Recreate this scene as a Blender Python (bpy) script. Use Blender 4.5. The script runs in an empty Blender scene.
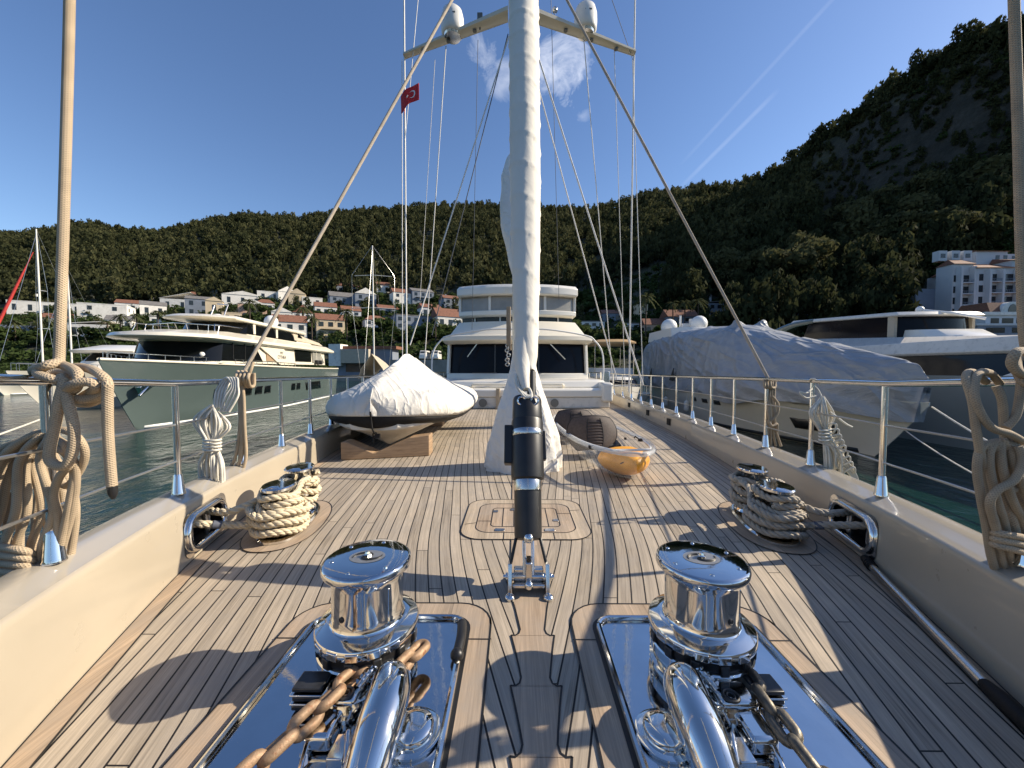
import bpy, math, random, bmesh
import numpy as np
from mathutils import Vector, Matrix, Euler, noise

random.seed(7); np.random.seed(7)
R = math.radians
sc = bpy.context.scene
COL = sc.collection

# ------------------------------------------------------------------ camera
F = 385.0
CAM = Vector((-0.1, 0.0, 1.5))
ROT = Euler((R(90) - math.atan(16/F), 0, math.atan(3/F)), 'XYZ')
RM = ROT.to_matrix()
cd = bpy.data.cameras.new('camera'); cam = bpy.data.objects.new('camera', cd); COL.objects.link(cam)
cam.location = CAM; cam.rotation_euler = ROT
cd.sensor_width = 36; cd.lens = F/1024*36; cd.clip_start = 0.05; cd.clip_end = 20000
sc.camera = cam

def ray(px, py):
    return RM @ Vector(((px-512)/F, -(py-384)/F, -1.0))
def P(px, py, Y):
    d = ray(px, py); return CAM + d*((Y-CAM.y)/d.y)
def G(px, py, z=0.0):
    d = ray(px, py); return CAM + d*((z-CAM.z)/d.z)

# ------------------------------------------------------------------ helpers
W = {}          # object name -> world matrix

def sm(a, b, x):
    t = min(1, max(0, (x-a)/(b-a))); return t*t*(3-2*t)
def interp(x, xs, ys):
    return float(np.interp(x, xs, ys))
def catmull(pts, n=8, closed=False):
    pts = [Vector(p) for p in pts]; m = len(pts); out = []
    rng = m if closed else m-1
    for i in range(rng):
        if closed: p0, p1, p2, p3 = pts[i-1], pts[i], pts[(i+1) % m], pts[(i+2) % m]
        else: p0, p1, p2, p3 = pts[max(i-1, 0)], pts[i], pts[i+1], pts[min(i+2, m-1)]
        for k in range(n):
            t = k/n
            out.append(0.5*((2*p1)+(p2-p0)*t+(2*p0-5*p1+4*p2-p3)*t*t+(3*p1-p0-3*p2+p3)*t**3))
    if not closed: out.append(pts[-1])
    return out
def frames(pts, closed=False):
    n = len(pts); T = []
    for i in range(n):
        a = pts[i-1] if (i > 0 or closed) else pts[0]
        b = pts[(i+1) % n] if (i < n-1 or closed) else pts[-1]
        d = (b-a); T.append(d.normalized() if d.length > 1e-9 else Vector((0, 0, 1)))
    u = Vector((0, 0, 1)) if abs(T[0].z) < .9 else Vector((1, 0, 0))
    N = []
    u = (u - T[0]*u.dot(T[0])).normalized()
    for i in range(n):
        u = u - T[i]*u.dot(T[i])
        if u.length < 1e-6: u = T[i].orthogonal()
        u.normalize(); N.append((u.copy(), T[i].cross(u)))
    return N

class MB:
    def __init__(s): s.v = []; s.f = []; s.uv = []
    def add(s, vs, fs, uvs=None):
        o = len(s.v); s.v += [Vector(v) for v in vs]
        for i, f in enumerate(fs):
            s.f.append([o+k for k in f]); s.uv.append(uvs[i] if uvs else None)
        return s
    def box(s, c, size, rot=None, taper=1.0):
        c = Vector(c); x, y, z = (k/2 for k in size); vs = []
        for dz in (-1, 1):
            t = 1 if dz < 0 else taper
            for dx, dy in ((-1, -1), (1, -1), (1, 1), (-1, 1)):
                p = Vector((dx*x*t, dy*y*t, dz*z))
                vs.append(c + (rot @ p if rot else p))
        return s.add(vs, [(3, 2, 1, 0), (4, 5, 6, 7), (0, 1, 5, 4), (1, 2, 6, 5), (2, 3, 7, 6), (3, 0, 4, 7)])
    def bar(s, a, b, w, h=None):
        a, b = Vector(a), Vector(b); d = b-a; q = d.to_track_quat('Y', 'Z').to_matrix()
        return s.box((a+b)/2, (w, d.length, h or w), q)
    def tube(s, pts, r, seg=10, closed=False, cap=True, us=1.0):
        pts = [Vector(p) for p in pts]; n = len(pts)
        if n < 2: return s
        fr = frames(pts, closed); vs = []; L = [0]
        for i in range(1, n): L.append(L[-1]+(pts[i]-pts[i-1]).length)
        for i in range(n):
            ri = r[i] if isinstance(r, (list, tuple)) else r
            for k in range(seg):
                a = 2*math.pi*k/seg
                vs.append(pts[i]+fr[i][0]*(ri*math.cos(a))+fr[i][1]*(ri*math.sin(a)))
        fs = []; uv = []
        for i in range(n if closed else n-1):
            j = (i+1) % n; l1 = L[j] if j else L[-1]+(pts[0]-pts[-1]).length
            for k in range(seg):
                m = (k+1) % seg
                fs.append((i*seg+k, i*seg+m, j*seg+m, j*seg+k))
                uv.append(((k/seg, L[i]*us), ((k+1)/seg, L[i]*us), ((k+1)/seg, l1*us), (k/seg, l1*us)))
        if cap and not closed:
            fs.append(tuple(reversed(range(seg)))); uv.append(None)
            fs.append(tuple((n-1)*seg+k for k in range(seg))); uv.append(None)
        return s.add(vs, fs, uv)
    def lathe(s, prof, c=(0, 0, 0), seg=48, M=None, sx=1.0, sy=1.0):
        c = Vector(c); vs = []
        for r, z in prof:
            for k in range(seg):
                a = 2*math.pi*k/seg; p = Vector((r*sx*math.cos(a), r*sy*math.sin(a), z))
                vs.append(c+(M @ p if M else p))
        fs = []
        for i in range(len(prof)-1):
            for k in range(seg):
                m = (k+1) % seg
                fs.append((i*seg+k, i*seg+m, (i+1)*seg+m, (i+1)*seg+k))
        if prof[0][0] > 1e-4: fs.append(tuple(reversed(range(seg))))
        if prof[-1][0] > 1e-4: fs.append(tuple((len(prof)-1)*seg+k for k in range(seg)))
        return s.add(vs, fs)
    def loft(s, secs, closed=True, cap=True):
        m = len(secs[0]); vs = [p for q in secs for p in q]; fs = []
        for i in range(len(secs)-1):
            for k in range(m if closed else m-1):
                j = (k+1) % m
                fs.append((i*m+k, i*m+j, (i+1)*m+j, (i+1)*m+k))
        if cap and closed:
            fs.append(tuple(reversed(range(m)))); fs.append(tuple((len(secs)-1)*m+k for k in range(m)))
        return s.add(vs, fs)
    def prism(s, poly, ext):
        ext = Vector(ext); n = len(poly); a = [Vector(p) for p in poly]
        fs = [tuple(reversed(range(n))), tuple(range(n, 2*n))]
        fs += [(k, (k+1) % n, n+(k+1) % n, n+k) for k in range(n)]
        return s.add(a+[p+ext for p in a], fs)
    def sheet(s, poly):
        return s.add(poly, [tuple(range(len(poly)))])
    def ball(s, c, r, sc3=(1, 1, 1), seg=20, M=None, a0=-90, a1=90):
        n = max(6, seg//2); pr = []
        for i in range(n+1):
            a = R(a0+(a1-a0)*i/n); pr.append((max(1e-5, math.cos(a))*r, math.sin(a)*r*sc3[2]))
        return s.lathe(pr, c, seg, M, sc3[0], sc3[1])
    def torus(s, c, R0, r, M=None, seg=32, seg2=10, sx=1.0, sy=1.0):
        pts = []
        for k in range(seg):
            a = 2*math.pi*k/seg; p = Vector((R0*sx*math.cos(a), R0*sy*math.sin(a), 0))
            pts.append(Vector(c)+(M @ p if M else p))
        return s.tube(pts, r, seg2, closed=True)
    def twist(s, path, Rr, pitch=None, strands=3, seg=7, step=None, closed=False):
        """laid rope: three strands winding round a path"""
        pitch = pitch or Rr*5.0; step = step or pitch/10
        path = resample(path, step); fr = frames(path)
        for q in range(strands):
            pts = []
            for i, p in enumerate(path):
                a = 2*math.pi*(i*step/pitch+q/strands)
                pts.append(p+fr[i][0]*(Rr*.5*math.cos(a))+fr[i][1]*(Rr*.5*math.sin(a)))
            s.tube(pts, Rr*.56, seg)
        return s
    def build(s, name, mat, parent=None, smooth=True, angle=38, bevel=0, bseg=2, solid=0, sub=0, origin=None, local=False, fix=False):
        me = bpy.data.meshes.new(name)
        if parent is not None:
            M = W[parent.name]
            vs = s.v if local else [M.inverted() @ v for v in s.v]
        else:
            if origin is None:
                mn = [min(v[i] for v in s.v) for i in range(3)]; mx = [max(v[i] for v in s.v) for i in range(3)]
                origin = Vector(((mn[0]+mx[0])/2, (mn[1]+mx[1])/2, mn[2]))
            origin = Vector(origin); M = Matrix.Translation(origin); vs = [v-origin for v in s.v]
        me.from_pydata([tuple(v) for v in vs], [], s.f)
        if any(u is not None for u in s.uv):
            ul = me.uv_layers.new(name='UVMap'); buf = []
            for f, u in zip(s.f, s.uv):
                if u is None: buf += [0.0, 0.0]*len(f)
                else:
                    for a in u: buf += [a[0], a[1]]
            ul.data.foreach_set('uv', buf)
        if fix:
            bm = bmesh.new(); bm.from_mesh(me); bmesh.ops.remove_doubles(bm, verts=bm.verts, dist=1e-5)
            bmesh.ops.recalc_face_normals(bm, faces=bm.faces); bm.to_mesh(me); bm.free()
        me.materials.append(mat)
        if smooth:
            me.shade_smooth(); me.set_sharp_from_angle(angle=R(angle))
        o = bpy.data.objects.new(name, me); COL.objects.link(o)
        if parent is not None: o.parent = parent; W[o.name] = M
        else: o.location = origin; W[o.name] = M
        if solid:
            md = o.modifiers.new('solid', 'SOLIDIFY'); md.thickness = solid; md.offset = 0
        if bevel:
            md = o.modifiers.new('bevel', 'BEVEL'); md.width = bevel; md.segments = bseg; md.limit_method = 'ANGLE'; md.angle_limit = R(40); md.harden_normals = False
        if sub:
            md = o.modifiers.new('sub', 'SUBSURF'); md.levels = sub; md.render_levels = sub
        return o

def resample(path, step):
    path = [Vector(p) for p in path]; out = [path[0].copy()]; acc = 0.0
    for i in range(1, len(path)):
        a, b = path[i-1], path[i]; d = (b-a).length
        if d < 1e-9: continue
        t = step-acc
        while t <= d:
            out.append(a+(b-a)*(t/d)); t += step
        acc = d-(t-step)
    return out

def tag(o, label=None, cat=None, group=None, kind=None):
    if label: o['label'] = label
    if cat: o['category'] = cat
    if group: o['group'] = group
    if kind: o['kind'] = kind
    return o
def thing(name, label, cat, loc=(0, 0, 0), rotz=0.0, group=None):
    o = bpy.data.objects.new(name, None); COL.objects.link(o); o.empty_display_size = .2
    o.location = loc; o.rotation_euler = (0, 0, rotz)
    W[o.name] = Matrix.Translation(Vector(loc)) @ Matrix.Rotation(rotz, 4, 'Z')
    return tag(o, label, cat, group)
def dup(root, loc, rotz=None, label=None, scale=None):
    r = root.copy(); COL.objects.link(r); r.location = loc
    if rotz is not None: r.rotation_euler = (0, 0, rotz)
    if scale: r.scale = (scale,)*3
    if label: r['label'] = label
    for ch in [c for c in bpy.data.objects if c.parent == root]:
        c = ch.copy(); COL.objects.link(c); c.parent = r
        for g in [k for k in bpy.data.objects if k.parent == ch]:
            d = g.copy(); COL.objects.link(d); d.parent = c
    return r

# ------------------------------------------------------------------ materials
def srgb(r, g, b):
    f = lambda c: (c/255/12.92 if c <= 10 else ((c/255+.055)/1.055)**2.4)
    return (f(r), f(g), f(b))
class NT:
    def __init__(s, name):
        s.m = bpy.data.materials.new(name); s.m.use_nodes = True; s.t = s.m.node_tree
        s.b = s.t.nodes['Principled BSDF']; s.n = s.t.nodes; s.l = s.t.links
    def new(s, t, **k):
        n = s.n.new(t)
        for a, b in k.items(): setattr(n, a, b)
        return n
    def link(s, a, b): s.l.new(a, b)
    def math(s, op, a, b=None, clamp=False):
        n = s.new('ShaderNodeMath', operation=op, use_clamp=clamp)
        for i, x in enumerate((a, b)):
            if x is None: continue
            if isinstance(x, (int, float)): n.inputs[i].default_value = x
            else: s.link(x, n.inputs[i])
        return n.outputs[0]
    def mix(s, fac, a, b, mode='MIX'):
        n = s.new('ShaderNodeMix', data_type='RGBA', blend_type=mode)
        for sock, x in ((n.inputs[0], fac), (n.inputs[6], a), (n.inputs[7], b)):
            if isinstance(x, (int, float)): sock.default_value = x
            elif isinstance(x, tuple): sock.default_value = (*x[:3], 1)
            else: s.link(x, sock)
        return n.outputs[2]
    def noise(s, vec, scale, detail=4, rough=.55, dist=0):
        n = s.new('ShaderNodeTexNoise'); n.inputs['Scale'].default_value = scale
        n.inputs['Detail'].default_value = detail; n.inputs['Roughness'].default_value = rough; n.inputs['Distortion'].default_value = dist
        s.link(vec, n.inputs['Vector']); return n.outputs['Fac']
    def ramp(s, fac, stops):
        n = s.new('ShaderNodeValToRGB'); e = n.color_ramp.elements
        while len(e) < len(stops): e.new(.5)
        for i, (p, c) in enumerate(stops): e[i].position = p; e[i].color = (*c[:3], 1) if isinstance(c, tuple) else (c, c, c, 1)
        s.link(fac, n.inputs[0]); return n.outputs[0]
    def bump(s, h, strength, dist=.01):
        n = s.new('ShaderNodeBump'); n.inputs['Strength'].default_value = strength; n.inputs['Distance'].default_value = dist
        s.link(h, n.inputs['Height']); s.link(n.outputs[0], s.b.inputs['Normal']); return n
    def coord(s, which='Object', scale=None):
        c = s.new('ShaderNodeTexCoord').outputs[which]
        if scale:
            m = s.new('ShaderNodeMapping'); m.inputs['Scale'].default_value = scale; s.link(c, m.inputs['Vector']); return m.outputs[0]
        return c
def pm(name, col, rough=.5, metal=0.0, var=.12, vs=3.0, bump=0.0, bs=30.0, bd=.01, coat=0.0, spec=.5, rvar=0.0, dirt=None, trans=0.0, stretch=None, alpha=1.0):
    t = NT(name); b = t.b
    co = t.coord('Object', stretch)
    b.inputs['Metallic'].default_value = metal; b.inputs['Roughness'].default_value = rough
    b.inputs['Specular IOR Level'].default_value = spec; b.inputs['Coat Weight'].default_value = coat
    b.inputs['Coat Roughness'].default_value = .06; b.inputs['Transmission Weight'].default_value = trans
    b.inputs['Alpha'].default_value = alpha
    n1 = t.noise(co, vs, 5)
    lo = tuple(max(0, c*(1-var)) for c in col); hi = tuple(min(1, c*(1+var)) for c in col)
    c = t.ramp(n1, [(.3, lo), (.7, hi)])
    if dirt:
        n2 = t.noise(co, vs*2.7, 6, .65); k = t.ramp(n2, [(.52, 0.0), (.72, 1.0)]); c = t.mix(k, c, dirt)
    t.link(c, b.inputs['Base Color'])
    if rvar:
        n3 = t.noise(co, vs*4, 4); r = t.math('ADD', t.math('MULTIPLY', n3, rvar*2), rough-rvar, True); t.link(r, b.inputs['Roughness'])
    if bump:
        t.bump(t.noise(co, bs, 5, .6), bump, bd)
    return t.m

M = {}
M['gelcoat'] = pm('beige_gelcoat', (.425, .365, .275), .30, var=.06, vs=1.3, coat=.5, bump=.05, bs=2, bd=.03, rvar=.08)
M['caprail'] = pm('pale_gelcoat', (.43, .385, .315), .2, var=.03, vs=2, coat=.6)
M['chrome'] = pm('polished_steel', (.76, .75, .72), .085, 1.0, var=.05, vs=6, rvar=.07, bump=.03, bs=7, bd=.01)
M['mirror'] = pm('polished_plate', (.60, .61, .62), .06, 1.0, var=.06, vs=5, rvar=.055, bump=.06, bs=2.5, bd=.02)
M['steel'] = pm('brushed_steel', (.62, .60, .57), .22, 1.0, var=.08, vs=12, rvar=.08)
M['etched'] = pm('etched_steel', (.42, .41, .39), .38, .7, var=.1, vs=20)
M['darksteel'] = pm('dark_steel', (.06, .06, .06), .35, .6, var=.3, vs=20)  # dark grey metal for mullions and lettering, painted shade in the hawse holes
M['black'] = pm('black_plastic', (.012, .012, .013), .42, var=.3, vs=12, bump=.08, bs=120, bd=.002)
M['blackgloss'] = pm('black_glass', (.005, .006, .007), .08, var=.2, vs=.7, spec=.3)
M['rubber'] = pm('black_rubber', (.010, .009, .009), .6, var=.3, vs=8, bump=.15, bs=40, spec=.25)
M['white'] = pm('white_paint', (.74, .71, .64), .3, var=.03, vs=1.5, coat=.3)
M['cream'] = pm('cream_paint', (.76, .70, .57), .3, var=.03, vs=.8, coat=.4)
M['whitedirt'] = pm('weathered_white', (.66, .63, .57), .4, var=.06, vs=2, dirt=(.5, .48, .43))
M['dome'] = pm('white_dome', (.72, .71, .68), .4, var=.05, vs=8)
M['ivory'] = pm('ivory_mast_paint', (.62, .57, .46), .35, var=.06, vs=4, coat=.2)
M['greyhull'] = pm('green_grey_hull', (.085, .112, .108), .2, var=.05, vs=.5, coat=.6)
M['palehull'] = pm('pale_grey_hull', (.34, .36, .34), .25, var=.05, vs=.6, coat=.4)
M['whitehull'] = pm('white_hull', (.66, .63, .55), .25, var=.04, vs=.6, coat=.4)
M['antifoul'] = pm('dark_antifouling', (.02, .025, .03), .6)
M['stripe'] = pm('white_waterline', (.75, .75, .72), .4)
M['steelwire'] = pm('wire', (.55, .54, .52), .3, .9, var=.05)
M['whitewire'] = pm('white_line', (.70, .68, .64), .6)
M['darkwire'] = pm('dark_line', (.07, .08, .10), .6)
M['wood'] = pm('chock_timber', (.33, .22, .13), .6, var=.25, vs=4, stretch=(1, 1, 9), bump=.15, bs=12)
M['palewood'] = pm('pale_timber', (.46, .36, .24), .55, var=.2, vs=6)
M['yellow'] = pm('orange_float_bag', (.92, .40, .03), .38, var=.12, vs=6, bump=.25, bs=7, bd=.05)
M['seatfab'] = pm('brown_mesh_fabric', (.062, .047, .042), .75, var=.25, vs=30, bump=.3, bs=260, bd=.004)
M['seatblk'] = pm('black_piping', (.015, .013, .013), .6)
M['rust'] = pm('rusty_galvanised', (.34, .225, .135), .6, .3, var=.35, vs=14, bump=.4, bs=70, bd=.006, dirt=(.24, .085, .03))
M['galv'] = pm('grey_galvanised', (.17, .15, .12), .48, .75, var=.3, vs=26, bump=.3, bs=70, bd=.006)
M['red'] = pm('red_fabric', (.42, .03, .025), .7, var=.15)
M['flagred'] = pm('red_flag_cloth', (.55, .015, .02), .7, var=.1)
M['flagwhite'] = pm('white_flag_print', (.75, .73, .71), .7)
M['terracotta'] = pm('terracotta_tiles', (.20, .088, .052), .8, var=.35, vs=1.2, stretch=(1, 1, 3))
M['greyroof'] = pm('grey_roof', (.16, .15, .14), .8, var=.25, vs=.6)
M['plwhite'] = pm('white_plaster', (.76, .73, .67), .8, var=.08, vs=.3, dirt=(.55, .52, .46))
M['plcream'] = pm('cream_plaster', (.62, .50, .34), .8, var=.08, vs=.3)
M['plpink'] = pm('pink_plaster', (.50, .34, .25), .8, var=.08, vs=.3)
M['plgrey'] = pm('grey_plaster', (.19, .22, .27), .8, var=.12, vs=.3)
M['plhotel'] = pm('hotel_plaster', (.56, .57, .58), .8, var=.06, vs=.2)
M['winglass'] = pm('window_glass', (.02, .025, .03), .12, var=.3, vs=.4)
M['canvas'] = pm('beige_canvas', (.44, .38, .29), .85, var=.08, vs=1.5, bump=.3, bs=4, bd=.1)
M['tancanvas'] = pm('tan_canvas', (.38, .25, .12), .85, var=.08, vs=1.5)
M['concrete'] = pm('quay_concrete', (.25, .23, .20), .85, var=.2, vs=.4, bump=.2, bs=6)
M['trunk'] = pm('bark', (.09, .065, .045), .9, var=.3, vs=3)
M['vinyl'] = pm('clear_vinyl', (.28, .27, .24), .12, var=.25, vs=1.0)
M['navy'] = pm('dark_wheelhouse_glass', (.004, .005, .009), .1, var=.3, vs=.5, spec=.12)
M['grille'] = pm('grille_grey', (.14, .14, .13), .5)
M['amber'] = pm('rope_whipping', (.09, .10, .13), .7)

def cloth(name, col, rough=.8, b1=.35, s1=5.0, d1=.05, stretch=(1, 1, 1), sheen=0.0, tint=.06, spec=.3, crease=0.0, cs=1.0, cst=(1, 1, 1), seam=None):
    t = NT(name); co = t.coord('Object', stretch)
    t.b.inputs['Roughness'].default_value = rough; t.b.inputs['Specular IOR Level'].default_value = spec
    n1 = t.noise(co, s1, 6, .6, 1.2); n2 = t.noise(co, s1*5, 4); nf = t.noise(t.coord('Object'), 300, 2)
    t.link(t.ramp(t.noise(co, 1.7, 5), [(.3, tuple(c*(1-tint) for c in col)), (.7, tuple(min(1, c*(1+tint)) for c in col))]), t.b.inputs['Base Color'])
    h = t.math('ADD', t.math('ADD', t.math('MULTIPLY', n1, 1.0), t.math('MULTIPLY', n2, .09)), t.math('MULTIPLY', nf, .015))
    if crease:
        for q, (sx_, ro) in enumerate(((1.0, .5), (1.7, -.6), (.8, 1.3))):
            mp = t.new('ShaderNodeMapping'); mp.inputs['Scale'].default_value = cst; mp.inputs['Rotation'].default_value = (ro*.6, ro*.5, ro); t.link(t.coord('Object'), mp.inputs['Vector'])
            mq = t.new('ShaderNodeMapping'); mq.inputs['Scale'].default_value = (1, .22, .5); t.link(mp.outputs[0], mq.inputs['Vector'])
            n = t.noise(mq.outputs[0], cs*sx_*2.2, 2, .5, .8)
            r_ = t.math('SUBTRACT', 1.0, t.math('ABSOLUTE', t.math('MULTIPLY', t.math('SUBTRACT', n, .5), 5.0)), True)
            h = t.math('ADD', h, t.math('MULTIPLY', t.math('POWER', r_, 3.0), crease*(1.0, .7, .8)[q]))
    t.bump(h, b1, d1); return t.m
M['sailcloth'] = cloth('furled_sail_cloth', (.70, .66, .58), .78, .35, 3.0, .03, (1, 1, .5), crease=.10, cs=1.4)
M['covercloth'] = cloth('white_cover_cloth', (.72, .69, .63), .8, .5, 2.6, .07, (1, 1, .6), crease=.4, cs=1.6)
M['dinghycloth'] = cloth('dinghy_cover_cloth', (.68, .65, .59), .75, .45, 1.6, .08, crease=.5, cs=1.0)
M['tarp'] = cloth('grey_tarpaulin', (.29, .30, .315), .36, .5, .4, .30, (.5, 1.0, 2.0), tint=.08, spec=.55, crease=.75, cs=.22, cst=(1, .45, 1))

def rope_mat(name, col, pitch=.02, strength=.6, strands=3):
    """plaited rope: fine herringbone from tube UVs (u round, v metres along)"""
    t = NT(name); uv = t.coord('UV'); s = t.new('ShaderNodeSeparateXYZ'); t.link(uv, s.inputs[0])
    t.b.inputs['Roughness'].default_value = .85
    v = t.math('DIVIDE', s.outputs[1], pitch); u = t.math('MULTIPLY', s.outputs[0], 7.0)
    a = t.math('SINE', t.math('MULTIPLY', t.math('ADD', u, v), math.pi*2)); c = t.math('SINE', t.math('MULTIPLY', t.math('SUBTRACT', u, v), math.pi*2))
    h = t.math('MAXIMUM', a, c)
    n = t.noise(t.coord('Object'), 9, 5)
    base = t.ramp(n, [(.3, tuple(k*.82 for k in col)), (.7, tuple(min(1, k*1.12) for k in col))])
    k = t.math('ADD', t.math('MULTIPLY', h, .18), .88)
    vm = t.new('ShaderNodeVectorMath', operation='SCALE'); t.link(base, vm.inputs[0]); t.link(k, vm.inputs['Scale'])
    t.link(vm.outputs[0], t.b.inputs['Base Color'])
    t.bump(h, strength, .004); return t.m
M['rope'] = rope_mat('beige_plaited_rope', (.50, .39, .265), .011, .5)
M['rope2'] = rope_mat('tan_plaited_rope', (.43, .335, .23), .011, .5)
M['cord'] = rope_mat('grey_white_cord', (.70, .66, .57), .012, .2)
M['forestay'] = rope_mat('brown_stay_rope', (.42, .36, .29), .02)
def strand_mat(name, col):
    t = NT(name); co = t.coord('Object'); t.b.inputs['Roughness'].default_value = .85
    t.link(t.ramp(t.noise(co, 14, 5), [(.3, tuple(k*.8 for k in col)), (.7, tuple(min(1, k*1.12) for k in col))]), t.b.inputs['Base Color'])
    uv = t.new('ShaderNodeSeparateXYZ'); t.link(t.coord('UV'), uv.inputs[0])
    w = t.math('SINE', t.math('ADD', t.math('MULTIPLY', uv.outputs[0], 44), t.math('MULTIPLY', uv.outputs[1], 120)))
    t.bump(w, .5, .003); return t.m
M['laid'] = strand_mat('cream_laid_rope', (.66, .56, .39))
M['laidgrey'] = strand_mat('weathered_laid_rope', (.44, .38, .30))

# ------------------------------------------------------------------ teak
def teak(name, seams=True, base=(.44, .365, .275), seamw=.052):
    t = NT(name); b = t.b
    if seams:
        uv = t.new('ShaderNodeSeparateXYZ'); t.link(t.coord('UV'), uv.inputs[0]); u, v = uv.outputs[0], uv.outputs[1]
    else:
        oc = t.new('ShaderNodeSeparateXYZ'); t.link(t.coord('Object'), oc.inputs[0]); u, v = t.math('MULTIPLY', oc.outputs[0], 1/.09), oc.outputs[1]
    idn = t.math('FLOOR', u); fr = t.math('FRACT', u)
    wn = t.new('ShaderNodeTexWhiteNoise', noise_dimensions='1D'); t.link(idn, wn.inputs['W'])
    vv = t.math('ADD', t.math('DIVIDE', v, 2.6), t.math('MULTIPLY', wn.outputs['Value'], 7.0))
    seg = t.math('FLOOR', vv); vf = t.math('FRACT', vv)
    cid = t.new('ShaderNodeCombineXYZ'); t.link(idn, cid.inputs[0]); t.link(seg, cid.inputs[1])
    wn2 = t.new('ShaderNodeTexWhiteNoise', noise_dimensions='2D'); t.link(cid.outputs[0], wn2.inputs['Vector'])
    gv = t.new('ShaderNodeCombineXYZ'); t.link(t.math('MULTIPLY', u, 5.5), gv.inputs[0]); t.link(t.math('MULTIPLY', v, 1.6), gv.inputs[1]); t.link(t.math('MULTIPLY', wn2.outputs['Value'], 20), gv.inputs[2])
    g1 = t.noise(gv.outputs[0], 1.0, 6, .62, .4)
    gv2 = t.new('ShaderNodeCombineXYZ'); t.link(t.math('MULTIPLY', u, 13), gv2.inputs[0]); t.link(t.math('MULTIPLY', v, 4), gv2.inputs[1])
    g2 = t.noise(gv2.outputs[0], 1.0, 4, .6)
    st = t.noise(t.coord('Object'), 1.1, 6, .6)
    tone = t.math('ADD', t.math('ADD', t.math('MULTIPLY', g1, .95), t.math('MULTIPLY', g2, .60)), t.math('ADD', t.math('MULTIPLY', wn2.outputs['Value'], .24), t.math('MULTIPLY', st, .35))); tone = t.math('SUBTRACT', tone, .50)
    c = t.ramp(tone, [(.25, tuple(k*.42 for k in base)), (.48, tuple(k*.82 for k in base)), (.64, base), (.88, tuple(min(1, k*1.35) for k in base))])
    # greyed patches and water stains
    grey = t.ramp(t.noise(t.coord('Object'), 2.3, 7, .65), [(.40, 0.0), (.72, .72)])
    c = t.mix(grey, c, (.33, .29, .245))
    rough = .62
    if seams:
        d = t.math('ABSOLUTE', t.math('SUBTRACT', fr, .5)); m = t.math('GREATER_THAN', d, .5-seamw)
        dj = t.math('ABSOLUTE', t.math('SUBTRACT', vf, .5)); mj = t.math('GREATER_THAN', dj, .5-.0014)
        m = t.math('MAXIMUM', m, mj)
        c = t.mix(m, c, (.012, .011, .011))
        h = t.math('SUBTRACT', t.math('MULTIPLY', g2, .5), t.math('MULTIPLY', m, 1.2))
    else: h = t.math('MULTIPLY', g2, .5)
    t.link(c, b.inputs['Base Color']); b.inputs['Roughness'].default_value = rough; b.inputs['Specular IOR Level'].default_value = .35
    t.bump(h, .35, .004)
    return t.m
M['teak'] = teak('teak_planking')
M['teakm'] = teak('teak_margin_board', False, (.43, .32, .22))
M['teakpale'] = teak('fresh_teak_board', False, (.48, .38, .265))
M['seam'] = pm('black_caulking', (.010, .010, .010), .5)
# ================================================================== own yacht: deck, bulwarks, rails
_t = [(-2.6, .02), (-2.2, .25), (-1.5, .80), (-.5, 1.36), (.5, 1.83), (1.87, 2.40), (3.07, 2.83), (4.1, 3.05), (5.15, 3.25), (6.2, 3.42), (7.2, 3.56), (8.25, 3.70), (10.7, 3.90), (14, 4.12), (18, 4.28), (24, 4.35), (32, 4.2)]
_c = catmull([(b, a, 0) for a, b in _t], 8)
_cy = np.array([p.y for p in _c]); _cx = np.array([p.x for p in _c])
def pb(Y): return float(np.interp(Y, _cy, _cx))
def eb(Y): return max(.01, pb(Y)-.17)
def capz(Y): return interp(Y, [-2, 1.87, 3.07, 4.1, 5.2, 8, 14, 30], [.68, .53, .475, .465, .44, .42, .40, .40])
def railz(Y): return interp(Y, [-2, 0, 1.8, 3.07, 5, 8, 14, 30], [1.62, 1.53, 1.442, 1.375, 1.352, 1.31, 1.25, 1.22])
YS = list(np.concatenate([np.arange(-2.4, 10, .12), np.arange(10, 30.1, .5)]))
def pp(Y): return eb(2.9)+.72*(eb(Y)-eb(2.9))

mb = MB(); NX = 8
for i in range(len(YS)-1):
    y0, y1 = YS[i], YS[i+1]
    for s in (-1, 1):
        for k in range(NX):
            q = []
            for (yy, kk) in ((y0, k), (y0, k+1), (y1, k+1), (y1, k)):
                x = (eb(yy)+.05)*kk/NX; q.append((Vector((s*x, yy, 0)), ((pp(yy)-x)/.092+(40 if s > 0 else 0)+.04, yy)))
            if s < 0: q = q[::-1]
            mb.add([a for a, _ in q], [(0, 1, 2, 3)], [[b for _, b in q]])
deck = mb.build('deck', M['teak'], smooth=False, fix=True); tag(deck, kind='structure')
def ribbon(pts, w, z, mb):
    pts = [Vector((p[0], p[1], 0)) for p in pts]; n = len(pts); L = []; Rr = []
    for i in range(n):
        d = (pts[min(i+1, n-1)]-pts[max(i-1, 0)]).normalized(); nn = Vector((-d.y, d.x, 0))*w/2
        L.append(pts[i]+nn+Vector((0, 0, z))); Rr.append(pts[i]-nn+Vector((0, 0, z)))
    mb.add(L+Rr, [(i, n+i, n+i+1, i+1) for i in range(n-1)])
for s in (-1, 1):
    m1 = MB(); ys = YS[8:]
    ribbon([(s*(eb(y)-.055), y) for y in ys], .11, .003, m1); m1.build('margin_board', M['teakm'], deck, smooth=False)
    m2 = MB(); ribbon([(s*(eb(y)-.114), y) for y in ys], .010, .0045, m2); ribbon([(s*(eb(y)+.001), y) for y in ys], .016, .005, m2)
    m2.build('caulking_seam', M['seam'], deck, smooth=False)
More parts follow.
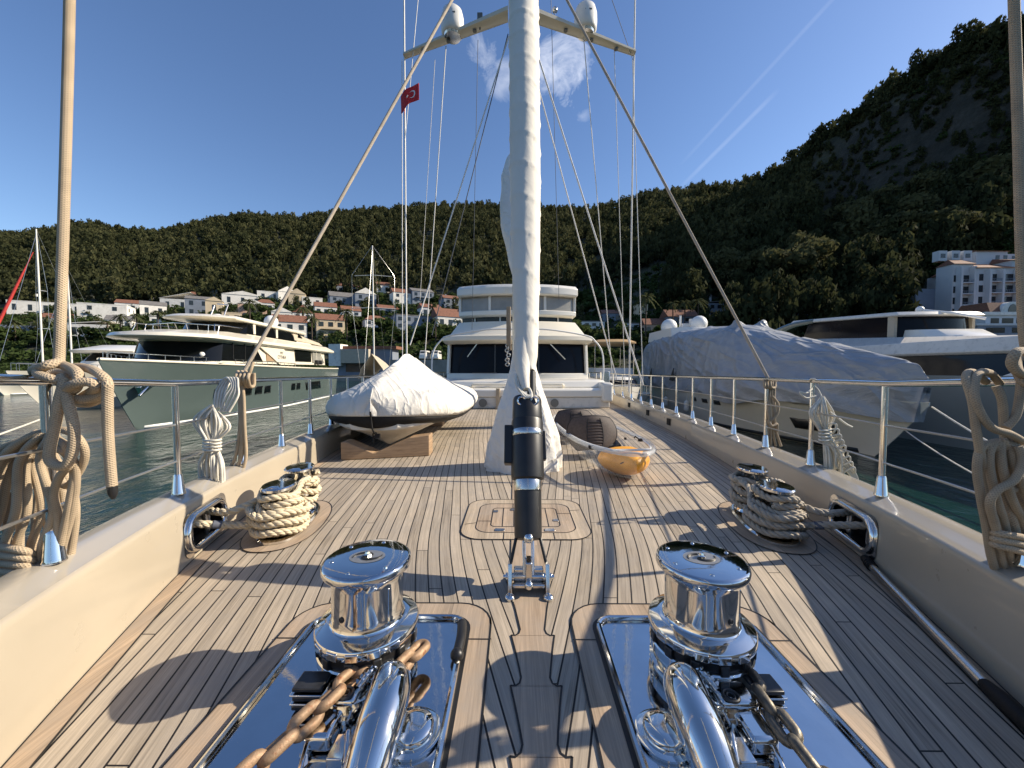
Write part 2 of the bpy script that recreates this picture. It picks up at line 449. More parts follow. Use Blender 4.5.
# king plank with the stepped (nibbed) ends of the planks each side
def king_side(s):
    pts = [(s*.135, 14.0), (s*.135, 2.62)]
    y = 2.455; pts.append((s*.124, 2.455))
    for y1 in (2.10, 1.757, 1.425, 1.10, .78, .46, .14):
        y0 = pts[-1][1]
        a = [(.121, y0), (.098, y0-(y0-y1)*.35), (.078, y1+.10), (.070, y1+.045), (.078, y1+.012), (.098, y1-.004), (.119, y1-.002)]
        pts += [(s*x, yy) for x, yy in a]
    return pts
kl, kr = king_side(-1), king_side(1)
m1 = MB(); n = len(kl)
m1.add([(p[0], p[1], .003) for p in kl]+[(p[0], p[1], .003) for p in kr], [(i, n+i, n+i+1, i+1) for i in range(n-1)])
m1.build('king_plank', M['teakm'], deck, smooth=False)
m2 = MB()
for k in (kl, kr): ribbon(k, .009, .0048, m2)
m2.build('caulking_seam', M['seam'], deck, smooth=False)

def rrect(x0, x1, y0, y1, r, n=6):
    out = []
    for cx, cy, a0 in ((x1-r, y1-r, 0), (x0+r, y1-r, 90), (x0+r, y0+r, 180), (x1-r, y0+r, 270)):
        for k in range(n+1):
            a = R(a0+90*k/n); out.append((cx+r*math.cos(a), cy+r*math.sin(a)))
    return out
def ring_sheet(outer, inner, z, mb):
    n = len(outer)
    mb.add([(x, y, z) for x, y in outer]+[(x, y, z) for x, y in inner], [(k, (k+1) % n, n+(k+1) % n, n+k) for k in range(n)])
def closed_ribbon(loop, w, z, mb):
    ribbon(list(loop)+[loop[0], loop[1]], w, z, mb)

# bulwarks --------------------------------------------------------
FY0, FY1 = 2.87, 3.46          # hawse opening along the bulwark
FZ0, FZ1 = .06, .335
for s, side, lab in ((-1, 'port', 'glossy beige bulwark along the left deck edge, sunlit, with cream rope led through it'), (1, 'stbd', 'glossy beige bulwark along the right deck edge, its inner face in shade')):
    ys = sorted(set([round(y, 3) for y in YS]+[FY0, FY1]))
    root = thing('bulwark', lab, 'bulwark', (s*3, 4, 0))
    mb = MB()
    def prof(Y):
        e = eb(Y); c = capz(Y); w = min(.42, pb(Y)+.12)
        pr = [(0, 0), (.006, FZ0), (.02, FZ1), (.03, c-.075), (.034, c-.055), (.044, c-.042), (.060, c-.036)]
        return [Vector((s*(e+a), Y, b)) for a, b in pr]
    secs = [prof(y) for y in ys]
    m = len(secs[0]); vs = [p for q in secs for p in q]; fs = []
    for i in range(len(ys)-1):
        for k in range(m-1):
            if k == 1 and ys[i] >= FY0-1e-6 and ys[i+1] <= FY1+1e-6: continue
            f = (i*m+k, i*m+k+1, (i+1)*m+k+1, (i+1)*m+k); fs.append(f if s > 0 else f[::-1])
    mb.add(vs, fs); inner = mb.build('bulwark_face', M['gelcoat'], root, fix=False)
    mb = MB(); secs = []
    for y in ys:
        e = eb(y); c = capz(y); k = min(1.0, max(.2, pb(y)/.6))
        pr = [(.0598, c-.036), (.11, c-.026), (.17, c-.004), (.20, c+.002), (.29*k, c+.002), (.315*k, c-.006), (.33*k, c-.03), (.33*k, c-.09), (.27*k, c-.11), (.2*k, -.7), (-.25*k, -2.6)]
        secs.append([Vector((s*(e+a), y, b)) for a, b in pr])
    m = len(secs[0]); vs = [p for q in secs for p in q]; fs = []
    for i in range(len(ys)-1):
        for k in range(m-1):
            f = (i*m+k, i*m+k+1, (i+1)*m+k+1, (i+1)*m+k); fs.append(f if s > 0 else f[::-1])
    mb.add(vs, fs); mb.build('cap_rail', M['caprail'], root)
    # hawse recess
    def hp(y, z, out): return Vector((s*(eb(y)+.006+(z-FZ0)/(FZ1-FZ0)*.014+out), y, z))
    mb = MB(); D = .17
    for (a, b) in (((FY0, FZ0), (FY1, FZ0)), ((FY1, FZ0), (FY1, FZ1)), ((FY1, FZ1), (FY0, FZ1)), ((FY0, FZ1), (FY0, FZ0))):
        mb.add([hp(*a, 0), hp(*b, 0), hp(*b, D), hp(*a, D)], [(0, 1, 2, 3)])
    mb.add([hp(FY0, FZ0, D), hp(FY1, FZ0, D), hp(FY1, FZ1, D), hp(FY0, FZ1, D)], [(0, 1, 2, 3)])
    mb.build('hawse_recess', M['darksteel'], root, smooth=False)  # dark lining colour stands in for the shade inside the hawse hole
    # chrome frame
    lo = [(FY0+.33*(0)+a, b) for a, b in ()]
    loop = rrect(FY0+.01, FY1-.01, FZ0+.01, FZ1-.01, .12, 6)
    mb = MB(); mb.tube([hp(y, z, -.012) for y, z in loop], .026, 10, closed=True)
    mb.build('hawse_frame', M['chrome'], root)
    mb = MB()
    big = rrect(FY0-.035, FY1+.035, FZ0-.03, FZ1+.035, .08, 6)
    n = len(loop); mb.add([hp(y, z, -.006) for y, z in big]+[hp(y, z, -.008) for y, z in loop], [(k, (k+1) % n, n+(k+1) % n, n+k) for k in range(n)])
    mb.build('hawse_plate', M['chrome'], root, smooth=False)
    mb = MB()
    for yy in (FY0+.16, FY1-.16): mb.tube([hp(yy, FZ0, .07), hp(yy, FZ1, .07)], .03, 12)
    mb.build('hawse_roller', M['steel'], root)
    # small black scuppers far aft
    for yy in (9.3, 11.2, 13.6):
        mb = MB(); c = Vector((s*(eb(yy)-.004), yy, .2)); mb.box(c, (.03, .20, .16)); mb.build('scupper', M['rubber'], root, bevel=.01)

# guard rails -----------------------------------------------------
POSTS = [-.55, .7, 1.87, 3.07, 4.1, 5.15, 6.2, 7.2, 8.25, 9.3, 10.4, 11.5, 12.7, 14, 15.4, 17, 19, 21, 23]
def rx(Y, s): return s*(pb(Y)+.005)
for s, lab in ((-1, 'steel guard rail on the left bulwark with thick beige rope knotted round it'), (1, 'steel guard rail on the right bulwark beside the covered yacht')):
    root = thing('guard_rail', lab, 'railing', (s*3, 3, capz(3)))
    ys = list(np.arange(-2.0, 24, .25))
    tr = [Vector((rx(y, s), y, railz(y))) for y in ys]
    MB().tube(tr, .0255, 14).build('top_rail', M['chrome'], root)
    for fr in (.30, .63):
        MB().tube([Vector((rx(y, s), y, capz(y)+(railz(y)-capz(y))*fr)) for y in ys], .0085, 8).build('guard_wire', M['steelwire'], root)
    for y in POSTS:
        b = Vector((rx(y, s), y, capz(y)))
        m1 = MB(); m1.tube([b+Vector((0, 0, .004)), b+Vector((0, 0, railz(y)-capz(y)-.02))], .0225, 14)
        po = m1.build('post', M['chrome'], root)
        m1 = MB(); m1.lathe([(.047, .002), (.047, .012), (.043, .02), (.031, .15), (.024, .165)], b, 20); m1.build('post_socket', M['chrome'], po)

# deck hatch ------------------------------------------------------
root = thing('deck_hatch', 'flush teak hatch in the deck with rounded pale border under the furler', 'hatch', (0, 3.8, 0))
o1 = rrect(-.60, .60, 3.30, 4.32, .20); i1 = rrect(-.47, .47, 3.44, 4.18, .13); i2 = rrect(-.33, .33, 3.57, 4.05, .05)
m1 = MB(); ring_sheet(o1, i1, .0055, m1); m1.build('border_board', M['teakpale'], root, smooth=False)
m1 = MB(); ring_sheet(i1, i2, .0055, m1); m1.build('inner_border_board', M['teakm'], root, smooth=False)
m1 = MB(); m1.sheet([(x, y, .0055) for x, y in i2]); m1.build('hatch_panel', M['teakm'], root, smooth=False)
m1 = MB()
for l in (o1, i1, i2): closed_ribbon(l, .010, .0072, m1)
for x in (-.22, -.11, 0, .11, .22): ribbon([(x, 3.575), (x, 4.045)], .009, .0070, m1)
for x0, y0, x1, y1 in ((-.47, 3.7, -.33, 3.7), (.47, 3.9, .33, 3.9), (-.58, 3.62, -.47, 3.66), (.58, 4.0, .47, 3.98), (-.2, 3.3, -.2, 3.44), (.25, 3.3, .25, 3.44), (.1, 4.18, .1, 4.32), (-.12, 4.05, -.12, 4.18)): ribbon([(x0, y0), (x1, y1)], .008, .0075, m1)
m1.build('caulking_seam', M['seam'], root, smooth=False)
for x in (-.24, .22):
    m1 = MB(); m1.box((x, 3.49, .010), (.09, .055, .006)); m1.build('hatch_latch', M['steel'], root, bevel=.003)
for x, y in ((-.30, 3.95), (.30, 3.72), (-.12, 4.0)):
    m1 = MB(); m1.box((x, y, .010), (.05, .05, .006)); m1.build('hinge', M['steel'], root, bevel=.003)

# ================================================================== windlasses
def chain_links(path, root, mat, L=.150, w=.094, r=.0205, pitch=.104, tilt=0.0):
    pts = resample(path, pitch); fr = frames(pts)
    for i, p in enumerate(pts):
        T = (pts[min(i+1, len(pts)-1)]-pts[max(i-1, 0)]).normalized()
        a = R(45)*0+tilt+(R(90) if i % 2 else 0)+random.uniform(-.12, .12)
        N = fr[i][0]*math.cos(a)+fr[i][1]*math.sin(a)
        h = L/2-w/2; q = w/2-r; loop = []
        for k in range(9): t = R(-90+180*k/8); loop.append(p+T*(h+q*math.cos(t))+N*(q*math.sin(t)))
        for k in range(9): t = R(90+180*k/8); loop.append(p+T*(-h+q*math.cos(t))+N*(q*math.sin(t)))
        MB().tube(loop, r, 10, closed=True).build('chain_link', mat, root)

def windlass(cx, cy, s, label):
    """s = +1: outboard side is +x"""
    root = thing('anchor_windlass', label, 'windlass', (cx, cy, 0))
    C = Vector((cx, cy, 0)); V = lambda a, b, c: C+Vector((-s*a, b, c))    # a: towards the centreline
    px0, px1 = (cx-.44+s*-.015, cx+.44+s*-.015)
    lo = rrect(px0, px1, .55, 2.225, .09)
    m1 = MB(); m1.sheet([(x, y, .012) for x, y in lo]); pl = m1.build('base_plate', M['mirror'], root, smooth=False)
    m1 = MB(); ring_sheet(rrect(px0-.035, px1+.035, .51, 2.262, .12), lo, .009, m1); m1.build('rubber_gasket', M['seam'], pl, smooth=False)
    m1 = MB(); m1.tube([Vector((x, y, .022)) for x, y in lo], .016, 8, closed=True); m1.build('raised_rim', M['chrome'], pl)
    m1 = MB(); out = rrect(px0-.15, px1+.15, .4, 2.385, .2); ring_sheet(out, rrect(px0-.034, px1+.034, .51, 2.261, .12), .0065, m1)
    mg = m1.build('teak_surround', M['teakm'], root, smooth=False)
    m1 = MB(); closed_ribbon(out, .010, .0082, m1)
    for sx in (px0-.16, px1+.03): ribbon([(sx, 2.06), (sx+.13, 2.06)], .008, .0085, m1)
    m1.build('caulking_seam', M['seam'], mg, smooth=False)
    # capstan
    m1 = MB(); m1.lathe([(.235, .012), (.238, .026), (.222, .032), (.222, .046), (.214, .048), (.214, .056), (.222, .058), (.22, .074), (.19, .078)], C, 64); m1.build('foot', M['chrome'], root)
    m1 = MB(); m1.lathe([(.17, .075), (.232, .078), (.240, .086), (.240, .122), (.234, .129), (.18, .13)], C, 64); g = m1.build('chain_wheel', M['chrome'], root)
    for k in range(12):
        m1 = MB(); a = R(30*k); q = Matrix.Rotation(a, 3, 'Z'); m1.box(C+Vector((math.cos(a)*.215, math.sin(a)*.215, .150)), (.055, .04, .05), q)
        m1.build('chain_pocket', M['darksteel'], g, bevel=.006)
    m1 = MB(); m1.lathe([(.16, .128), (.222, .130), (.226, .150), (.222, .184), (.16, .185)], C, 48); m1.build('shade_gap_ring', M['black'], root)  # black ring stands in for the shaded gap under the clutch ring
    m1 = MB(); m1.lathe([(.16, .186), (.236, .186), (.246, .190), (.248, .197), (.248, .222), (.243, .231), (.205, .246), (.19, .250), (.17, .252)], C, 72); cl = m1.build('clutch_ring', M['chrome'], root)
    for k in range(5):
        m1 = MB()
        a = R(-100+s*-14+k*22-44); q = Matrix.Rotation(a, 3, 'Z')
        m1.box(C+Vector((math.cos(a)*.242, math.sin(a)*.242, .207)), (.022, .058, .036), q)
        m1.build('clutch_lug', M['chrome'], cl, bevel=.004)
    m1 = MB(); m1.lathe([(.190, .246), (.178, .252), (.172, .262), (.170, .30), (.170, .39), (.170, .45), (.173, .488), (.185, .502)], C, 96); dr = m1.build('drum', M['chrome'], root)
    for k in range(10):
        m1 = MB(); a = R(36*k); m1.tube([C+Vector((math.cos(a)*.1700, math.sin(a)*.1700, .275)), C+Vector((math.cos(a)*.1700, math.sin(a)*.1635, .44))], .0055, 6)
    m1.build('whelp_rib', M['chrome'], dr)
    m1 = MB(); a = R(-90+s*22); d = Vector((math.cos(a), math.sin(a), 0)); q = d.to_track_quat('Z', 'Y').to_matrix()
    m1.torus(C+d*.172+Vector((0, 0, .325)), .011, .0035, q, 18, 6); m1.ball(C+d*.167+Vector((0, 0, .325)), .009); m1.build('bar_socket', M['black'], dr)
    m1 = MB(); m1.lathe([(.15, .498), (.202, .500), (.211, .505), (.2145, .514), (.2145, .530), (.212, .539), (.205, .545), (.196, .5475), (.10, .5485), (0.0001, .549)], C, 96); cp = m1.build('cap', M['mirror'], root, angle=60)
    for k in range(6):
        m1 = MB(); a = R(60*k+20); m1.ball(C+Vector((math.cos(a)*.165, math.sin(a)*.165, .548)), .0105, (1, 1, .5), 10)
        m1.build('cap_screw', M['chrome'], cp)
    # etched swirl emblem with a central nut
    m1 = MB(); em = [C+Vector((math.cos(R(6*k))*.088, math.sin(R(6*k))*.066, .5500)) for k in range(60)]
    m1.sheet(em); ed_ = m1.build('emblem', M['etched'], cp, smooth=False)
    m1 = MB()
    for k0 in (0, 180):
        sp = [C+Vector((math.cos(R(k0+t*9))*(.016+t*.0026), math.sin(R(k0+t*9))*(.012+t*.0019), .5506)) for t in range(23)]
        m1.tube(sp, [.0025+.0055*math.sin(math.pi*t/22) for t in range(23)], 6)
    m1.build('emblem_swirl', M['darksteel'], ed_) if False else m1.build('emblem_swirl', M['darksteel'], cp)
    m1 = MB(); m1.lathe([(.020, .548), (.020, .562), (.013, .566), (.010, .575), (.0001, .577)], C, 6); m1.build('centre_nut', M['chrome'], cp)
    # gearbox body in front with the two curved guards
    m1 = MB()
    m1.lathe([(.15, .012), (.15, .06), (.135, .085), (.13, .10)], V(.02, -.24, 0), 40); m1.build('gearbox', M['chrome'], root)
    m1 = MB(); m1.box(V(.0, -.30, .07), (.16, .12, .10)); m1.box(V(-.02, -.42, .055), (.11, .14, .07)); m1.build('chain_stopper', M['chrome'], root, bevel=.018, bseg=3)
    m1 = MB(); m1.box(V(-.15, -.26, .075), (.13, .10, .022)); m1.box(V(-.15, -.26, .115), (.13, .10, .018)); m1.box(V(-.15, -.26, .035), (.14, .10, .022)); m1.build('stopper_jaw', M['darksteel'], root, bevel=.005)
    m1 = MB(); m1.box(V(-.15, -.262, .095), (.145, .11, .008)); m1.box(V(-.15, -.262, .056), (.145, .11, .008)); m1.build('jaw_plate', M['chrome'], root, bevel=.003)
    pa = catmull([V(.16, -.20, .05), V(.185, -.245, .105), V(.21, -.30, .135), V(.22, -.39, .130), V(.215, -.50, .09), V(.205, -.60, .02)], 8)
    rr = [interp(i/(len(pa)-1), [0, .12, .35, .75, 1], [.04, .066, .084, .090, .086]) for i in range(len(pa))]
    m1 = MB(); m1.tube(pa, rr, 28); m1.build('curved_guard', M['chrome'], root, angle=80)
    m1 = MB(); m1.lathe([(.085, .012), (.085, .05), (.078, .062), (.04, .066), (.0001, .067)], V(.33, -.40, 0), 40); m1.build('motor_cover', M['chrome'], root, angle=60)
    m1 = MB(); m1.lathe([(.11, .012), (.115, .018), (.115, .026), (.10, .030)], V(.33, -.40, 0), 40); m1.build('motor_flange', M['chrome'], root)
    # release screw, bolts, oil filler and a stay rod
    m1 = MB(); m1.tube([V(.10, -.20, .135), V(.07, -.31, .125)], .014, 10)
    for k in range(4): m1.tube([V(.10-.008*k, -.205-.025*k, .134), V(.10-.008*k-.002, -.212-.025*k, .133)], .024, 10)
    m1.ball(V(.105, -.185, .152), .017); m1.build('release_screw', M['chrome'], root)
    m1 = MB(); m1.torus(V(.03, -.335, .127), .030, .007, None, 24, 8); m1.torus(V(.03, -.335, .127), .016, .004, None, 20, 6); m1.build('filler_ring', M['darksteel'], root)
    m1 = MB(); m1.bar(V(-.13, -.16, .09), V(-.02, -.62, .05), .016, .01); m1.build('stay_rod', M['chrome'], root, bevel=.003)
    for a, b in ((.10, -.44), (-.06, -.50), (.12, -.54), (-.09, -.36)):
        m1 = MB(); m1.lathe([(.016, .012), (.016, .03), (.010, .036), (.0001, .037)], V(a, b, 0), 6); m1.build('hold_down_bolt', M['chrome'], root)
    m1 = MB(); m1.box(V(.08, -.50, .04), (.06, .10, .05)); m1.tube([V(.06, -.42, .03), V(.10, -.47, .09), V(.13, -.56, .06)], .012, 8); m1.build('pawl_lever', M['chrome'], root, bevel=.008)
    return root
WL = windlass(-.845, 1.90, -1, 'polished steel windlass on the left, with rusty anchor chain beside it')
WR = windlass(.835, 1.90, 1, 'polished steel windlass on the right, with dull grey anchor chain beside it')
# small handle lying at the far end of the left plate
m1 = MB(); a, b = G(462, 624, .04), G(457, 655, .04)
m1.tube(catmull([a, (a+b)/2+Vector((.008, 0, .01)), b], 5), .026, 12); m1.ball(b, .034); m1.ball(a, .027)
tag(m1.build('crank_handle', M['black'], None), 'short black crank handle lying on the left windlass plate', 'handle')

ch = thing('anchor_chain', 'rusty orange-brown anchor chain running from the left windlass', 'chain', (-1.05, 1.5, 0))
chain_links(catmull([G(386, 654, .115), G(352, 678, .125), G(328, 700, .135), G(288, 738, .12), G(250, 772, .10), G(190, 830, .08), G(100, 910, .06)], 8), ch, M['rust'], tilt=.6)
chain_links(catmull([G(404, 664, .115), G(416, 652, .11), G(428, 640, .10)], 6), ch, M['rust'])
ch = thing('anchor_chain', 'dull grey-brown anchor chain running from the right windlass', 'chain', (1.05, 1.5, 0))
chain_links(catmull([G(742, 668, .10), G(757, 690, .12), G(780, 722, .115), G(802, 752, .10), G(832, 790, .08), G(900, 870, .06)], 8), ch, M['galv'], tilt=.6)

# ================================================================== furler with genoa
AX0 = Vector((-.008, 2.54, 0)); AX = Vector((.004, .45, 1.0))
def ax(z): return AX0+AX*z
QA = AX.to_track_quat('Z', 'Y').to_matrix(); LA = AX.length
def axl(prof, seg=48): return MB().lathe([(r, z*LA) for r, z in prof], AX0, seg, QA)
root = thing('sail_furler', 'matt black sail furling drum with two silver bands standing on a steel toggle', 'furler', AX0)
axl([(.060, .285), (.094, .30), (.098, .32), (.100, .59)]).build('drum_lower', M['black'], root)
axl([(.104, .592), (.106, .60), (.106, .655), (.104, .663)]).build('silver_band', M['steel'], root)
axl([(.110, .665), (.122, .675), (.124, .70), (.124, 1.07), (.120, 1.085)]).build('drum_body', M['black'], root)
axl([(.1245, .962), (.1262, .964), (.1262, 1.004), (.1245, 1.006)]).build('silver_band', M['steel'], root)
axl([(.116, 1.085), (.118, 1.10), (.116, 1.235), (.108, 1.255), (.03, 1.26)]).build('drum_head', M['black'], root)
m1 = MB(); m1.box(ax(.90)+Vector((-.145, .03, 0)), (.065, .11, .30), QA); m1.build('motor_box', M['black'], root, bevel=.008)
m1 = MB(); m1.box(ax(.90)+Vector((.127, .0, 0)), (.030, .08, .22), QA); m1.build('terminal_box', M['black'], root, bevel=.006)
m1 = MB(); m1.ball(ax(.335)+Vector((0, -.10, .0)), .034); m1.build('pivot_bolt', M['chrome'], root)
m1 = MB()
for k in (-1, 1):
    m1.bar(ax(.315)+Vector((k*.03, -.01, 0)), AX0+Vector((k*.03, 0, .10)), .022, .06)
m1.build('toggle_fork', M['chrome'], root, bevel=.006)
m1 = MB()
for k in (-1, 1): m1.tube([ax(.30)+Vector((k*.085, .0, 0)), AX0+Vector((k*.125, .03, .15)), AX0+Vector((k*.135, .02, .03))], .012, 8)
m1.build('side_strut', M['black'], root)
for k in (-1, 1):
    m1 = MB(); b = AX0+Vector((k*.125, 0, 0))
    m1.prism([b+Vector((-.014, -.09, 0)), b+Vector((-.014, .12, 0)), b+Vector((-.014, .07, .17)), b+Vector((-.014, -.02, .19))], (.028, 0, 0))
    m1.lathe([(.034, .0), (.034, .018), (.022, .03), (.0001, .032)], b+Vector((0, -.10, 0)), 16)
    m1.lathe([(.034, .0), (.034, .018), (.022, .03), (.0001, .032)], b+Vector((0, .12, 0)), 16)
    m1.tube([b+Vector((-.03, -.01, .10)), b+Vector((.03, -.01, .10))], .026, 12)
    m1.build('deck_bracket', M['chrome'], root, bevel=.004)
m1 = MB(); m1.box(AX0+Vector((0, .02, .09)), (.20, .05, .12)); m1.box(AX0+Vector((0, -.03, .05)), (.22, .035, .03)); m1.box(AX0+Vector((0, .0, .13)), (.045, .11, .17)); m1.build('toggle_block', M['steel'], root, bevel=.008)
m1 = MB(); m1.tube([AX0+Vector((-.17, -.02, .105)), AX0+Vector((.17, -.02, .105))], .014, 12); m1.ball(AX0+Vector((0, -.07, .075)), .03); m1.build('clevis_pin', M['chrome'], root)
m1 = MB(); m1.tube([ax(1.24)+Vector((.035, 0, 0)), ax(1.95)+Vector((.045, -.03, 0))], .024, 12); m1.build('luff_foil', M['black'], root)
m1 = MB(); m1.tube([ax(1.26)+Vector((.035, 0, 0)), ax(1.47)+Vector((.037, -.01, 0))], .036, 14); m1.build('swivel_sleeve', M['black'], root, bevel=.004)
m1 = MB()
for dx, dz, q in ((-.045, 1.245, .03), (.012, 1.262, .025), (.055, 1.245, .028)):
    m1.torus(ax(dz)+Vector((dx, -.115, .0)), q, .008, Matrix.Rotation(R(80), 3, 'X'), 20, 8)
m1.build('shackle', M['chrome'], root)

def genoa():
    mb = MB(); NS, NA = 420, 56; secs = []
    for i in range(NS+1):
        z = 1.47+(15.0-1.47)*(i/NS)**1.25
        r0 = interp(z, [1.47, 1.6, 2, 2.5, 3.5, 5, 6.4, 10, 15], [.068, .092, .112, .132, .160, .180, .198, .20, .10])
        c = ax(z); row = []
        for k in range(NA):
            a = 2*math.pi*k/NA
            ph = (z/.40 + a/(2*math.pi)) % 1.0
            saw = (1-ph)**9
            n = noise.fractal(Vector((math.cos(a)*1.0, math.sin(a)*1.0, z*2.2)), 1.0, 2.0, 4)
            w2 = noise.noise(Vector((math.cos(a)*2.2+3, math.sin(a)*2.2, z*1.1+a*.4)))
            amp = .45+.55*abs(noise.noise(Vector((7, a*.5, z*.9))))*1.6
            rr = r0*(1+.125*saw*amp+.012*n+.02*w2)
            off = QA @ Vector((math.cos(a)*rr, math.sin(a)*rr, 0)); row.append(c+off)
        secs.append(row)
    mb.loft(secs); return mb
gr = thing('furled_genoa', 'tall white furled headsail wrapped round its leaning forestay above the black drum', 'sail', ax(1.45))
genoa().build('sail_roll', M['sailcloth'], gr, angle=60)
m1 = MB()
for z in np.arange(2.1, 9, .9):
    pts = []
    for k in range(20):
        a = 2*math.pi*k/20; rr = interp(z, [1.6, 2, 2.5, 3.5, 5, 6.4, 10], [.095, .112, .132, .160, .180, .198, .20])*1.09
        pts.append(ax(z+.07*math.sin(a))+QA @ Vector((math.cos(a)*rr, math.sin(a)*rr, 0)))
m1 = MB()   # clew cloth tail gathered to the drum
tail = catmull([ax(1.72)+Vector((-.03, -.02, 0)), ax(1.58)+Vector((-.035, -.04, 0)), ax(1.44)+Vector((-.03, -.07, 0)), ax(1.33)+Vector((-.01, -.10, 0))], 6)
m1.tube(tail, [interp(i/(len(tail)-1), [0, .5, 1], [.08, .062, .028]) for i in range(len(tail))], 16); m1.build('clew_tail', M['sailcloth'], gr)
m1 = MB()
for k, (a, b) in enumerate(((-.075, 1.44), (-.055, 1.41), (-.035, 1.385))):
    m1.tube(catmull([ax(b+.02)+Vector((a, -.05, 0)), ax(b-.06)+Vector((a-.015, -.10, 0)), ax(1.275)+Vector((-.02+.02*k, -.125, 0)), ax(1.30)+Vector((.03, -.115, 0)), ax(1.36)+Vector((.0, -.10, 0))], 6), .012, 8)
m1.build('lashing', M['cord'], gr)

# ------------------------------------------------------------------ staysail under its white cover
root = thing('covered_staysail', 'white cloth staysail cover flaring out onto the deck behind the furler', 'sail cover', (.03, 5.75, 0))
NA = 72; secs = []
for i in range(61):
    z = 2.6*(i/60)
    hw = interp(z, [0, .03, .2, .61, .9, 1.19, 1.47, 1.8, 2.6], [.57, .57, .55, .47, .385, .29, .205, .15, .11])
    hy = interp(z, [0, .3, .74, 1.23, 1.47, 2.6], [.38, .36, .30, .20, .15, .10])
    c = Vector((.03, 5.75+.34*max(0, z-.9), z)); row = []
    for k in range(NA):
        a = 2*math.pi*k/NA
        fold = .07*math.sin(a*9+2.2*math.sin(z*1.6))*sm(1.6, .3, z)+.06*noise.fractal(Vector((math.cos(a)*1.8, math.sin(a)*1.8, z*1.5)), 1, 2, 4)+.022*(noise.ridged_multi_fractal(Vector((math.cos(a)*1.6+z, math.sin(a)*1.6, z*2.2)), 1, 2, 4, 1, 2)-1.1)
        row.append(c+Vector((math.cos(a)*hw*(1+fold), math.sin(a)*hy*(1+fold), 0)))
    secs.append(row)
MB().loft(secs).build('cover_skirt', M['covercloth'], root, angle=70)
secs = []
for i in range(90):
    t = i/89; z = 2.2+t*3.9
    c = Vector((.03-.155*sm(.15, .6, t), 5.75+.34*1.3+.55*(z-2.2), z))
    r0 = interp(t, [0, .12, .3, .55, .8, .93, 1], [.10, .13, .20, .27, .25, .17, .03])
    row = []
    for k in range(40):
        a = 2*math.pi*k/40
        rr = r0*(1+.05*noise.fractal(Vector((math.cos(a)*1.5, math.sin(a)*1.5, z*1.7)), 1, 2, 4)+.03*math.sin(z*9+a))
        row.append(c+Vector((math.cos(a)*rr, math.sin(a)*rr, 0)))
    secs.append(row)
MB().loft(secs).build('sail_roll', M['covercloth'], root, angle=70)
m1 = MB(); m1.tube([Vector((-.055, 5.75+.442+.55*3.4, 5.6)), Vector((0, 9.5, 11.2))], .012, 6); m1.build('inner_stay', M['steelwire'], root)
m1 = MB()   # beige halyard bundle and chain hanging at the left of the cover
c = P(509, 335, 5.8)
for k in range(5): m1.tube(catmull([c+Vector((.012*k-.03, 0, .42)), c+Vector((.012*k-.03, -.02, .1)), c+Vector((.014*k-.03, 0, -.15-.02*k))], 5), .011, 7)
m1.build('halyard_bundle', M['rope2'], root)
m1 = MB()
for k in range(9):
    m1.torus(c+Vector((-.02+.012*math.sin(k*2), 0, -.16-.035*k)), .026, .008, Matrix.Rotation(R(90), 3, 'X') @ Matrix.Rotation(R(90*(k % 2)), 3, 'Y'), 14, 6)
m1.build('sheet_chain', M['steelwire'], root)

# ================================================================== mast, crosstree, rigging
MY = 9.75
mast = thing('main_mast', 'tall ivory mast with a wide crosstree, standing behind the furled headsail', 'mast', (0, MY, 0))
m1 = MB(); m1.lathe([(.21, 0), (.21, 12), (.17, 20), (.11, 27), (.0001, 27.1)], (0, MY, 0), 28, None, .8, 1.0); m1.build('mast_tube', M['ivory'], mast)
tipL, tipR = P(404, 56, 10.45), P(635, 53, 10.45); rtL, rtR = P(508, 14, 9.6), P(533, 15, 9.6)
for tip, rt in ((tipL, rtL), (tipR, rtR)):
    m1 = MB(); secs = []
    for t in np.linspace(0, 1, 9):
        c = rt+(tip-rt)*float(t); w = .34-.16*t; h = .17-.09*t
        secs.append([c+Vector((0, y*w/2, z*h/2)) for y, z in ((-1, -.55), (-.55, -1), (.55, -1), (1, -.55), (1, .55), (.55, 1), (-.55, 1), (-1, .55))])
    sp = m1.loft(secs).build('crosstree_arm', M['ivory'], mast, angle=30)
    for t in (.30, .55, .80):
        c = rt+(tip-rt)*t; m1 = MB(); m1.lathe([(.05, -.03), (.05, 0), (.03, 0.01)], c+Vector((0, -.02, -.075-.01)), 14); m1.build('floodlight', M['grille'], sp)
m1 = MB(); c = P(480, 17, 9.8); m1.box(c, (.13, .1, .14)); m1.tube([c+Vector((0, 0, -.3)), c], .02, 8); m1.build('horn', M['grille'], mast, bevel=.02)
m1 = MB(); c = P(555, 10, 9.8); m1.ball(c, .07); m1.tube([c+Vector((-.03, 0, -.35)), c], .018, 8); m1.build('anchor_light', M['steel'], mast)
def radome(px, py, Y, rw, label):
    c = P(px, py, Y)
    r_ = thing('radar_dome', label, 'radar dome', c-Vector((0, 0, .37)), 0, 'radar domes on the crosstree')
    m1 = MB(); k = rw; m1.lathe([(.12, -.37), (.20, -.36), (.22, -.31)], c, 28); m1.build('pedestal', M['steel'], r_)
    m1 = MB(); m1.lathe([(.23*k, -.31), (.275*k, -.25), (.285*k, -.1), (.28*k, .1), (.24*k, .26), (.15*k, .35), (.0001, .385)], c, 32); m1.build('dome', M['dome'], r_, angle=70)
    m1 = MB(); m1.box(c+Vector((.03, -.272*k, .03)), (.16, .012, .03)); m1.build('marking', M['grille'], r_)
radome(452.5, 23, 10.0, 1.0, 'white radar dome on the left arm of the crosstree')
radome(585.5, 20, 10.0, 1.0, 'white radar dome on the right arm of the crosstree')

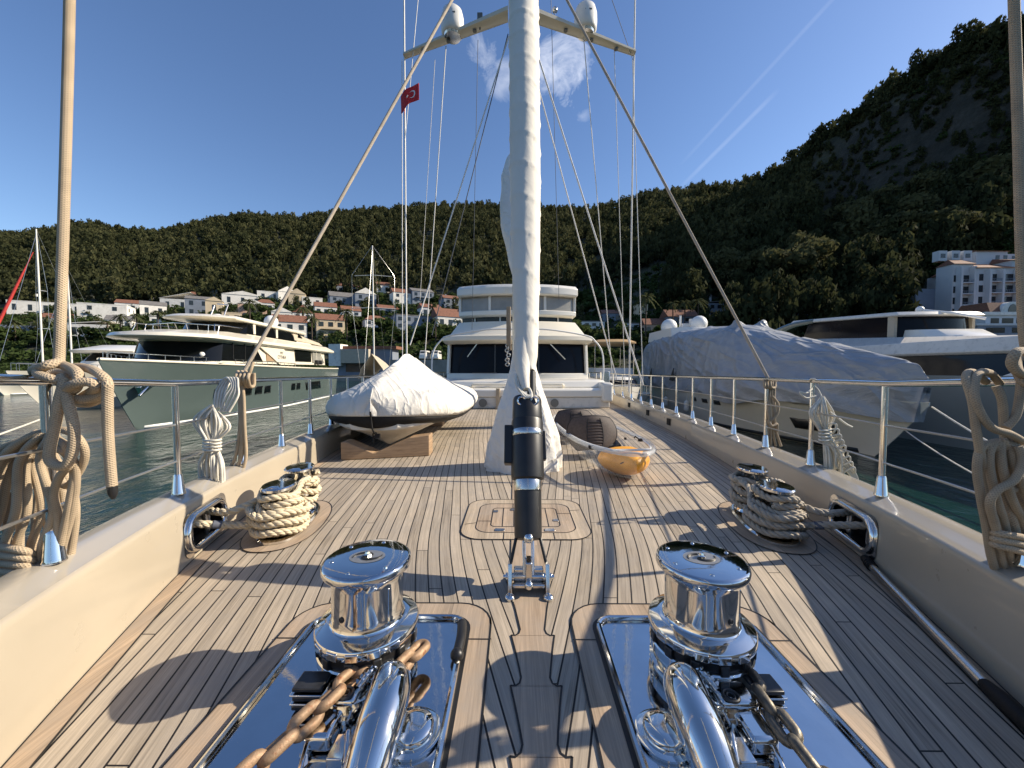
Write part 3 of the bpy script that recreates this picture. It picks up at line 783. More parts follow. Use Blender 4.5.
def stay(a, b, w, mat, n=2):
    m1 = MB(); a, b = Vector(a), Vector(b); m1.tube([a+(b-a)*(k/(n-1)) for k in range(n)], w, 6); m1.build('stay', M[mat], mast)
def ext(a, b, k=1.0): return a+(a-b)*k      # past a, away from b
CH = lambda px, Y, s: Vector((P(px, 380, Y).x, Y, capz(Y)))
def line(p1, Y1, p2, Y2, w, mat, up=0.0):
    a, b = P(*p1, Y1), P(*p2, Y2); stay(a+(a-b)*up, b, w, mat)
line((404, -4), 10.45, (407, 392), 10.45, .021, 'whitewire', .5)
line((402, 60), 10.45, (402.5, 392), 10.6, .011, 'whitewire')
line((418, 0), 10.3, (405, 140), 10.3, .010, 'whitewire', .5)
line((446, 46), 10.1, (423, 385), 11.2, .012, 'whitewire')
line((509, 36), 9.7, (410, 345), 9.6, .017, 'whitewire')
line((508, 34), 9.7, (432, 335), 10.4, .012, 'darkwire')
line((435, 60), 10.4, (420, 300), 12.0, .007, 'whitewire')
line((478, 40), 9.8, (472, 330), 12.0, .007, 'darkwire')
line((538, 86), 9.7, (617, 380), 9.9, .015, 'whitewire')
line((536, 50), 9.7, (643, 385), 9.3, .020, 'whitewire')
line((583, 30), 10.0, (613, 385), 11.5, .012, 'whitewire')
line((635, 0), 10.45, (629, 392), 10.7, .021, 'whitewire', .5)
line((632.5, 60), 10.45, (643, 385), 10.2, .010, 'whitewire')
line((614, 44), 10.3, (625, 385), 11.4, .009, 'whitewire')
line((612, 0), 10.0, (633, 60), 10.4, .007, 'darkwire', .4)
line((551, 0), 9.8, (559, 300), 12.2, .007, 'darkwire')

# flag on the halyard
c = P(419, 83, 10.3)
fl = thing('red_flag', 'small red flag with white crescent and star on the left flag halyard', 'flag', c)
W_, H_ = .62, .42; tilt = R(-22)
def fp(u, v, o=0.0):     # u from hoist, v down
    x = -u*W_*.80; y = .08*math.sin(u*7+v)*u+o; z = -v*H_ - u*W_*.45+.03*math.sin(u*5)
    return c+Vector((x, y, z))
n = 16; m = 10; mb = MB(); mb.add([fp(i/n, j/m) for i in range(n+1) for j in range(m+1)], [(i*(m+1)+j, i*(m+1)+j+1, (i+1)*(m+1)+j+1, (i+1)*(m+1)+j) for i in range(n) for j in range(m)])
mb.build('cloth', M['flagred'], fl, solid=.004)
mb = MB(); o1 = []; o2 = []
for k in range(25):
    a = R(40+280*k/24); o1.append((.36+.155*math.cos(a), .5+.23*math.sin(a)))
    a2 = R(48+264*k/24); o2.append((.395+.125*math.cos(a2), .5+.185*math.sin(a2)))
o = [fp(u, v, -.008) for u, v in o1]+[fp(u, v, -.008) for u, v in o2]
mb.add(o, [(k, k+1, 25+k+1, 25+k) for k in range(24)])
st = []
for k in range(10):
    a = R(180+36*k); q = .10 if k % 2 == 0 else .04; st.append(fp(.60+q*.68*math.cos(a), .5+q*math.sin(a), -.008))
mb.sheet(st); mb.build('crescent_and_star', M['flagwhite'], fl, smooth=False, solid=.003)
# ================================================================== double bollards
def bollard(s, label):
    cx, cy = s*2.27, 3.66
    root = thing('mooring_bollard', label, 'bollard', (cx, cy, 0))
    d = Vector((s*.13, .60, 0)).normalized(); n = Vector((d.y, -d.x, 0))
    def L(a, b, z): return Vector((cx, cy, 0))+d*a+n*b+Vector((0, 0, z))
    def oval(a, b, z, N=48, e=2.6):
        out = []
        for k in range(N):
            t = 2*math.pi*k/N; c_, s_ = math.cos(t), math.sin(t)
            out.append(L(a*math.copysign(abs(c_)**(2/e), c_), b*math.copysign(abs(s_)**(2/e), s_), z))
        return out
    m1 = MB(); m1.loft([oval(.50, .205, .008), oval(.50, .205, .028), oval(.485, .19, .042), oval(.46, .165, .042), oval(.45, .155, .03)]); m1.build('base_plate', M['chrome'], root)
    m1 = MB(); o = oval(.62, .32, .0055, 48, 2.4); i_ = oval(.495, .20, .0055); k0 = len(o); m1.add(o+i_, [(k, (k+1) % k0, k0+(k+1) % k0, k0+k) for k in range(k0)])
    mg = m1.build('teak_surround', M['teakm'], root, smooth=False, fix=True)
    m1 = MB(); closed_ribbon([(p.x, p.y) for p in oval(.62, .32, 0, 48, 2.4)], .009, .0075, m1); m1.build('caulking_seam', M['seam'], mg, smooth=False)
    for k, z in ((-.28, .44), (.27, .46)):
        b = L(k, 0, 0)
        m1 = MB(); m1.lathe([(.135, .035), (.118, .06), (.108, .12), (.104, .3), (.112, z-.03), (.125, z-.012)], b, 36); po = m1.build('bollard_post', M['chrome'], root)
        m1 = MB(); secs = []
        for sc_, zz in ((.90, -.016), (1.0, -.004), (1.0, .016), (.93, .026), (.4, .028)):
            row = []
            for q in range(36):
                t = 2*math.pi*q/36
                pt = b+d*(math.cos(t)*.185*sc_)+n*(math.sin(t)*.135*sc_); row.append(pt+Vector((0, 0, z+zz)))
            secs.append(row)
        m1.loft(secs); m1.build('bollard_cap', M['chrome'], po)
    return L, d, n
def mooring_rope(s, L, mat, label, seed):
    rng = random.Random(seed); RR = .031
    root = thing('mooring_rope', label, 'rope', L(0, 0, .03))
    path = []
    hz = Vector((s*(eb(3.10)+.05), 3.05, .24)); hz2 = Vector((s*(eb(3.28)+.06), 3.26, .15))
    # turns piled on the near post
    a0 = -.28
    def turn(cen, r, z0, z1, n, start, flat=1.0, wob=.02):
        out = []
        N = int(n*14)
        for i in range(N+1):
            t = start+2*math.pi*i/14; z = z0+(z1-z0)*i/N
            rr = r+wob*math.sin(t*1.7+seed+i*.3)
            out.append(L(cen+math.cos(t)*rr, math.sin(t)*rr*flat, z+.015*math.sin(t*2+i*.5)))
        return out
    m1 = MB()
    p1 = [hz+Vector((s*.15, -.05, .02)), hz, (hz+L(a0-.02, -.16*1, .12))/2+Vector((0, 0, -.01))]+turn(a0, .165, .085, .335, 4.3, math.pi*.6)
    m1.twist(catmull(p1, 3), RR, .16)
    p2 = turn(a0, .215, .075, .27, 2.6, 1.0, 1.0, .012)
    # figure of eight over to the far post
    p2 += [L(-.05, -.12, .33), L(.15, -.13, .36)]+turn(.27, .15, .30, .40, 1.5, -1.9)
    m1.twist(catmull(p2, 3), RR, .16)
    p3 = turn(.27, .155, .09, .36, 3.6, 2.0)+[L(.1, .13, .40), L(-.1, .13, .42)]+turn(a0, .150, .375, .40, .8, 1.2)
    p3 += [(L(a0-.2, -.05, .38)+hz2)/2+Vector((0, 0, .02)), hz2+Vector((0, 0, .12)), hz2+Vector((s*.16, .05, .08))]
    m1.twist(catmull(p3, 3), RR, .16)
    m1.build('rope_turns', mat, root, angle=80)
    m1 = MB(); c = (p1[1]+p1[2])/2; dd = (p1[2]-p1[1]).normalized(); m1.tube([p1[2]-dd*.10, p1[2]-dd*.04], RR*1.08, 14); m1.build('whipping', M['amber'], root)
L1, d1_, n1_ = bollard(-1, 'double steel bollard on the left with clean cream rope wound round it')
mooring_rope(-1, L1, M['laid'], 'thick cream three strand rope wound on the left bollard, sunlit', 1)
L2, d2_, n2_ = bollard(1, 'double steel bollard on the right with weathered grey rope wound round it')
mooring_rope(1, L2, M['laidgrey'], 'thick weathered greyish rope wound on the right bollard, half in shade', 2)

# ================================================================== tied ropes on the rails
def hang(name, label, mat, tubes, cat='rope', seg=12, group=None):
    pts = tubes[0][0]; root = thing(name, label, cat, pts[len(pts)//2], 0, group)
    return root
def rope_obj(name, label, strands, mat, r, cat='rope', seg=12, tip=None):
    m1 = MB()
    for st in strands:
        rr = r
        m1.tube(catmull(st, 7), rr, seg)
    if tip is None:
        o = m1.build(name, mat, angle=80); return tag(o, label, cat)
    root = thing(name, label, cat, strands[0][-1]); m1.build('rope_body', mat, root, angle=80)
    m2 = MB(); a, b = tip; m2.tube([a, a+(b-a)*.6, b], [r*.98, r*.9, r*.35], 10); m2.build('black_tip', M['black'], root)
    return root

# left foreground: halyard down to a knot on the rail
Yl = 1.86
q = lambda px, py, dy=0.0: P(px, py, Yl+dy)
up = [P(72, -330, 1.95), P(70, -120, 1.93), P(69.5, 0, 1.91), P(66.5, 120, 1.89), P(63, 240, 1.87), P(60, 330, 1.86), P(59, 362, 1.85)]
knot = [q(59, 362, -.05), q(46, 366, -.09), q(34, 370, -.05), q(40, 376, .05), q(58, 372, .09), q(74, 374, .05), q(70, 381, -.06), q(52, 379, -.11), q(38, 373, -.09), q(50, 364, -.03), q(66, 366, -.05), q(78, 374, -.10), q(76, 388, -.10), q(66, 392, -.04), q(62, 380, .07), q(72, 368, .07), q(86, 368, .0), q(98, 373, -.08), q(107, 382, -.09), q(104, 392, -.07), q(92, 398, -.07), q(76, 399, -.08), q(66, 393, -.09), q(72, 385, -.13), q(88, 382, -.12), q(96, 388, -.10), q(84, 396, -.02), q(76, 402, .02), q(90, 403, -.02), q(103, 396, -.05), q(107.5, 384, -.10), q(107.5, 396, -.10), q(108, 430, -.09), q(110, 462, -.09), q(112, 486, -.09)]
loop = [q(66, 378, -.10), q(60, 398, -.12), q(55, 425, -.12), q(50, 448, -.12), q(50, 460, -.12), q(58, 466, -.12), q(67, 464, -.12), q(73, 450, -.12), q(74, 430, -.12), q(70, 410, -.12), q(65, 390, -.11), q(62, 376, -.08)]
rope_obj('knotted_halyard', 'thick beige rope coming down to a big knot on the left rail, end hanging free', [up+knot, loop], M['rope'], .0205, 'rope', 14, (q(112, 486, -.09), q(113.5, 499, -.09)))
# coil hanging outside the left rail
co = []
for k in range(9):
    f = k/8
    x0 = 36+6*math.sin(k*1.7); dy = .05+.05*math.sin(k*2.1)
    bx = -62+f*104+3*math.sin(k*3.1)
    co.append([q(58-3*f, 432+5*math.cos(k), dy+.02), q(22+26*f, 440+4*math.sin(k*2), dy-.02), q(-16+f*56, 462, dy-.03), q(bx+12, 510, dy-.02), q(bx, 550, dy), q(bx+6, 590, dy+.03), q(bx+24, 596, dy+.07), q(bx+30, 555, dy+.11), q(bx+34, 500, dy+.10), q(48+4*f, 452, dy+.08)])
co.append([q(44, 442, .10), q(58, 430, -.02), q(76, 436, -.06), q(85, 452, -.05), q(80, 470, -.02), q(66, 486, .02), q(56, 470, .05)])
co.append([q(38, 440, .05), q(56, 448, -.05), q(72, 458, -.06), q(76, 480, -.03), q(72, 510, 0), q(62, 548, .04), q(50, 590, .08)])
co.append([q(52, 436, .0), q(66, 446, -.06), q(70, 464, -.07), q(60, 476, -.05), q(54, 494, -.03), q(58, 520, 0), q(56, 560, .03), q(40, 600, .06)])
co.append([q(36, 432, .06), q(38, 438, .04), q(44, 446, .0), q(64, 452, -.05), q(74, 470, -.04), q(70, 500, -.02), q(60, 545, .02), q(44, 598, .05)])
for k in range(4): co.append([q(-12, 545+k*8, .04), q(8, 548+k*8, -.05), q(28, 552+k*7, -.04), q(40, 560+k*6, .06)])
rope_obj('rope_coil', 'large coil of thick beige rope hanging outside the left rail', co, M['rope'], .0165, 'rope', 12)

# right foreground
Yr = 1.90; q2 = lambda px, py, dy=0.0: P(px, py, Yr+dy)
up = [P(1006, -330, 2.0), P(1011, -120, 1.97), P(1014, 0, 1.95), P(1018, 120, 1.93), P(1021, 240, 1.91), P(1024, 330, 1.90), P(1028, 352, 1.9)]
kn = [q2(1028, 352), q2(1017, 352, -.10), q2(1012, 364, -.10), q2(1022, 374, -.08), q2(1036, 368, .0), q2(1026, 356, .06), q2(1016, 362, .05), q2(1022, 380, -.06), q2(1034, 384, -.1)]
rope_obj('tied_halyard', 'beige rope at the right edge coming down to a knot above the rail', [up+kn], M['rope2'], .0195, 'rope', 14)
co = [[q2(986, 382, .10), q2(972, 372, .02), q2(966, 378, -.06), q2(972, 400, -.09), q2(976, 428, -.09), q2(980, 452, -.08), q2(984, 470, -.06)],
      [q2(1000, 384, .08), q2(990, 373, .06), q2(978, 374, -.06), q2(974, 392, -.10), q2(980, 412, -.11), q2(992, 428, -.11), q2(1010, 434, -.10), q2(1024, 442, -.08)],
      [q2(996, 386, -.05), q2(1002, 400, -.06), q2(1004, 424, -.05), q2(1005, 445, -.05), q2(1003, 470, -.06), q2(1012, 490, -.06), q2(1022, 470, -.03)],
      [q2(1022, 372, -.06), q2(1020, 395, -.06), q2(1016, 415, -.07), q2(1006, 428, -.07)]]
for k in range(8):
    f = k/7; bx = 988+f*66
    co.append([q2(1006+4*math.sin(k), 442+3*math.cos(k*2), -.04+.03*math.sin(k)), q2(984+30*f, 445, -.07), q2(977+f*44, 466, -.08+.05*(k % 2)), q2(981+f*54, 498, -.07+.05*(k % 2)), q2(bx-2, 525, -.04), q2(bx+4, 560, .0), q2(bx+14, 580, .05), q2(bx+20, 540, .10), q2(bx+6, 490, .08), q2(1010, 452, .05)])
co.append([q2(1018, 446, -.10), q2(1022, 462, -.11), q2(1014, 480, -.12), q2(998, 490, -.12), q2(990, 502, -.11), q2(994, 522, -.08), q2(1002, 545, -.05)])
for k in range(3): co.append([q2(990, 531+k*5, .06), q2(996, 533+k*6, -.07), q2(1016, 536+k*7, -.09), q2(1036, 540+k*8, -.04)])
rope_obj('rope_coil', 'large coil of tan rope slung over the right rail at the picture edge', co, M['rope2'], .0165, 'rope', 12)

# small hanks further along the rails
def hank(cx, cy0, cy1, cw, Y, s, r, n, seed, splay=0.0):
    rng = random.Random(seed); out = []
    for k in range(n):
        f = (k+.5)/n-.5; a = rng.uniform(-.05, .05); b = rng.uniform(-.05, .05)
        top = cy0+rng.uniform(0, 5); mid = cy0+(cy1-cy0)*.52; bot = cy1+rng.uniform(-6, 4)
        x0 = cx+f*cw*.5; x1 = cx+f*cw*1.25+rng.uniform(-2, 2); x2 = cx+f*cw+splay+rng.uniform(-2, 2)
        out.append([P(cx+f*3, top, Y+a*.4), P(x1-cw*.22, (top+mid)/2-4, Y+a-.03), P(cx+f*cw*.45+splay*.3, mid, Y+a*.6), P(x2, (mid+bot)/2, Y+b), P(x2+1, bot, Y+b+.02), P(x2+3, bot-1, Y+b+.05), P(x2+2, (mid+bot)/2, Y+b+.05), P(cx+f*cw*.4+1+splay*.3, mid-2, Y+b+.04), P(x1+cw*.22, (top+mid)/2, Y+b+.05), P(cx+f*3+1, top+1, Y+.05)])
    mid = cy0+(cy1-cy0)*.52
    for k in range(4):
        y = mid-5+3.3*k; w = cw*.36; xx = cx+splay*.3
        out.append([P(xx-w, y, Y+.02), P(xx-w*.7, y+1, Y-.07), P(xx+w*.3, y+1, Y-.08), P(xx+w, y, Y-.02), P(xx+w*.9, y-1, Y+.07)])
    return out
m = hank(212, 404, 482, 24, 3.55, -1, .0105, 11, 3)
m += [[P(214+k*3, 408, 3.6), P(216+k*3, 392, 3.65), P(222+k*3, 381, 3.72), P(228+k*3, 378, 3.70), P(232+k*2, 386, 3.66), P(226+k*4, 396, 3.62), P(220+k*3, 412, 3.58)] for k in range(4)]
rope_obj('cord_hank', 'bleached thin white cord hank hanging from the left rail', m, M['cord'], .0105, 'rope', 8)
m = [[P(236+k*1.6, 378, 4.02), P(239+k*1.5, 396, 4.0), P(240+k*1.5, 425, 4.0), P(236+k*2+4*(k % 2), 455, 4.02), P(228+k*5, 470, 4.03)] for k in range(4)]
m += [[P(238+k*4, 371.5, 4.02), P(236+k*4, 378, 3.93), P(238+k*4, 386, 4.03), P(242+k*4, 385, 4.10), P(242+k*4, 373, 4.10)] for k in range(4)]
m += [[P(246, 378, 4.0), P(250, 372, 3.98), P(253, 362, 4.0)]]
rope_obj('rope_hank', 'tan rope lashed round the left rail beside the white cord hank', m, M['rope'], .017, 'rope', 10)
m = hank(822, 396, 470, 17, 4.0, 1, .009, 12, 5, 10)
m += [[P(812, 389, 4.05), P(806, 393, 3.98), P(800, 392, 3.97), P(806, 398, 3.98), P(816, 396, 4.0)], [P(830, 412, 3.98), P(838, 418, 3.95), P(846, 424, 3.97), P(852, 427, 4.0)], [P(820, 384, 4.02), P(814, 379, 4.0), P(810, 381, 4.1), P(818, 390, 4.08), P(822, 398, 4.02)]]
for k in range(9): m.append([P(826+k*2.3, 424+6*k, 3.98), P(836+k*2.2, 424+5.4*k, 3.94), P(834+k*2.6, 432+5.0*k, 3.97), P(828+k*3, 433+5*k, 4.02)])
m += [[P(824+k*1.5, 436, 4.0), P(834+k*2, 452, 3.98), P(846+k*2.5, 470, 4.0), P(855+k, 480, 4.02)] for k in range(4)]
rope_obj('cord_hank', 'untidy grey white cord hank hanging from the right rail', m, M['cord'], .009, 'rope', 8)
m = [[P(768+k*2.2, 384, 5.2), P(767+k*2.4, 398, 5.15), P(769+k*2.4-2*(k % 2), 412, 5.12), P(768+k*2.6, 430, 5.16), P(766+k*5, 446, 5.2)] for k in range(4)]
m += [[P(764+k*3, 380, 5.15), P(765+k*3, 387, 5.10), P(769+k*3, 387, 5.2), P(769+k*3, 379.5, 5.26)] for k in range(3)]
m += [[P(772, 396, 5.1), P(778, 404, 5.1), P(777, 414, 5.1), P(770, 420, 5.1), P(768, 410, 5.1)], [P(768, 420, 5.1), P(772, 426, 5.08), P(777, 424, 5.1), P(777, 432, 5.12)]]
rope_obj('rope_hank', 'tan rope hank tied to the right rail further along', m, M['rope2'], .016, 'rope', 10)

# the two diagonal stays tied to the rails
a, b = P(241, 377, 4.06), P(452, 0, 7.2); o = MB().tube([b+(b-a)*.8, b, a], [.027, .025, .0195], 10).build('diagonal_stay', M['forestay']); tag(o, 'brown diagonal stay rising from the left rail up towards the mast', 'rope')
a, b = P(770, 382, 5.22), P(567, 0, 8.4); o = MB().tube([b+(b-a)*.8, b, a], [.028, .026, .020], 10).build('diagonal_stay', M['forestay']); tag(o, 'brown diagonal stay rising from the right rail up towards the mast', 'rope')

# boat hook pole lying in the right waterway
root = thing('boat_hook_pole', 'steel boat hook pole with black ends lying along the right bulwark', 'pole', G(930, 625, .03))
a, b, c, d = G(868, 562, .035), G(873, 568, .035), G(985, 684, .04), G(1040, 735, .04)
MB().tube([b, c], .0255, 14).build('pole_tube', M['steel'], root)
MB().tube([a-(b-a)*.6, b], .030, 12).build('black_end', M['rubber'], root)
MB().tube([c, c+(d-c)*.3, d], [.026, .036, .034], 14).build('grip', M['rubber'], root)
for k in range(3): MB().torus(a+(b-a)*(.2+.3*k), .030, .006, (b-a).to_track_quat('Z', 'Y').to_matrix(), 16, 6).build('end_rib', M['rubber'], root)

# ================================================================== covered dinghy on its chocks
dg = thing('covered_dinghy', 'inflatable dinghy under a white fabric cover standing on timber chocks', 'dinghy', (-2.28, 8.5, 0))
BX, BY, LEN = -2.42, 6.15, 4.9
def hwid(t):   # t metres from the bow
    return interp(t, [0, .06, .2, .45, .8, 1.2, 1.8, 3.5, 4.9], [.10, .36, .66, .90, 1.08, 1.19, 1.26, 1.27, 1.20])
def tz(t): return interp(t, [0, .5, 1.2, 2.5, 4.9], [.84, .79, .72, .67, .65])
def ridge(t): return interp(t, [0, .10, .5, 1.2, 1.9, 2.3, 2.9, 4.0, 4.9], [.98, 1.16, 1.33, 1.58, 1.76, 1.80, 1.72, 1.50, 1.30])
secs = []
ts = list(np.concatenate([np.linspace(.0, .8, 18), np.linspace(.86, 4.9, 48)]))
for t in ts:
    w = hwid(t); zb = tz(t)-.12; zt = ridge(t); row = []
    prof = [(-1.0, 0), (-1.035, .07), (-1.04, .16), (-1.0, .27), (-.90, .37)]
    for u, h in prof: row.append((u, zb+h*min(1, .35+t*1.3)))
    zs = row[-1][1]
    for k in range(1, 20):
        u = -.90+1.80*k/20; v = 1-abs(u)/.90
        sag = -.06*math.sin(math.pi*v)*sm(.3, 1.5, t)
        row.append((u, zs+(zt-zs)*(v**.92)+sag))
    for u, h in reversed(prof): row.append((-u, zb+h*min(1, .35+t*1.3)))
    out = []
    for k, (u, z) in enumerate(row):
        p = Vector((BX+u*w, BY+t+(.0 if t > .02 else 0), z))
        nz = noise.fractal(Vector((p.x*1.6, p.y*1.1, p.z*1.6)), 1, 2.1, 5); r2 = noise.ridged_multi_fractal(Vector((p.x*1.1+2, p.y*.9, p.z*2)), 1, 2, 4, 1, 2)
        e = min(1, min(k, len(row)-1-k)/4)
        p.z += e*(.030*nz+.018*(r2-1.2)); p.x += e*.022*noise.noise(Vector((p.y*2.3, p.z*3, 5)))
        out.append(p)
    secs.append(out)
mb = MB(); mb.loft(secs, closed=False)
q0 = secs[0]; m_ = len(q0); mb.add(q0, [(i, i+1, m_-2-i, m_-1-i) for i in range((m_-1)//2-1)])
cov = mb.build('fabric_cover', M['dinghycloth'], dg, angle=65, solid=.006)
m1 = MB(); m1.tube([Vector((BX+k*.0, BY-.012+.0, .0)) for k in ()] or [Vector((BX, BY-.01, .79)), Vector((BX, BY-.012, 1.0)), Vector((BX, BY+.10, 1.165))], .010, 6); m1.build('cover_seam', M['dinghycloth'], cov)
for zoff, tag_ in ((0, 'p'), ):
    secs = []
    for t in ts:
        w = hwid(t)*1.0; zc = tz(t)-.15; row = []
        for k in range(14):
            a = R(-150+240*k/13)
        for s in (-1,): pass
        row = [Vector((BX+w*math.cos(a)*1.0, BY+t, zc+.17*math.sin(a))) for a in [R(360*k/24) for k in range(24)]]
        secs.append(row)
    mb = MB(); mb.loft(secs); mb.build('rubber_tube', M['rubber'], dg, angle=70)
# vee hull below
secs = []
for t in np.linspace(.12, 4.8, 30):
    w = hwid(t)*.86; k = sm(.0, 1.6, t); keel = .50-.42*sm(.05, 1.0, t)**.8; ch_ = .50
    ch_ = max(ch_, keel+.02)
    zt_ = tz(t)-.10
    secs.append([Vector((BX-w*.98, BY+t, zt_)), Vector((BX-w*.93, BY+t, ch_+.02)), Vector((BX-w*.85, BY+t, ch_-.015)), Vector((BX-w*.4, BY+t, (ch_+keel)/2-.02)), Vector((BX, BY+t, keel)), Vector((BX+w*.4, BY+t, (ch_+keel)/2-.02)), Vector((BX+w*.85, BY+t, ch_-.015)), Vector((BX+w*.93, BY+t, ch_+.02)), Vector((BX+w*.98, BY+t, zt_))])
mb = MB(); mb.loft(secs); mb.build('hull', M['whitedirt'], dg, angle=30, fix=True)
m1 = MB(); m1.tube(catmull([Vector((BX, BY-.02, .80)), Vector((BX+.01, BY-.015, .66)), Vector((BX+.03, BY-.02, .52)), Vector((BX+.05, BY+.03, .44))], 5), .016, 8)
m1.torus(Vector((BX+.05, BY+.04, .42)), .035, .011, Matrix.Rotation(R(90), 3, 'X'), 16, 6); m1.box(Vector((BX+.09, BY+.05, .40)), (.08, .05, .07)); m1.tube([Vector((BX+.02, BY+.03, .42)), Vector((BX+.03, BY+.02, .30))], .012, 6)
m1.build('bow_strap', M['rubber'], dg)
for yy, lab in ((6.42, 'front timber chock under the bow of the covered dinghy'), (9.9, 'rear timber chock under the stern of the covered dinghy')):
    mb = MB(); x0, x1 = BX-.50, BX+(.86 if yy < 8 else .45); dy = .14
    pr = [(x0, .006), (x1, .006), (x1, .36), (BX+(.55 if yy < 8 else .40), .33), (BX+.02, .10), (BX-.02, .10), (BX-.42, .30), (x0, .30)]
    mb.prism([(x, yy+(x-BX)*.25-dy, z) for x, z in pr], (0, .28, 0))
    tag(mb.build('timber_chock', M['wood'], None, smooth=False, bevel=.012), lab, 'chock')

# ================================================================== clear kayak
kt = NT('clear_polycarbonate'); kt.b.inputs['Base Color'].default_value = (.93, .95, .95, 1); kt.b.inputs['Roughness'].default_value = .07
kt.b.inputs['Base Color'].default_value = (.8, .82, .82, 1); kt.b.inputs['Alpha'].default_value = .085; kt.b.inputs['IOR'].default_value = 1.5; kt.b.inputs['Specular IOR Level'].default_value = .8
kt.b.inputs['Coat Weight'].default_value = .5; kt.b.inputs['Coat Roughness'].default_value = .03
M['clear'] = kt.m
ky = thing('clear_kayak', 'transparent kayak with two brown seats lying on the deck right of the sail cover', 'kayak', (1.2, 6.8, 0))
KB = Vector((1.46, 4.72, 0)); KE = Vector((1.12, 9.1, 0)); KD = (KE-KB).normalized(); KN = Vector((KD.y, -KD.x, 0)); KL = (KE-KB).length
def kp(t, u, z): return KB+KD*(t*KL)+KN*u+Vector((0, 0, z))
def kw(t): return .56*max(0, 1-abs(2*t-1)**3.0)**.62
def kg(t): return .38+.05*abs(2*t-1)**2
def kk(t): return .012+.2*max(0, abs(2*t-1)-.72)**1.3*2.3
secs = []
for t in np.linspace(.004, .996, 44):
    w = max(.02, kw(t)); g = kg(t); k0 = min(kk(t), g-.05); row = []
    for i in range(17):
        a = -math.pi/2+math.pi*i/16; row.append(kp(t, w*math.copysign(abs(math.sin(a))**.8, math.sin(a)), g-(g-k0)*abs(math.cos(a))**.7))
    secs.append(row)
MB().loft(secs, closed=False).build('hull_shell', M['clear'], ky, angle=75, solid=.006)
rim = [kp(t, kw(t), kg(t)) for t in np.linspace(.005, .995, 40)]+[kp(t, -kw(t), kg(t)) for t in np.linspace(.99, .01, 40)]
kt2 = NT('clear_gunwale'); kt2.b.inputs['Base Color'].default_value = (.75, .77, .77, 1); kt2.b.inputs['Alpha'].default_value = .42; kt2.b.inputs['Roughness'].default_value = .08; M['clearrim'] = kt2.m
MB().tube(rim, .034, 10, closed=True).build('gunwale_tube', M['clearrim'], ky)
inner = [kp(t, kw(t)-.05, kg(t)+.006) for t in np.linspace(.07, .93, 34)]+[kp(t, -kw(t)+.05, kg(t)+.006) for t in np.linspace(.93, .07, 34)]
MB().tube(inner, .017, 8, closed=True).build('alloy_trim', M['dome'], ky)
for t0, t1, lab in ((.025, .215, 'a'), (.76, .97, 'b')):
    secs = []
    for t in np.linspace(t0, t1, 22):
        e = math.sin(math.pi*(t-t0)/(t1-t0))**.45; w = max(.02, min(kw(t)*.88-.01, .44))*max(.08, e); g = kg(t)+.03*e; k0 = kk(t)+.02; mid = (g+k0)/2; row = []
        for i in range(24):
            a = 2*math.pi*i/24; wr = 1+.04*noise.noise(Vector((t*14, math.cos(a)*2, math.sin(a)*2)))
            row.append(kp(t, w*math.cos(a)*wr, mid+(g-k0)/2*math.sin(a)*max(.1, e)*wr*(.9 if math.sin(a) > 0 else 1)))
        secs.append(row)
    bag = MB().loft(secs).build('float_bag', M['yellow'], ky, angle=80)
    if lab == 'a':
        m1 = MB(); m1.tube(catmull([kp(.055, -.18, .26), kp(.05, -.1, .30), kp(.05, -.02, .28), kp(.052, .04, .22), kp(.055, .10, .20), kp(.05, .08, .27)], 5), .006, 6); m1.ball(kp(.05, .06, .31), .018); m1.build('cord_and_valve', M['seatblk'], bag)
for t, sc_ in ((.37, 1.32), (.66, 1.25)):
    # padded back rest: curved shell facing the bow-away side
    b = kp(t, 0, .12); secs = []
    st = thing_part = None
    def bp(u, h, o):   # u across -1..1, h 0..1 up, o outward (towards the camera)
        wd = (.27*math.sin(math.pi*(.14+.66*h))**.8+.06)*sc_
        return kp(t, -.12, 0)+KN*(u*wd)+KD*(.10*(u*u)*1.4-.06+.16*h-o)+Vector((0, 0, .16+.42*h*sc_-.05*u*u))
    nu, nh = 16, 14; g = [bp(-1+2*i/nu, j/nh, .0) for i in range(nu+1) for j in range(nh+1)]; bk = [bp(-1+2*i/nu, j/nh, .055*(1-abs(-1+2*i/nu)**4)*(1-abs(2*j/nh-1)**6)+.004) for i in range(nu+1) for j in range(nh+1)]
    o_ = len(g); fs = []
    for i in range(nu):
        for j in range(nh):
            a = i*(nh+1)+j; fs += [(a, a+1, a+nh+2, a+nh+1), (o_+a, o_+a+nh+1, o_+a+nh+2, o_+a+1)]
    mb = MB(); mb.add(g+bk, fs)
    se = mb.build('seat_back', M['seatfab'], ky, angle=80)
    m1 = MB()
    for u in (-1, 1):
        m1.tube(catmull([bp(u*.30*(1.15-.25*h), h, .062) for h in np.linspace(.05, .92, 8)], 4), .010, 6)
        m1.tube(catmull([bp(u*.99, h, .004) for h in np.linspace(0.03, .97, 9)], 4), .011, 6)
    m1.tube(catmull([bp(u, .97, .006) for u in np.linspace(-1, 1, 9)], 4), .011, 6)
    m1.tube(catmull([bp(u, .80, .058) for u in np.linspace(-.34, .34, 5)], 4), .010, 6)
    m1.build('seat_piping', M['seatblk'], se)
    m1 = MB()
    for h in np.linspace(.15, .72, 8): m1.tube(catmull([bp(u, h, .050) for u in np.linspace(-.30, .30, 6)], 3), .019, 8)
    m1.build('back_rib', M['seatfab'], se)
    m1 = MB(); q_ = [kp(t, -.26*sc_, .16), kp(t, .26*sc_, .16), kp(t+.085, .30*sc_, .18), kp(t+.085, -.30*sc_, .18)]; m1.prism(q_, (0, 0, .07)); m1.build('seat_base', M['seatblk'], ky, bevel=.03)
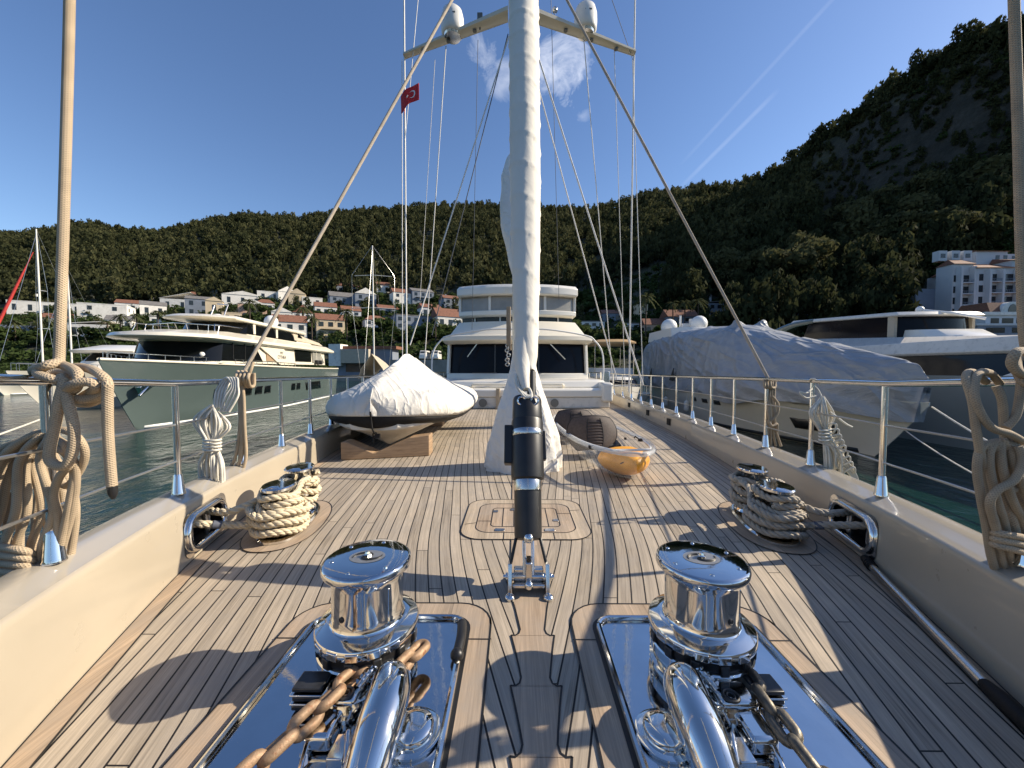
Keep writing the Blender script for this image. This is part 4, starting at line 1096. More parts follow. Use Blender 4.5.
m1 = MB(); m1.box(kp(.23, .40, .42), (.05, .06, .04)); m1.tube([kp(.23, .40, .42), kp(.25, .36, .46), kp(.27, .38, .42)], .010, 6); m1.box(kp(.26, .22, .42), (.03, .03, .03)); m1.build('rim_cleat', M['seatblk'], ky)
m1 = MB(); m1.box(kp(.15, -.46, .40), (.05, .04, .04)); m1.build('rim_cleat', M['seatblk'], ky)

# ================================================================== deckhouse and wheelhouse
dh = thing('deckhouse', 'white deckhouse with dark wheelhouse windows and glazed flybridge behind the mast', 'deckhouse', (0, 17, 0))
def plan(hw, y0, bow, depth, z, n=20, y1=None):
    """rounded-front plan outline"""
    out = []
    for k in range(n+1):
        u = -1+2*k/n; out.append(Vector((u*hw, y0+bow*(abs(u)**2.4), z)))
    y1 = y1 or y0+depth
    out += [Vector((hw, y1, z)), Vector((-hw, y1, z))]
    return out
def tier(rows, mat, name, parent=dh, bevel=0, angle=35):
    mb = MB(); mb.loft([plan(*r_) for r_ in rows]); return mb.build(name, mat, parent, angle=angle, bevel=bevel, fix=True)
# low seating trunk
tier([(3.45, 14.1, .3, 2.4, 0.001), (3.45, 14.1, .3, 2.4, .42)], M['whitedirt'], 'seat_base', bevel=.04)
tier([(3.50, 14.05, .3, 2.4, .425), (3.50, 14.05, .3, 2.4, .70), (3.42, 14.2, .3, 2.4, .74)], M['white'], 'seat_front', bevel=.04)
tier([(3.42, 14.6, .3, 2.2, .742), (3.40, 14.75, .3, 2.2, 1.0), (3.2, 15.0, .3, 2.0, 1.07)], M['white'], 'coachroof', bevel=.05)
m1 = MB(); m1.box((3.32, 14.7, .60), (.42, 1.0, .72)); m1.build('seat_arm', M['white'], dh, bevel=.10, bseg=4)
for x in (-1.28, 1.35):
    m1 = MB(); m1.lathe([(.0001, 0), (.14, 0), (.15, .01), (.15, .03)], (x, 14.09, .22), 24, Matrix.Rotation(R(90), 3, 'X')); m1.build('round_vent', M['grille'], dh)
for x0, x1 in ((-1.75, -.35), (.35, 1.75)):
    m1 = MB(); m1.tube(catmull([(x0, 14.66, .80), (x0+.05, 14.50, .87), (x0+.2, 14.46, .88), (x1-.2, 14.46, .88), (x1-.05, 14.50, .87), (x1, 14.66, .80)], 5), .045, 10); m1.build('grab_bar', M['cream'], dh)
m1 = MB(); m1.box((-.72, 14.03, .38), (.14, .08, .75)); m1.box((-.66, 14.0, .06), (.30, .10, .08)); m1.build('folded_table_leg', M['palewood'], dh, bevel=.01)
# wheelhouse front
tier([(3.0, 15.7, .55, 6, .9), (2.98, 15.72, .55, 6, 1.28)], M['white'], 'wheelhouse_sill', bevel=.03)
tier([(2.90, 15.80, .55, 6, 1.28), (2.86, 15.95, .55, 6, 2.50)], M['navy'], 'wheelhouse_glass')
for u in (-.32, .30):
    m1 = MB(); x = u*2.9; m1.bar((x, 15.78+.55*abs(u)**2.4, 1.28), (x*.99, 15.93+.55*abs(u)**2.4, 2.5), .05, .05); m1.build('window_mullion', M['darksteel'], dh)
for x in (-2.92, 2.92):
    m1 = MB(); m1.bar((x, 16.28, 1.25), (x*.985, 16.4, 2.55), .12, .14); m1.build('window_pillar', M['white'], dh, bevel=.02)
for x, dx in ((-2.05, .42), (1.45, .5)):
    m1 = MB(); a, b = Vector((x+dx*.9, 15.83, 2.48)), Vector((x, 15.72, 1.95)); 
    if x > 0: a, b = Vector((x-.1, 15.83, 2.48)), Vector((x+.5, 15.72, 1.85))
    m1.bar(a, b, .06, .04); m1.build('wiper', M['steel'], dh)
for x in (-1.35, 1.0):
    m1 = MB(); m1.bar((x-.5, 15.62, 1.30), (x+.5, 15.60, 1.30), .08, .03); m1.build('parked_wiper', M['darksteel'], dh)
tier([(3.02, 15.55, .6, 6.6, 2.50), (3.10, 15.35, .6, 6.9, 2.62), (3.08, 15.38, .6, 6.9, 2.80), (2.9, 15.65, .6, 6.6, 2.86)], M['cream'], 'roof_brow', bevel=.02)
tier([(2.90, 15.85, .6, 6.4, 2.862), (2.78, 16.1, .6, 6.2, 3.10), (2.55, 16.5, .6, 5.8, 3.50)], M['cream'], 'flybridge_coaming', bevel=.03)
tier([(2.48, 16.9, .6, 5.4, 3.50), (2.48, 16.9, .6, 5.4, 3.74)], M['blackgloss'], 'dark_recess')
tier([(2.52, 16.72, .6, 5.6, 3.72), (2.60, 16.62, .6, 5.7, 3.80), (2.60, 16.62, .6, 5.7, 3.98), (2.55, 16.68, .6, 5.6, 4.0)], M['white'], 'flybridge_rail', bevel=.02)
tier([(2.53, 16.72, .6, 5.5, 4.0), (2.53, 16.78, .6, 5.4, 4.62)], M['vinyl'], 'clear_screen')
for u in (-1, -.47, 0, .47, 1):
    m1 = MB(); x = u*2.55; m1.bar((x, 16.69+.6*abs(u)**2.4, 3.98), (x, 16.75+.6*abs(u)**2.4, 4.64), .11, .06); m1.build('screen_post', M['white'], dh, bevel=.01)
for u in (-.75, -.3, .25, .72):
    m1 = MB(); x = u*2.5; m1.bar((x, 16.86+.6*abs(u)**2.4, 3.5), (x, 16.86+.6*abs(u)**2.4, 3.74), .06, .05); m1.build('recess_post', M['white'], dh)
tier([(2.62, 16.55, .6, 5.8, 4.62), (2.66, 16.50, .6, 5.9, 4.68), (2.66, 16.50, .6, 5.9, 4.95), (2.58, 16.6, .6, 5.7, 5.08), (2.3, 17.0, .6, 5.2, 5.14)], M['white'], 'hardtop', bevel=.02)
# curved tubular arches each side
for s in (-1, 1):
    m1 = MB(); pts = catmull([(s*3.35, 15.3, .72), (s*3.42, 15.35, 1.5), (s*3.36, 15.4, 2.15), (s*3.1, 15.4, 2.55), (s*2.7, 15.32, 2.78), (s*1.2, 14.95, 2.98), (0, 14.9, 3.0)], 8)
    m1.tube(pts, .032, 10); m1.build('tubular_arch', M['dome'], dh)
m1 = MB()
for k in range(3): m1.tube([Vector((3.62+.12*k, 15.6+.3*k, .4)), Vector((3.62+.12*k, 15.6+.3*k, 1.35))], .03, 8)
m1.box((3.5, 15.5, 1.1), (.3, .3, .5)); m1.build('deck_winch', M['steel'], dh, bevel=.04)
# cabin sides running aft
m1 = MB(); m1.box((0, 21, 1.3), (6.0, 8.0, 2.5)); m1.build('cabin_side', M['white'], dh, bevel=.05)

# unseen bow fittings added behind the viewpoint for reflections in the polished steel
bp_ = thing('added_bow_pulpit', 'teak bowsprit platform with steel pulpit rail, added out of view for steel reflections', 'pulpit', (0, -2.5, .5))
m1 = MB(); m1.prism([(-.55, -1.3, .66), (.55, -1.3, .66), (.32, -4.6, .9), (-.32, -4.6, .9)], (0, 0, .09)); m1.build('platform', M['wood'], bp_, smooth=False, bevel=.01)
for s in (-1, 1):
    m1 = MB(); m1.tube(catmull([(s*1.0, -1.2, 1.55), (s*.6, -2.2, 1.65), (s*.36, -4.4, 1.8), (0, -4.7, 1.82)], 6), .025, 8)
    for y, x, z in ((-1.4, .92, 1.56), (-2.4, .56, 1.66), (-3.5, .44, 1.73), (-4.4, .36, 1.8)): m1.tube([(s*x, y, z), (s*(x-.05), y, .74)], .02, 8)
    m1.build('pulpit_rail', M['chrome'], bp_)
m1 = MB(); m1.tube([(0, -4.2, .9), (0, -1.9, 5.2), (0, 1.2, 11.0)], [.10, .16, .16], 14); tag(m1.build('added_furled_jib', M['sailcloth']), 'outer furled jib added out of view above the bowsprit', 'sail')  # unseen sail, added along with the bow fittings for reflections
# ================================================================== light, sky, water
SUN_EL, SUN_AZ_BACK = 31.0, -9.0
S = Vector((math.cos(R(SUN_EL))*math.cos(R(SUN_AZ_BACK)), -math.cos(R(SUN_EL))*math.sin(R(SUN_AZ_BACK)), math.sin(R(SUN_EL))))
sl = bpy.data.lights.new('sun', 'SUN'); sl.energy = 5.0; sl.angle = R(.53); sl.color = (1, .885, .71)
so = bpy.data.objects.new('sun', sl); COL.objects.link(so); so.rotation_euler = S.to_track_quat('Z', 'Y').to_euler(); so.location = (60, -10, 60)
wd = bpy.data.worlds.new('World'); sc.world = wd; wd.use_nodes = True
wt = wd.node_tree; bg = wt.nodes['Background']; bg.inputs['Strength'].default_value = .113
sky = wt.nodes.new('ShaderNodeTexSky'); sky.sky_type = 'NISHITA'; sky.sun_disc = False
sky.sun_elevation = R(SUN_EL); sky.sun_rotation = math.atan2(S.x, S.y); sky.air_density = 1.0; sky.dust_density = .35; sky.ozone_density = 2.2; sky.altitude = 50
def wn(t, **k):
    n = wt.nodes.new(t)
    for a, b in k.items(): setattr(n, a, b)
    return n
def wmath(op, a, b=None, c=None, clamp=False):
    n = wn('ShaderNodeMath', operation=op, use_clamp=clamp)
    for i, x in enumerate((a, b, c)):
        if x is None: continue
        if isinstance(x, (int, float)): n.inputs[i].default_value = x
        else: wt.links.new(x, n.inputs[i])
    return n.outputs[0]
gen = wn('ShaderNodeTexCoord').outputs['Generated']
def tangent(px, py):
    f = ray(px, py).normalized(); r_ = f.cross(Vector((0, 0, 1))).normalized(); u_ = r_.cross(f)
    def dot(v):
        n = wn('ShaderNodeVectorMath', operation='DOT_PRODUCT'); wt.links.new(gen, n.inputs[0]); n.inputs[1].default_value = v; return n.outputs['Value']
    df = wmath('MAXIMUM', dot(f), .05); return wmath('DIVIDE', dot(r_), df), wmath('DIVIDE', dot(u_), df)
mask = None
def addmask(x):
    global mask
    mask = x if mask is None else wmath('MAXIMUM', mask, x)
def wisp(px, py, rx_, ry_, dens, sc_=14, rot=0.0):
    a, b = tangent(px, py); cr, sr = math.cos(rot), math.sin(rot)
    x = wmath('ADD', wmath('MULTIPLY', a, cr), wmath('MULTIPLY', b, sr)); y = wmath('SUBTRACT', wmath('MULTIPLY', b, cr), wmath('MULTIPLY', a, sr))
    d2 = wmath('ADD', wmath('POWER', wmath('DIVIDE', x, rx_), 2.0), wmath('POWER', wmath('DIVIDE', y, ry_), 2.0))
    fall = wmath('SUBTRACT', 1.0, d2, clamp=True)
    cv = wn('ShaderNodeCombineXYZ'); wt.links.new(x, cv.inputs[0]); wt.links.new(y, cv.inputs[1]); cv.inputs[2].default_value = px*.37
    nz = wn('ShaderNodeTexNoise'); nz.inputs['Scale'].default_value = sc_; nz.inputs['Detail'].default_value = 9; nz.inputs['Roughness'].default_value = .62; nz.inputs['Distortion'].default_value = .6
    wt.links.new(cv.outputs[0], nz.inputs['Vector'])
    thr = wmath('SUBTRACT', .80, wmath('MULTIPLY', fall, .42))
    n_ = wmath('MULTIPLY', wmath('SUBTRACT', nz.outputs['Fac'], thr), 3.0, clamp=True)
    addmask(wmath('MULTIPLY', wmath('POWER', n_, .9), dens))
wisp(560, 74, .11, .085, .55, 13); wisp(484, 60, .06, .12, .34, 12, .35); wisp(504, 82, .10, .06, .35, 10)
wisp(584, 116, .03, .025, .15, 20)
def trail(p0, p1, w, dens):
    mx, my = (p0[0]+p1[0])/2, (p0[1]+p1[1])/2; a, b = tangent(mx, my)
    ang = math.atan2(-(p1[1]-p0[1]), p1[0]-p0[0]); L = math.hypot(p1[0]-p0[0], p1[1]-p0[1])/F/2
    k = 1/math.sqrt(1+((mx-512)/F)**2+((my-384)/F)**2)
    x = wmath('ADD', wmath('MULTIPLY', a, math.cos(ang)), wmath('MULTIPLY', b, math.sin(ang))); y = wmath('SUBTRACT', wmath('MULTIPLY', b, math.cos(ang)), wmath('MULTIPLY', a, math.sin(ang)))
    cv = wn('ShaderNodeCombineXYZ'); wt.links.new(x, cv.inputs[0]); wt.links.new(y, cv.inputs[1])
    nz = wn('ShaderNodeTexNoise'); nz.inputs['Scale'].default_value = 22; nz.inputs['Detail'].default_value = 6; wt.links.new(cv.outputs[0], nz.inputs['Vector'])
    n_ = wmath('ADD', wmath('MULTIPLY', nz.outputs['Fac'], .9), .25)
    fy = wmath('SUBTRACT', 1.0, wmath('POWER', wmath('DIVIDE', y, w), 2.0), clamp=True); fx = wmath('SUBTRACT', 1.0, wmath('POWER', wmath('DIVIDE', x, L*k), 4.0), clamp=True)
    addmask(wmath('MULTIPLY', wmath('MULTIPLY', wmath('MULTIPLY', fy, fx), n_), dens))
trail((680, 135), (858, 2), .0042, .05); trail((682, 176), (768, 110), .005, .085)
mx = wn('ShaderNodeMix', data_type='RGBA'); wt.links.new(mask, mx.inputs[0]); hs = wn('ShaderNodeHueSaturation'); hs.inputs['Saturation'].default_value = 1.12; hs.inputs['Hue'].default_value = .507; hs.inputs['Value'].default_value = 1.0; wt.links.new(sky.outputs[0], hs.inputs['Color']); wt.links.new(hs.outputs[0], mx.inputs[6]); mx.inputs[7].default_value = (9.5, 9.6, 9.9, 1)
wt.links.new(mx.outputs[2], bg.inputs[0])

WZ = -2.2
t = NT('harbour_water'); t.b.inputs['Base Color'].default_value = (.006, .030, .026, 1); t.b.inputs['Roughness'].default_value = .06; t.b.inputs['IOR'].default_value = 1.33
co = t.coord('Object'); mp = t.new('ShaderNodeMapping'); mp.inputs['Scale'].default_value = (1, .6, 1); mp.inputs['Rotation'].default_value = (0, 0, .5); t.link(co, mp.inputs['Vector'])
h = t.math('ADD', t.math('MULTIPLY', t.noise(mp.outputs[0], 1.6, 5, .62, .5), 1.0), t.math('ADD', t.math('MULTIPLY', t.noise(mp.outputs[0], .35, 2), 1.5), t.math('MULTIPLY', t.noise(mp.outputs[0], 5.0, 3, .6), .16)))
t.bump(h, .5, .25); M['water'] = t.m
mb = MB(); mb.sheet([(-6000, -3000, WZ), (6000, -3000, WZ), (6000, 7000, WZ), (-6000, 7000, WZ)])
tag(mb.build('water', M['water'], None, smooth=False, origin=(0, 0, WZ)), kind='structure')

# ================================================================== terrain (heights over k = x/Y and Y)
RPX = [-700, -300, -100, 0, 25, 50, 75, 95, 115, 140, 160, 180, 210, 240, 262, 290, 310, 330, 360, 390, 430, 480, 510, 540, 560, 590, 620, 650, 680, 700, 720, 745, 760, 780, 792, 800, 811, 839, 864, 890, 921, 953, 994, 1024, 1050, 1090, 1160, 1250, 1400, 1800]
RPY = [262, 250, 240, 238, 237, 233, 228, 227, 231, 235, 236, 232, 226, 221, 219, 221, 222, 218, 215, 214, 211, 210, 212, 213, 215, 214, 207, 200, 196, 193, 194, 190, 185, 174, 170, 157, 144, 119, 94, 78, 62, 48, 38, 33, 45, 95, 190, 235, 262, 285]  # right-hand ridge out of view lowered to let sun onto the slope
def k2px(k): return 515+F*k
def ridgeY(k):
    return interp(k2px(k), [-700, 300, 560, 640, 720, 800, 900, 1024, 1300], [950, 950, 920, 800, 640, 450, 410, 400, 400]) if k2px(k) < 720 else interp(k, [(720-515)/F, .62, .75, .9, 1.1, 1.32, 1.6, 2.3], [640, 590, 500, 420, 345, 290, 240, 172])
def raw(k, Y):
    px = k2px(k); Yr = ridgeY(k); er = (368-interp(px, RPX, RPY))/F; zr = er*Yr
    # gentle inhabited slope then steeper hill
    zl = interp(Y, [90, 118, 130, 150, 175, 230, 300, 380, 520, 700, 850, 950], [-3.4, -3.4, -.9, 1.5, 10, 29, 50, 84, 155, 258, 340, 372])*zr/372 if px < 700 else None
    t_ = min(1.0, max(0.0, (Y-130)/(Yr-130)))
    cw = sm(786, 830, px)
    fr_ = zr*(t_**1.12)
    low = zr*.50*(min(1, t_/.62)**1.15); cl = zr*(.50+.50*sm(.60, .78, t_)-0.0); fc = low if t_ < .60 else max(low, cl)
    right = fr_*(1-cw)+fc*cw
    if Y < 130: right = -3.4 if Y < 118 else -3.4+2.5*(Y-118)/12
    if Y > 118: right = max(right, -.9)
    w = sm(560, 700, px)
    if zl is None: return right
    return zl*(1-w)+right*w
KG = np.linspace(-2.4, 2.3, 300); NYR = 80
def build_hills():
    pts = np.zeros((len(KG), NYR+6, 3))
    for i, k in enumerate(KG):
        Yr = ridgeY(k); ys = 112+(Yr-112)*np.linspace(0, 1, NYR)**1.15
        zs = np.array([raw(k, y) for y in ys]); er = (368-interp(k2px(k), RPX, RPY))/F
        for j, y in enumerate(ys):
            amp = 2.5*sm(170, 420, y)+(9.0*sm(780, 850, k2px(k))*sm(160, 240, y))
            p = Vector((k*y*.016, y*.016, 3)); zs[j] += amp*1.3*noise.fractal(p*1.6, 1, 2, 5)
        e = np.max((zs-1.5)/ys); f = (er-.006-.045*sm(795, 850, k2px(k)))/e if e > 0 else 1
        blend = np.clip((ys-150)/90, 0, 1); zs = zs*(1+(f-1)*blend)
        for j in range(NYR): pts[i, j] = (k*ys[j], ys[j], zs[j])
        for q in range(6):
            y = Yr+40*(q+1)**1.4; pts[i, NYR+q] = (k*y, y, zs[-1]-(y-Yr)*.35-3)
    return pts
HP = build_hills()
NJ = HP.shape[1]
def tz_at(k, Y):
    fi = np.clip((k-KG[0])/(KG[1]-KG[0]), 0, len(KG)-1.001); i = int(fi); a = fi-i
    c0 = np.interp(Y, HP[i, :, 1], HP[i, :, 2]); c1 = np.interp(Y, HP[i+1, :, 1], HP[i+1, :, 2]); return c0*(1-a)+c1*a
def on_hill(px, py, y0=131):
    k = (px-515)/F
    for Y in np.arange(y0, 900, 2.0):
        if (tz_at(k, Y)-1.5)/Y >= (368-py)/F: return k, float(Y)
    return k, 900.0
t = NT('hill_ground'); co = t.coord('Object'); t.b.inputs['Roughness'].default_value = .95
geo = t.new('ShaderNodeNewGeometry'); sx = t.new('ShaderNodeSeparateXYZ'); t.link(geo.outputs['True Normal'], sx.inputs[0])
rock = t.ramp(t.noise(co, .09, 10, .74), [(.3, (.016, .018, .012)), (.5, (.045, .043, .034)), (.62, (.07, .064, .053)), (.78, (.15, .135, .115))])
soil = t.ramp(t.noise(co, .03, 8, .65), [(.35, (.028, .034, .016)), (.6, (.06, .06, .032)), (.78, (.20, .17, .12))])
steep = t.ramp(t.math('ADD', sx.outputs[2], t.math('MULTIPLY', t.noise(co, .06, 6), .25)), [(.50, 1.0), (.68, 0.0)])
t.link(t.mix(steep, soil, rock), t.b.inputs['Base Color']); t.bump(t.noise(co, .12, 10, .7), 1.0, 5.0); M['hill'] = t.m
mb = MB(); n_ = len(KG)
mb.v = [Vector(p) for p in HP.reshape(-1, 3)]
mb.f = [(i*NJ+j, (i+1)*NJ+j, (i+1)*NJ+j+1, i*NJ+j+1) for i in range(n_-1) for j in range(NJ-1)]; mb.uv = [None]*len(mb.f)
tag(mb.build('hills', M['hill'], None, origin=(0, 0, 0), smooth=False), kind='structure')

# unseen hills added behind the viewpoint to darken reflections in the steel
mb = MB(); n2 = 120; rows = []
for i in range(n2+1):
    a = R(178+184*i/n2); row = []
    for r_, hh in ((900, -4), (1100, .45), (1400, 1.0), (1900, .6)):
        q = 120+110*noise.noise(Vector((i*.09, 3, 1)))+40*noise.noise(Vector((i*.4, 7, r_*.01))); row.append(Vector((math.cos(a)*r_, math.sin(a)*r_, hh if hh < 0 else q*hh)))
    rows.append(row)
mb.loft(rows, closed=False); tag(mb.build('added_far_hills', M['hill'], None, angle=60), kind='structure')

# ================================================================== pine forest as one mass
def foliage(name, dark, mid, light):
    t = NT(name); t.b.inputs['Roughness'].default_value = .95; t.b.inputs['Specular IOR Level'].default_value = .08
    at = t.new('ShaderNodeAttribute', attribute_name='tint'); n = t.noise(t.coord('Object'), .9, 3)
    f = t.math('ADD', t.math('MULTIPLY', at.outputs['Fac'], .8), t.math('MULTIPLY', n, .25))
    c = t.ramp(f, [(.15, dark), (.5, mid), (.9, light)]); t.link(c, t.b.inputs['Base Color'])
    tr = t.new('ShaderNodeBsdfTranslucent'); t.link(c, tr.inputs['Color']); ms = t.new('ShaderNodeMixShader'); ms.inputs[0].default_value = .35
    out = [n_ for n_ in t.n if n_.type == 'OUTPUT_MATERIAL'][0]; t.link(t.b.outputs[0], ms.inputs[1]); t.link(tr.outputs[0], ms.inputs[2]); t.link(ms.outputs[0], out.inputs['Surface']); return t.m
M['pine'] = foliage('pine_foliage', (.026, .031, .014), (.056, .061, .027), (.105, .102, .046))
M['leaf'] = foliage('garden_foliage', (.028, .045, .014), (.05, .075, .024), (.085, .105, .038))
M['palm'] = foliage('palm_fronds', (.035, .05, .018), (.06, .075, .03), (.10, .105, .05))
def crown_proto(kind, nleaf, seed, size=.16):
    """leaf-sized faces scattered through a lumpy crown; unit height 1 above 0"""
    rg = np.random.RandomState(seed); V = []; T = []
    if kind == 'pine':
        lumps = [((rg.normal()*.15*(1.2-h), rg.normal()*.15*(1.2-h), h), .13+.17*(1-abs(h-.45)*1.1)) for h in np.linspace(.22, .93, 7)]
    elif kind == 'umbrella':
        lumps = [((rg.normal()*.22, rg.normal()*.22, .62+rg.uniform(-.12, .2)), .2) for h in range(8)]
    else:
        lumps = [((rg.normal()*.20, rg.normal()*.20, .5+rg.uniform(-.22, .25)), .24) for h in range(8)]
    for i in range(nleaf):
        c, r = lumps[rg.randint(len(lumps))]; d = rg.normal(size=3); d /= np.linalg.norm(d)+1e-9
        p = np.array(c)+d*r*(rg.uniform(.55, 1.05))*np.array([1.05, 1.05, .72])
        a = d+rg.normal(size=3)*.5; a /= np.linalg.norm(a); u = np.cross(a, [0, 0, 1.0]); u /= np.linalg.norm(u)+1e-9; w = np.cross(a, u); s = size*rg.uniform(.6, 1.3)
        V += [p+u*s, p-u*s*.5+w*s*.85, p-u*s*.5-w*s*.85+a*s*.3]; T += [rg.uniform(.2, .8)+.35*(p[2]-.5)*0]*3
    return np.array(V), np.array(T)
def mass(name, mat, insts, protos):
    """insts: list of (proto index, x, y, z, rot, sx, sz, tint)"""
    VV = []; TT = []
    for pi, x, y, z, a, s1, s2, ti in insts:
        V, T = protos[pi]; c, s = math.cos(a), math.sin(a)
        q = np.empty_like(V); q[:, 0] = (V[:, 0]*c-V[:, 1]*s)*s1+x; q[:, 1] = (V[:, 0]*s+V[:, 1]*c)*s1+y; q[:, 2] = V[:, 2]*s2+z
        VV.append(q); TT.append(np.clip(T*.5+ti*.6, 0, 1))
    V = np.concatenate(VV).astype(np.float32); T = np.concatenate(TT).astype(np.float32); n = len(V); me = bpy.data.meshes.new(name)
    me.vertices.add(n); me.vertices.foreach_set('co', V.ravel()); me.loops.add(n); me.loops.foreach_set('vertex_index', np.arange(n, dtype=np.int32))
    me.polygons.add(n//3); me.polygons.foreach_set('loop_start', np.arange(0, n, 3, dtype=np.int32)); me.polygons.foreach_set('loop_total', np.full(n//3, 3, dtype=np.int32))
    at = me.attributes.new('tint', 'FLOAT', 'POINT'); at.data.foreach_set('value', T); me.update(calc_edges=True); me.validate()
    me.materials.append(mat); o = bpy.data.objects.new(name, me); COL.objects.link(o); W[o.name] = Matrix.Identity(4); return o
rg = np.random.RandomState(3)
far = [crown_proto('pine', 95, 10+k, .115) for k in range(5)]+[crown_proto('round', 95, 30+k, .115) for k in range(3)]
near = [crown_proto('pine', 330, 50+k, .075) for k in range(4)]+[crown_proto('umbrella', 300, 60+k, .075) for k in range(2)]
ins = []; insN = []
def slope_at(k, Y): return abs(tz_at(k, Y+4)-tz_at(k, Y-4))/8
tries = 0
while len(ins) < 13000 and tries < 90000:
    tries += 1
    k = rg.uniform(-2.1, 1.9); Yr = ridgeY(k); Y = math.sqrt(rg.uniform(140**2, (Yr+25)**2)); px = k2px(k)
    if k < -1.75 and rg.rand() < .6: continue
    z = tz_at(k, Y); sl_ = slope_at(k, Y)
    if px < 660 and Y < 330 and rg.rand() < .90: continue
    if px < 720 and Y < 190: continue
    if px > 660 and Y < 150: continue
    if 900 < px < 1150 and Y < 185: continue
    if sl_ > 2.1 and rg.rand() < .5: continue
    if noise.noise(Vector((k*Y*.02, Y*.02, 9))) < -.40 and rg.rand() < .75: continue
    h = (rg.uniform(4.5, 9) if rg.rand() < .3 else rg.uniform(12.0, 23))*(.6 if sl_ > 1.1 else 1)*(.5 if (px < 660 and Y < 330) else 1); w_ = h*rg.uniform(.50, .75)
    tint = rg.uniform(-.1, .85)+.45*noise.noise(Vector((k*Y*.01, Y*.01, 2)))
    if Y < 330 and px > 640: insN.append((rg.randint(6), k*Y, Y, z-1.2, rg.uniform(0, 6.28), w_*1.1, h*1.15, tint*.55-.1))  # lowered tint paints shade into the wood behind the pale pines
    else: ins.append((rg.randint(8), k*Y, Y, z-1.5, rg.uniform(0, 6.28), w_*1.15, h, tint))
cl_n = 0
while cl_n < 1500:      # scrub and small pines clinging to the cliff
    k = rg.uniform(.70, 1.75); Yr = ridgeY(k); Y = rg.uniform(.55*Yr, Yr)
    if slope_at(k, Y) < 1.2: cl_n += .2; continue
    cl_n += 1
    if noise.noise(Vector((k*Y*.03, Y*.05, 21))) < .02: continue
    h = rg.uniform(2.5, 7.5); ins.append((rg.randint(8), k*Y-.6, Y, tz_at(k, Y)-.35*h, rg.uniform(0, 6.28), h*1.1, h, rg.uniform(-.1, .6)))
o = mass('pine_forest', M['pine'], ins, far); tag(o, 'dense dark green pine forest covering the hillsides behind the town', 'forest', kind='stuff')
bush = []
tries = 0
while len(bush) < 5200 and tries < 30000:
    tries += 1
    k = rg.uniform(-1.7, 1.3); Y = rg.uniform(119, 330); px = k2px(k)
    if 880 < px and Y < 170: continue
    if noise.noise(Vector((k*Y*.03, Y*.03, 4))) < -.1 and rg.rand() < .6: continue
    h = rg.uniform(1.5, 4.6) if Y < 150 or rg.rand() < .6 else rg.uniform(3, 7)
    bush.append((5+rg.randint(3), k*Y, Y, tz_at(k, Y)-.6-.25*h, rg.uniform(0, 6.28), h*1.5, h*1.25, rg.uniform(0, .6)))
o = mass('shore_shrubs', M['leaf'], bush, far); tag(o, 'dark shrubs and low trees between the houses of the town', 'shrubs', kind='stuff')
if len(insN) > 2600: insN = insN[:2600]
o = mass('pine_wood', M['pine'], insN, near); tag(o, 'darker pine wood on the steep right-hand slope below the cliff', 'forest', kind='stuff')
# ================================================================== town
mb = MB(); mb.box((0, 118, -1.6), (900, 14, 2.0)); q_ = mb.build('quay', M['concrete'], None, smooth=False, bevel=.1); tag(q_, kind='structure')
def prism_roof(kind, w, d, z, h, ov, mat, par, name='roof'):
    x, y = w/2+ov, d/2+ov; mb = MB()
    if kind == 'gable':      # ridge along x
        mb.loft([[Vector((-x, -y, z)), Vector((-x, y, z)), Vector((-x, 0, z+h))], [Vector((x, -y, z)), Vector((x, y, z)), Vector((x, 0, z+h))]])
    elif kind == 'gabley':
        mb.loft([[Vector((-x, -y, z)), Vector((x, -y, z)), Vector((0, -y, z+h))], [Vector((-x, y, z)), Vector((x, y, z)), Vector((0, y, z+h))]])
    elif kind == 'hip':
        k = min(x, y)*.75
        mb.add([(-x, -y, z), (x, -y, z), (x, y, z), (-x, y, z), (-x+k, 0, z+h), (x-k, 0, z+h)], [(0, 1, 5, 4), (1, 2, 5), (2, 3, 4, 5), (3, 0, 4), (3, 2, 1, 0)])
    elif kind == 'shed':
        mb.loft([[Vector((-x, -y, z)), Vector((-x, y, z)), Vector((-x, y, z+.3)), Vector((-x, -y, z+.3))], [Vector((x, -y, z+h)), Vector((x, y, z+h)), Vector((x, y, z+h+.3)), Vector((x, -y, z+h+.3))]])
    else:
        mb.box((0, 0, z+h/2), (2*x, 2*y, h))
    return mb.build(name, mat, par, smooth=False, local=True, fix=True)
win_cache = {}
def window(par, x, y, z, w, h, side=0, mat='winglass', name='window'):
    key = (round(w, 2), round(h, 2), mat)
    mb = MB()
    if side == 0: mb.box((x, y, z), (w, .16, h))
    else: mb.box((x, y, z), (.16, w, h))
    return mb.build(name, M[mat], par, smooth=False, local=True)
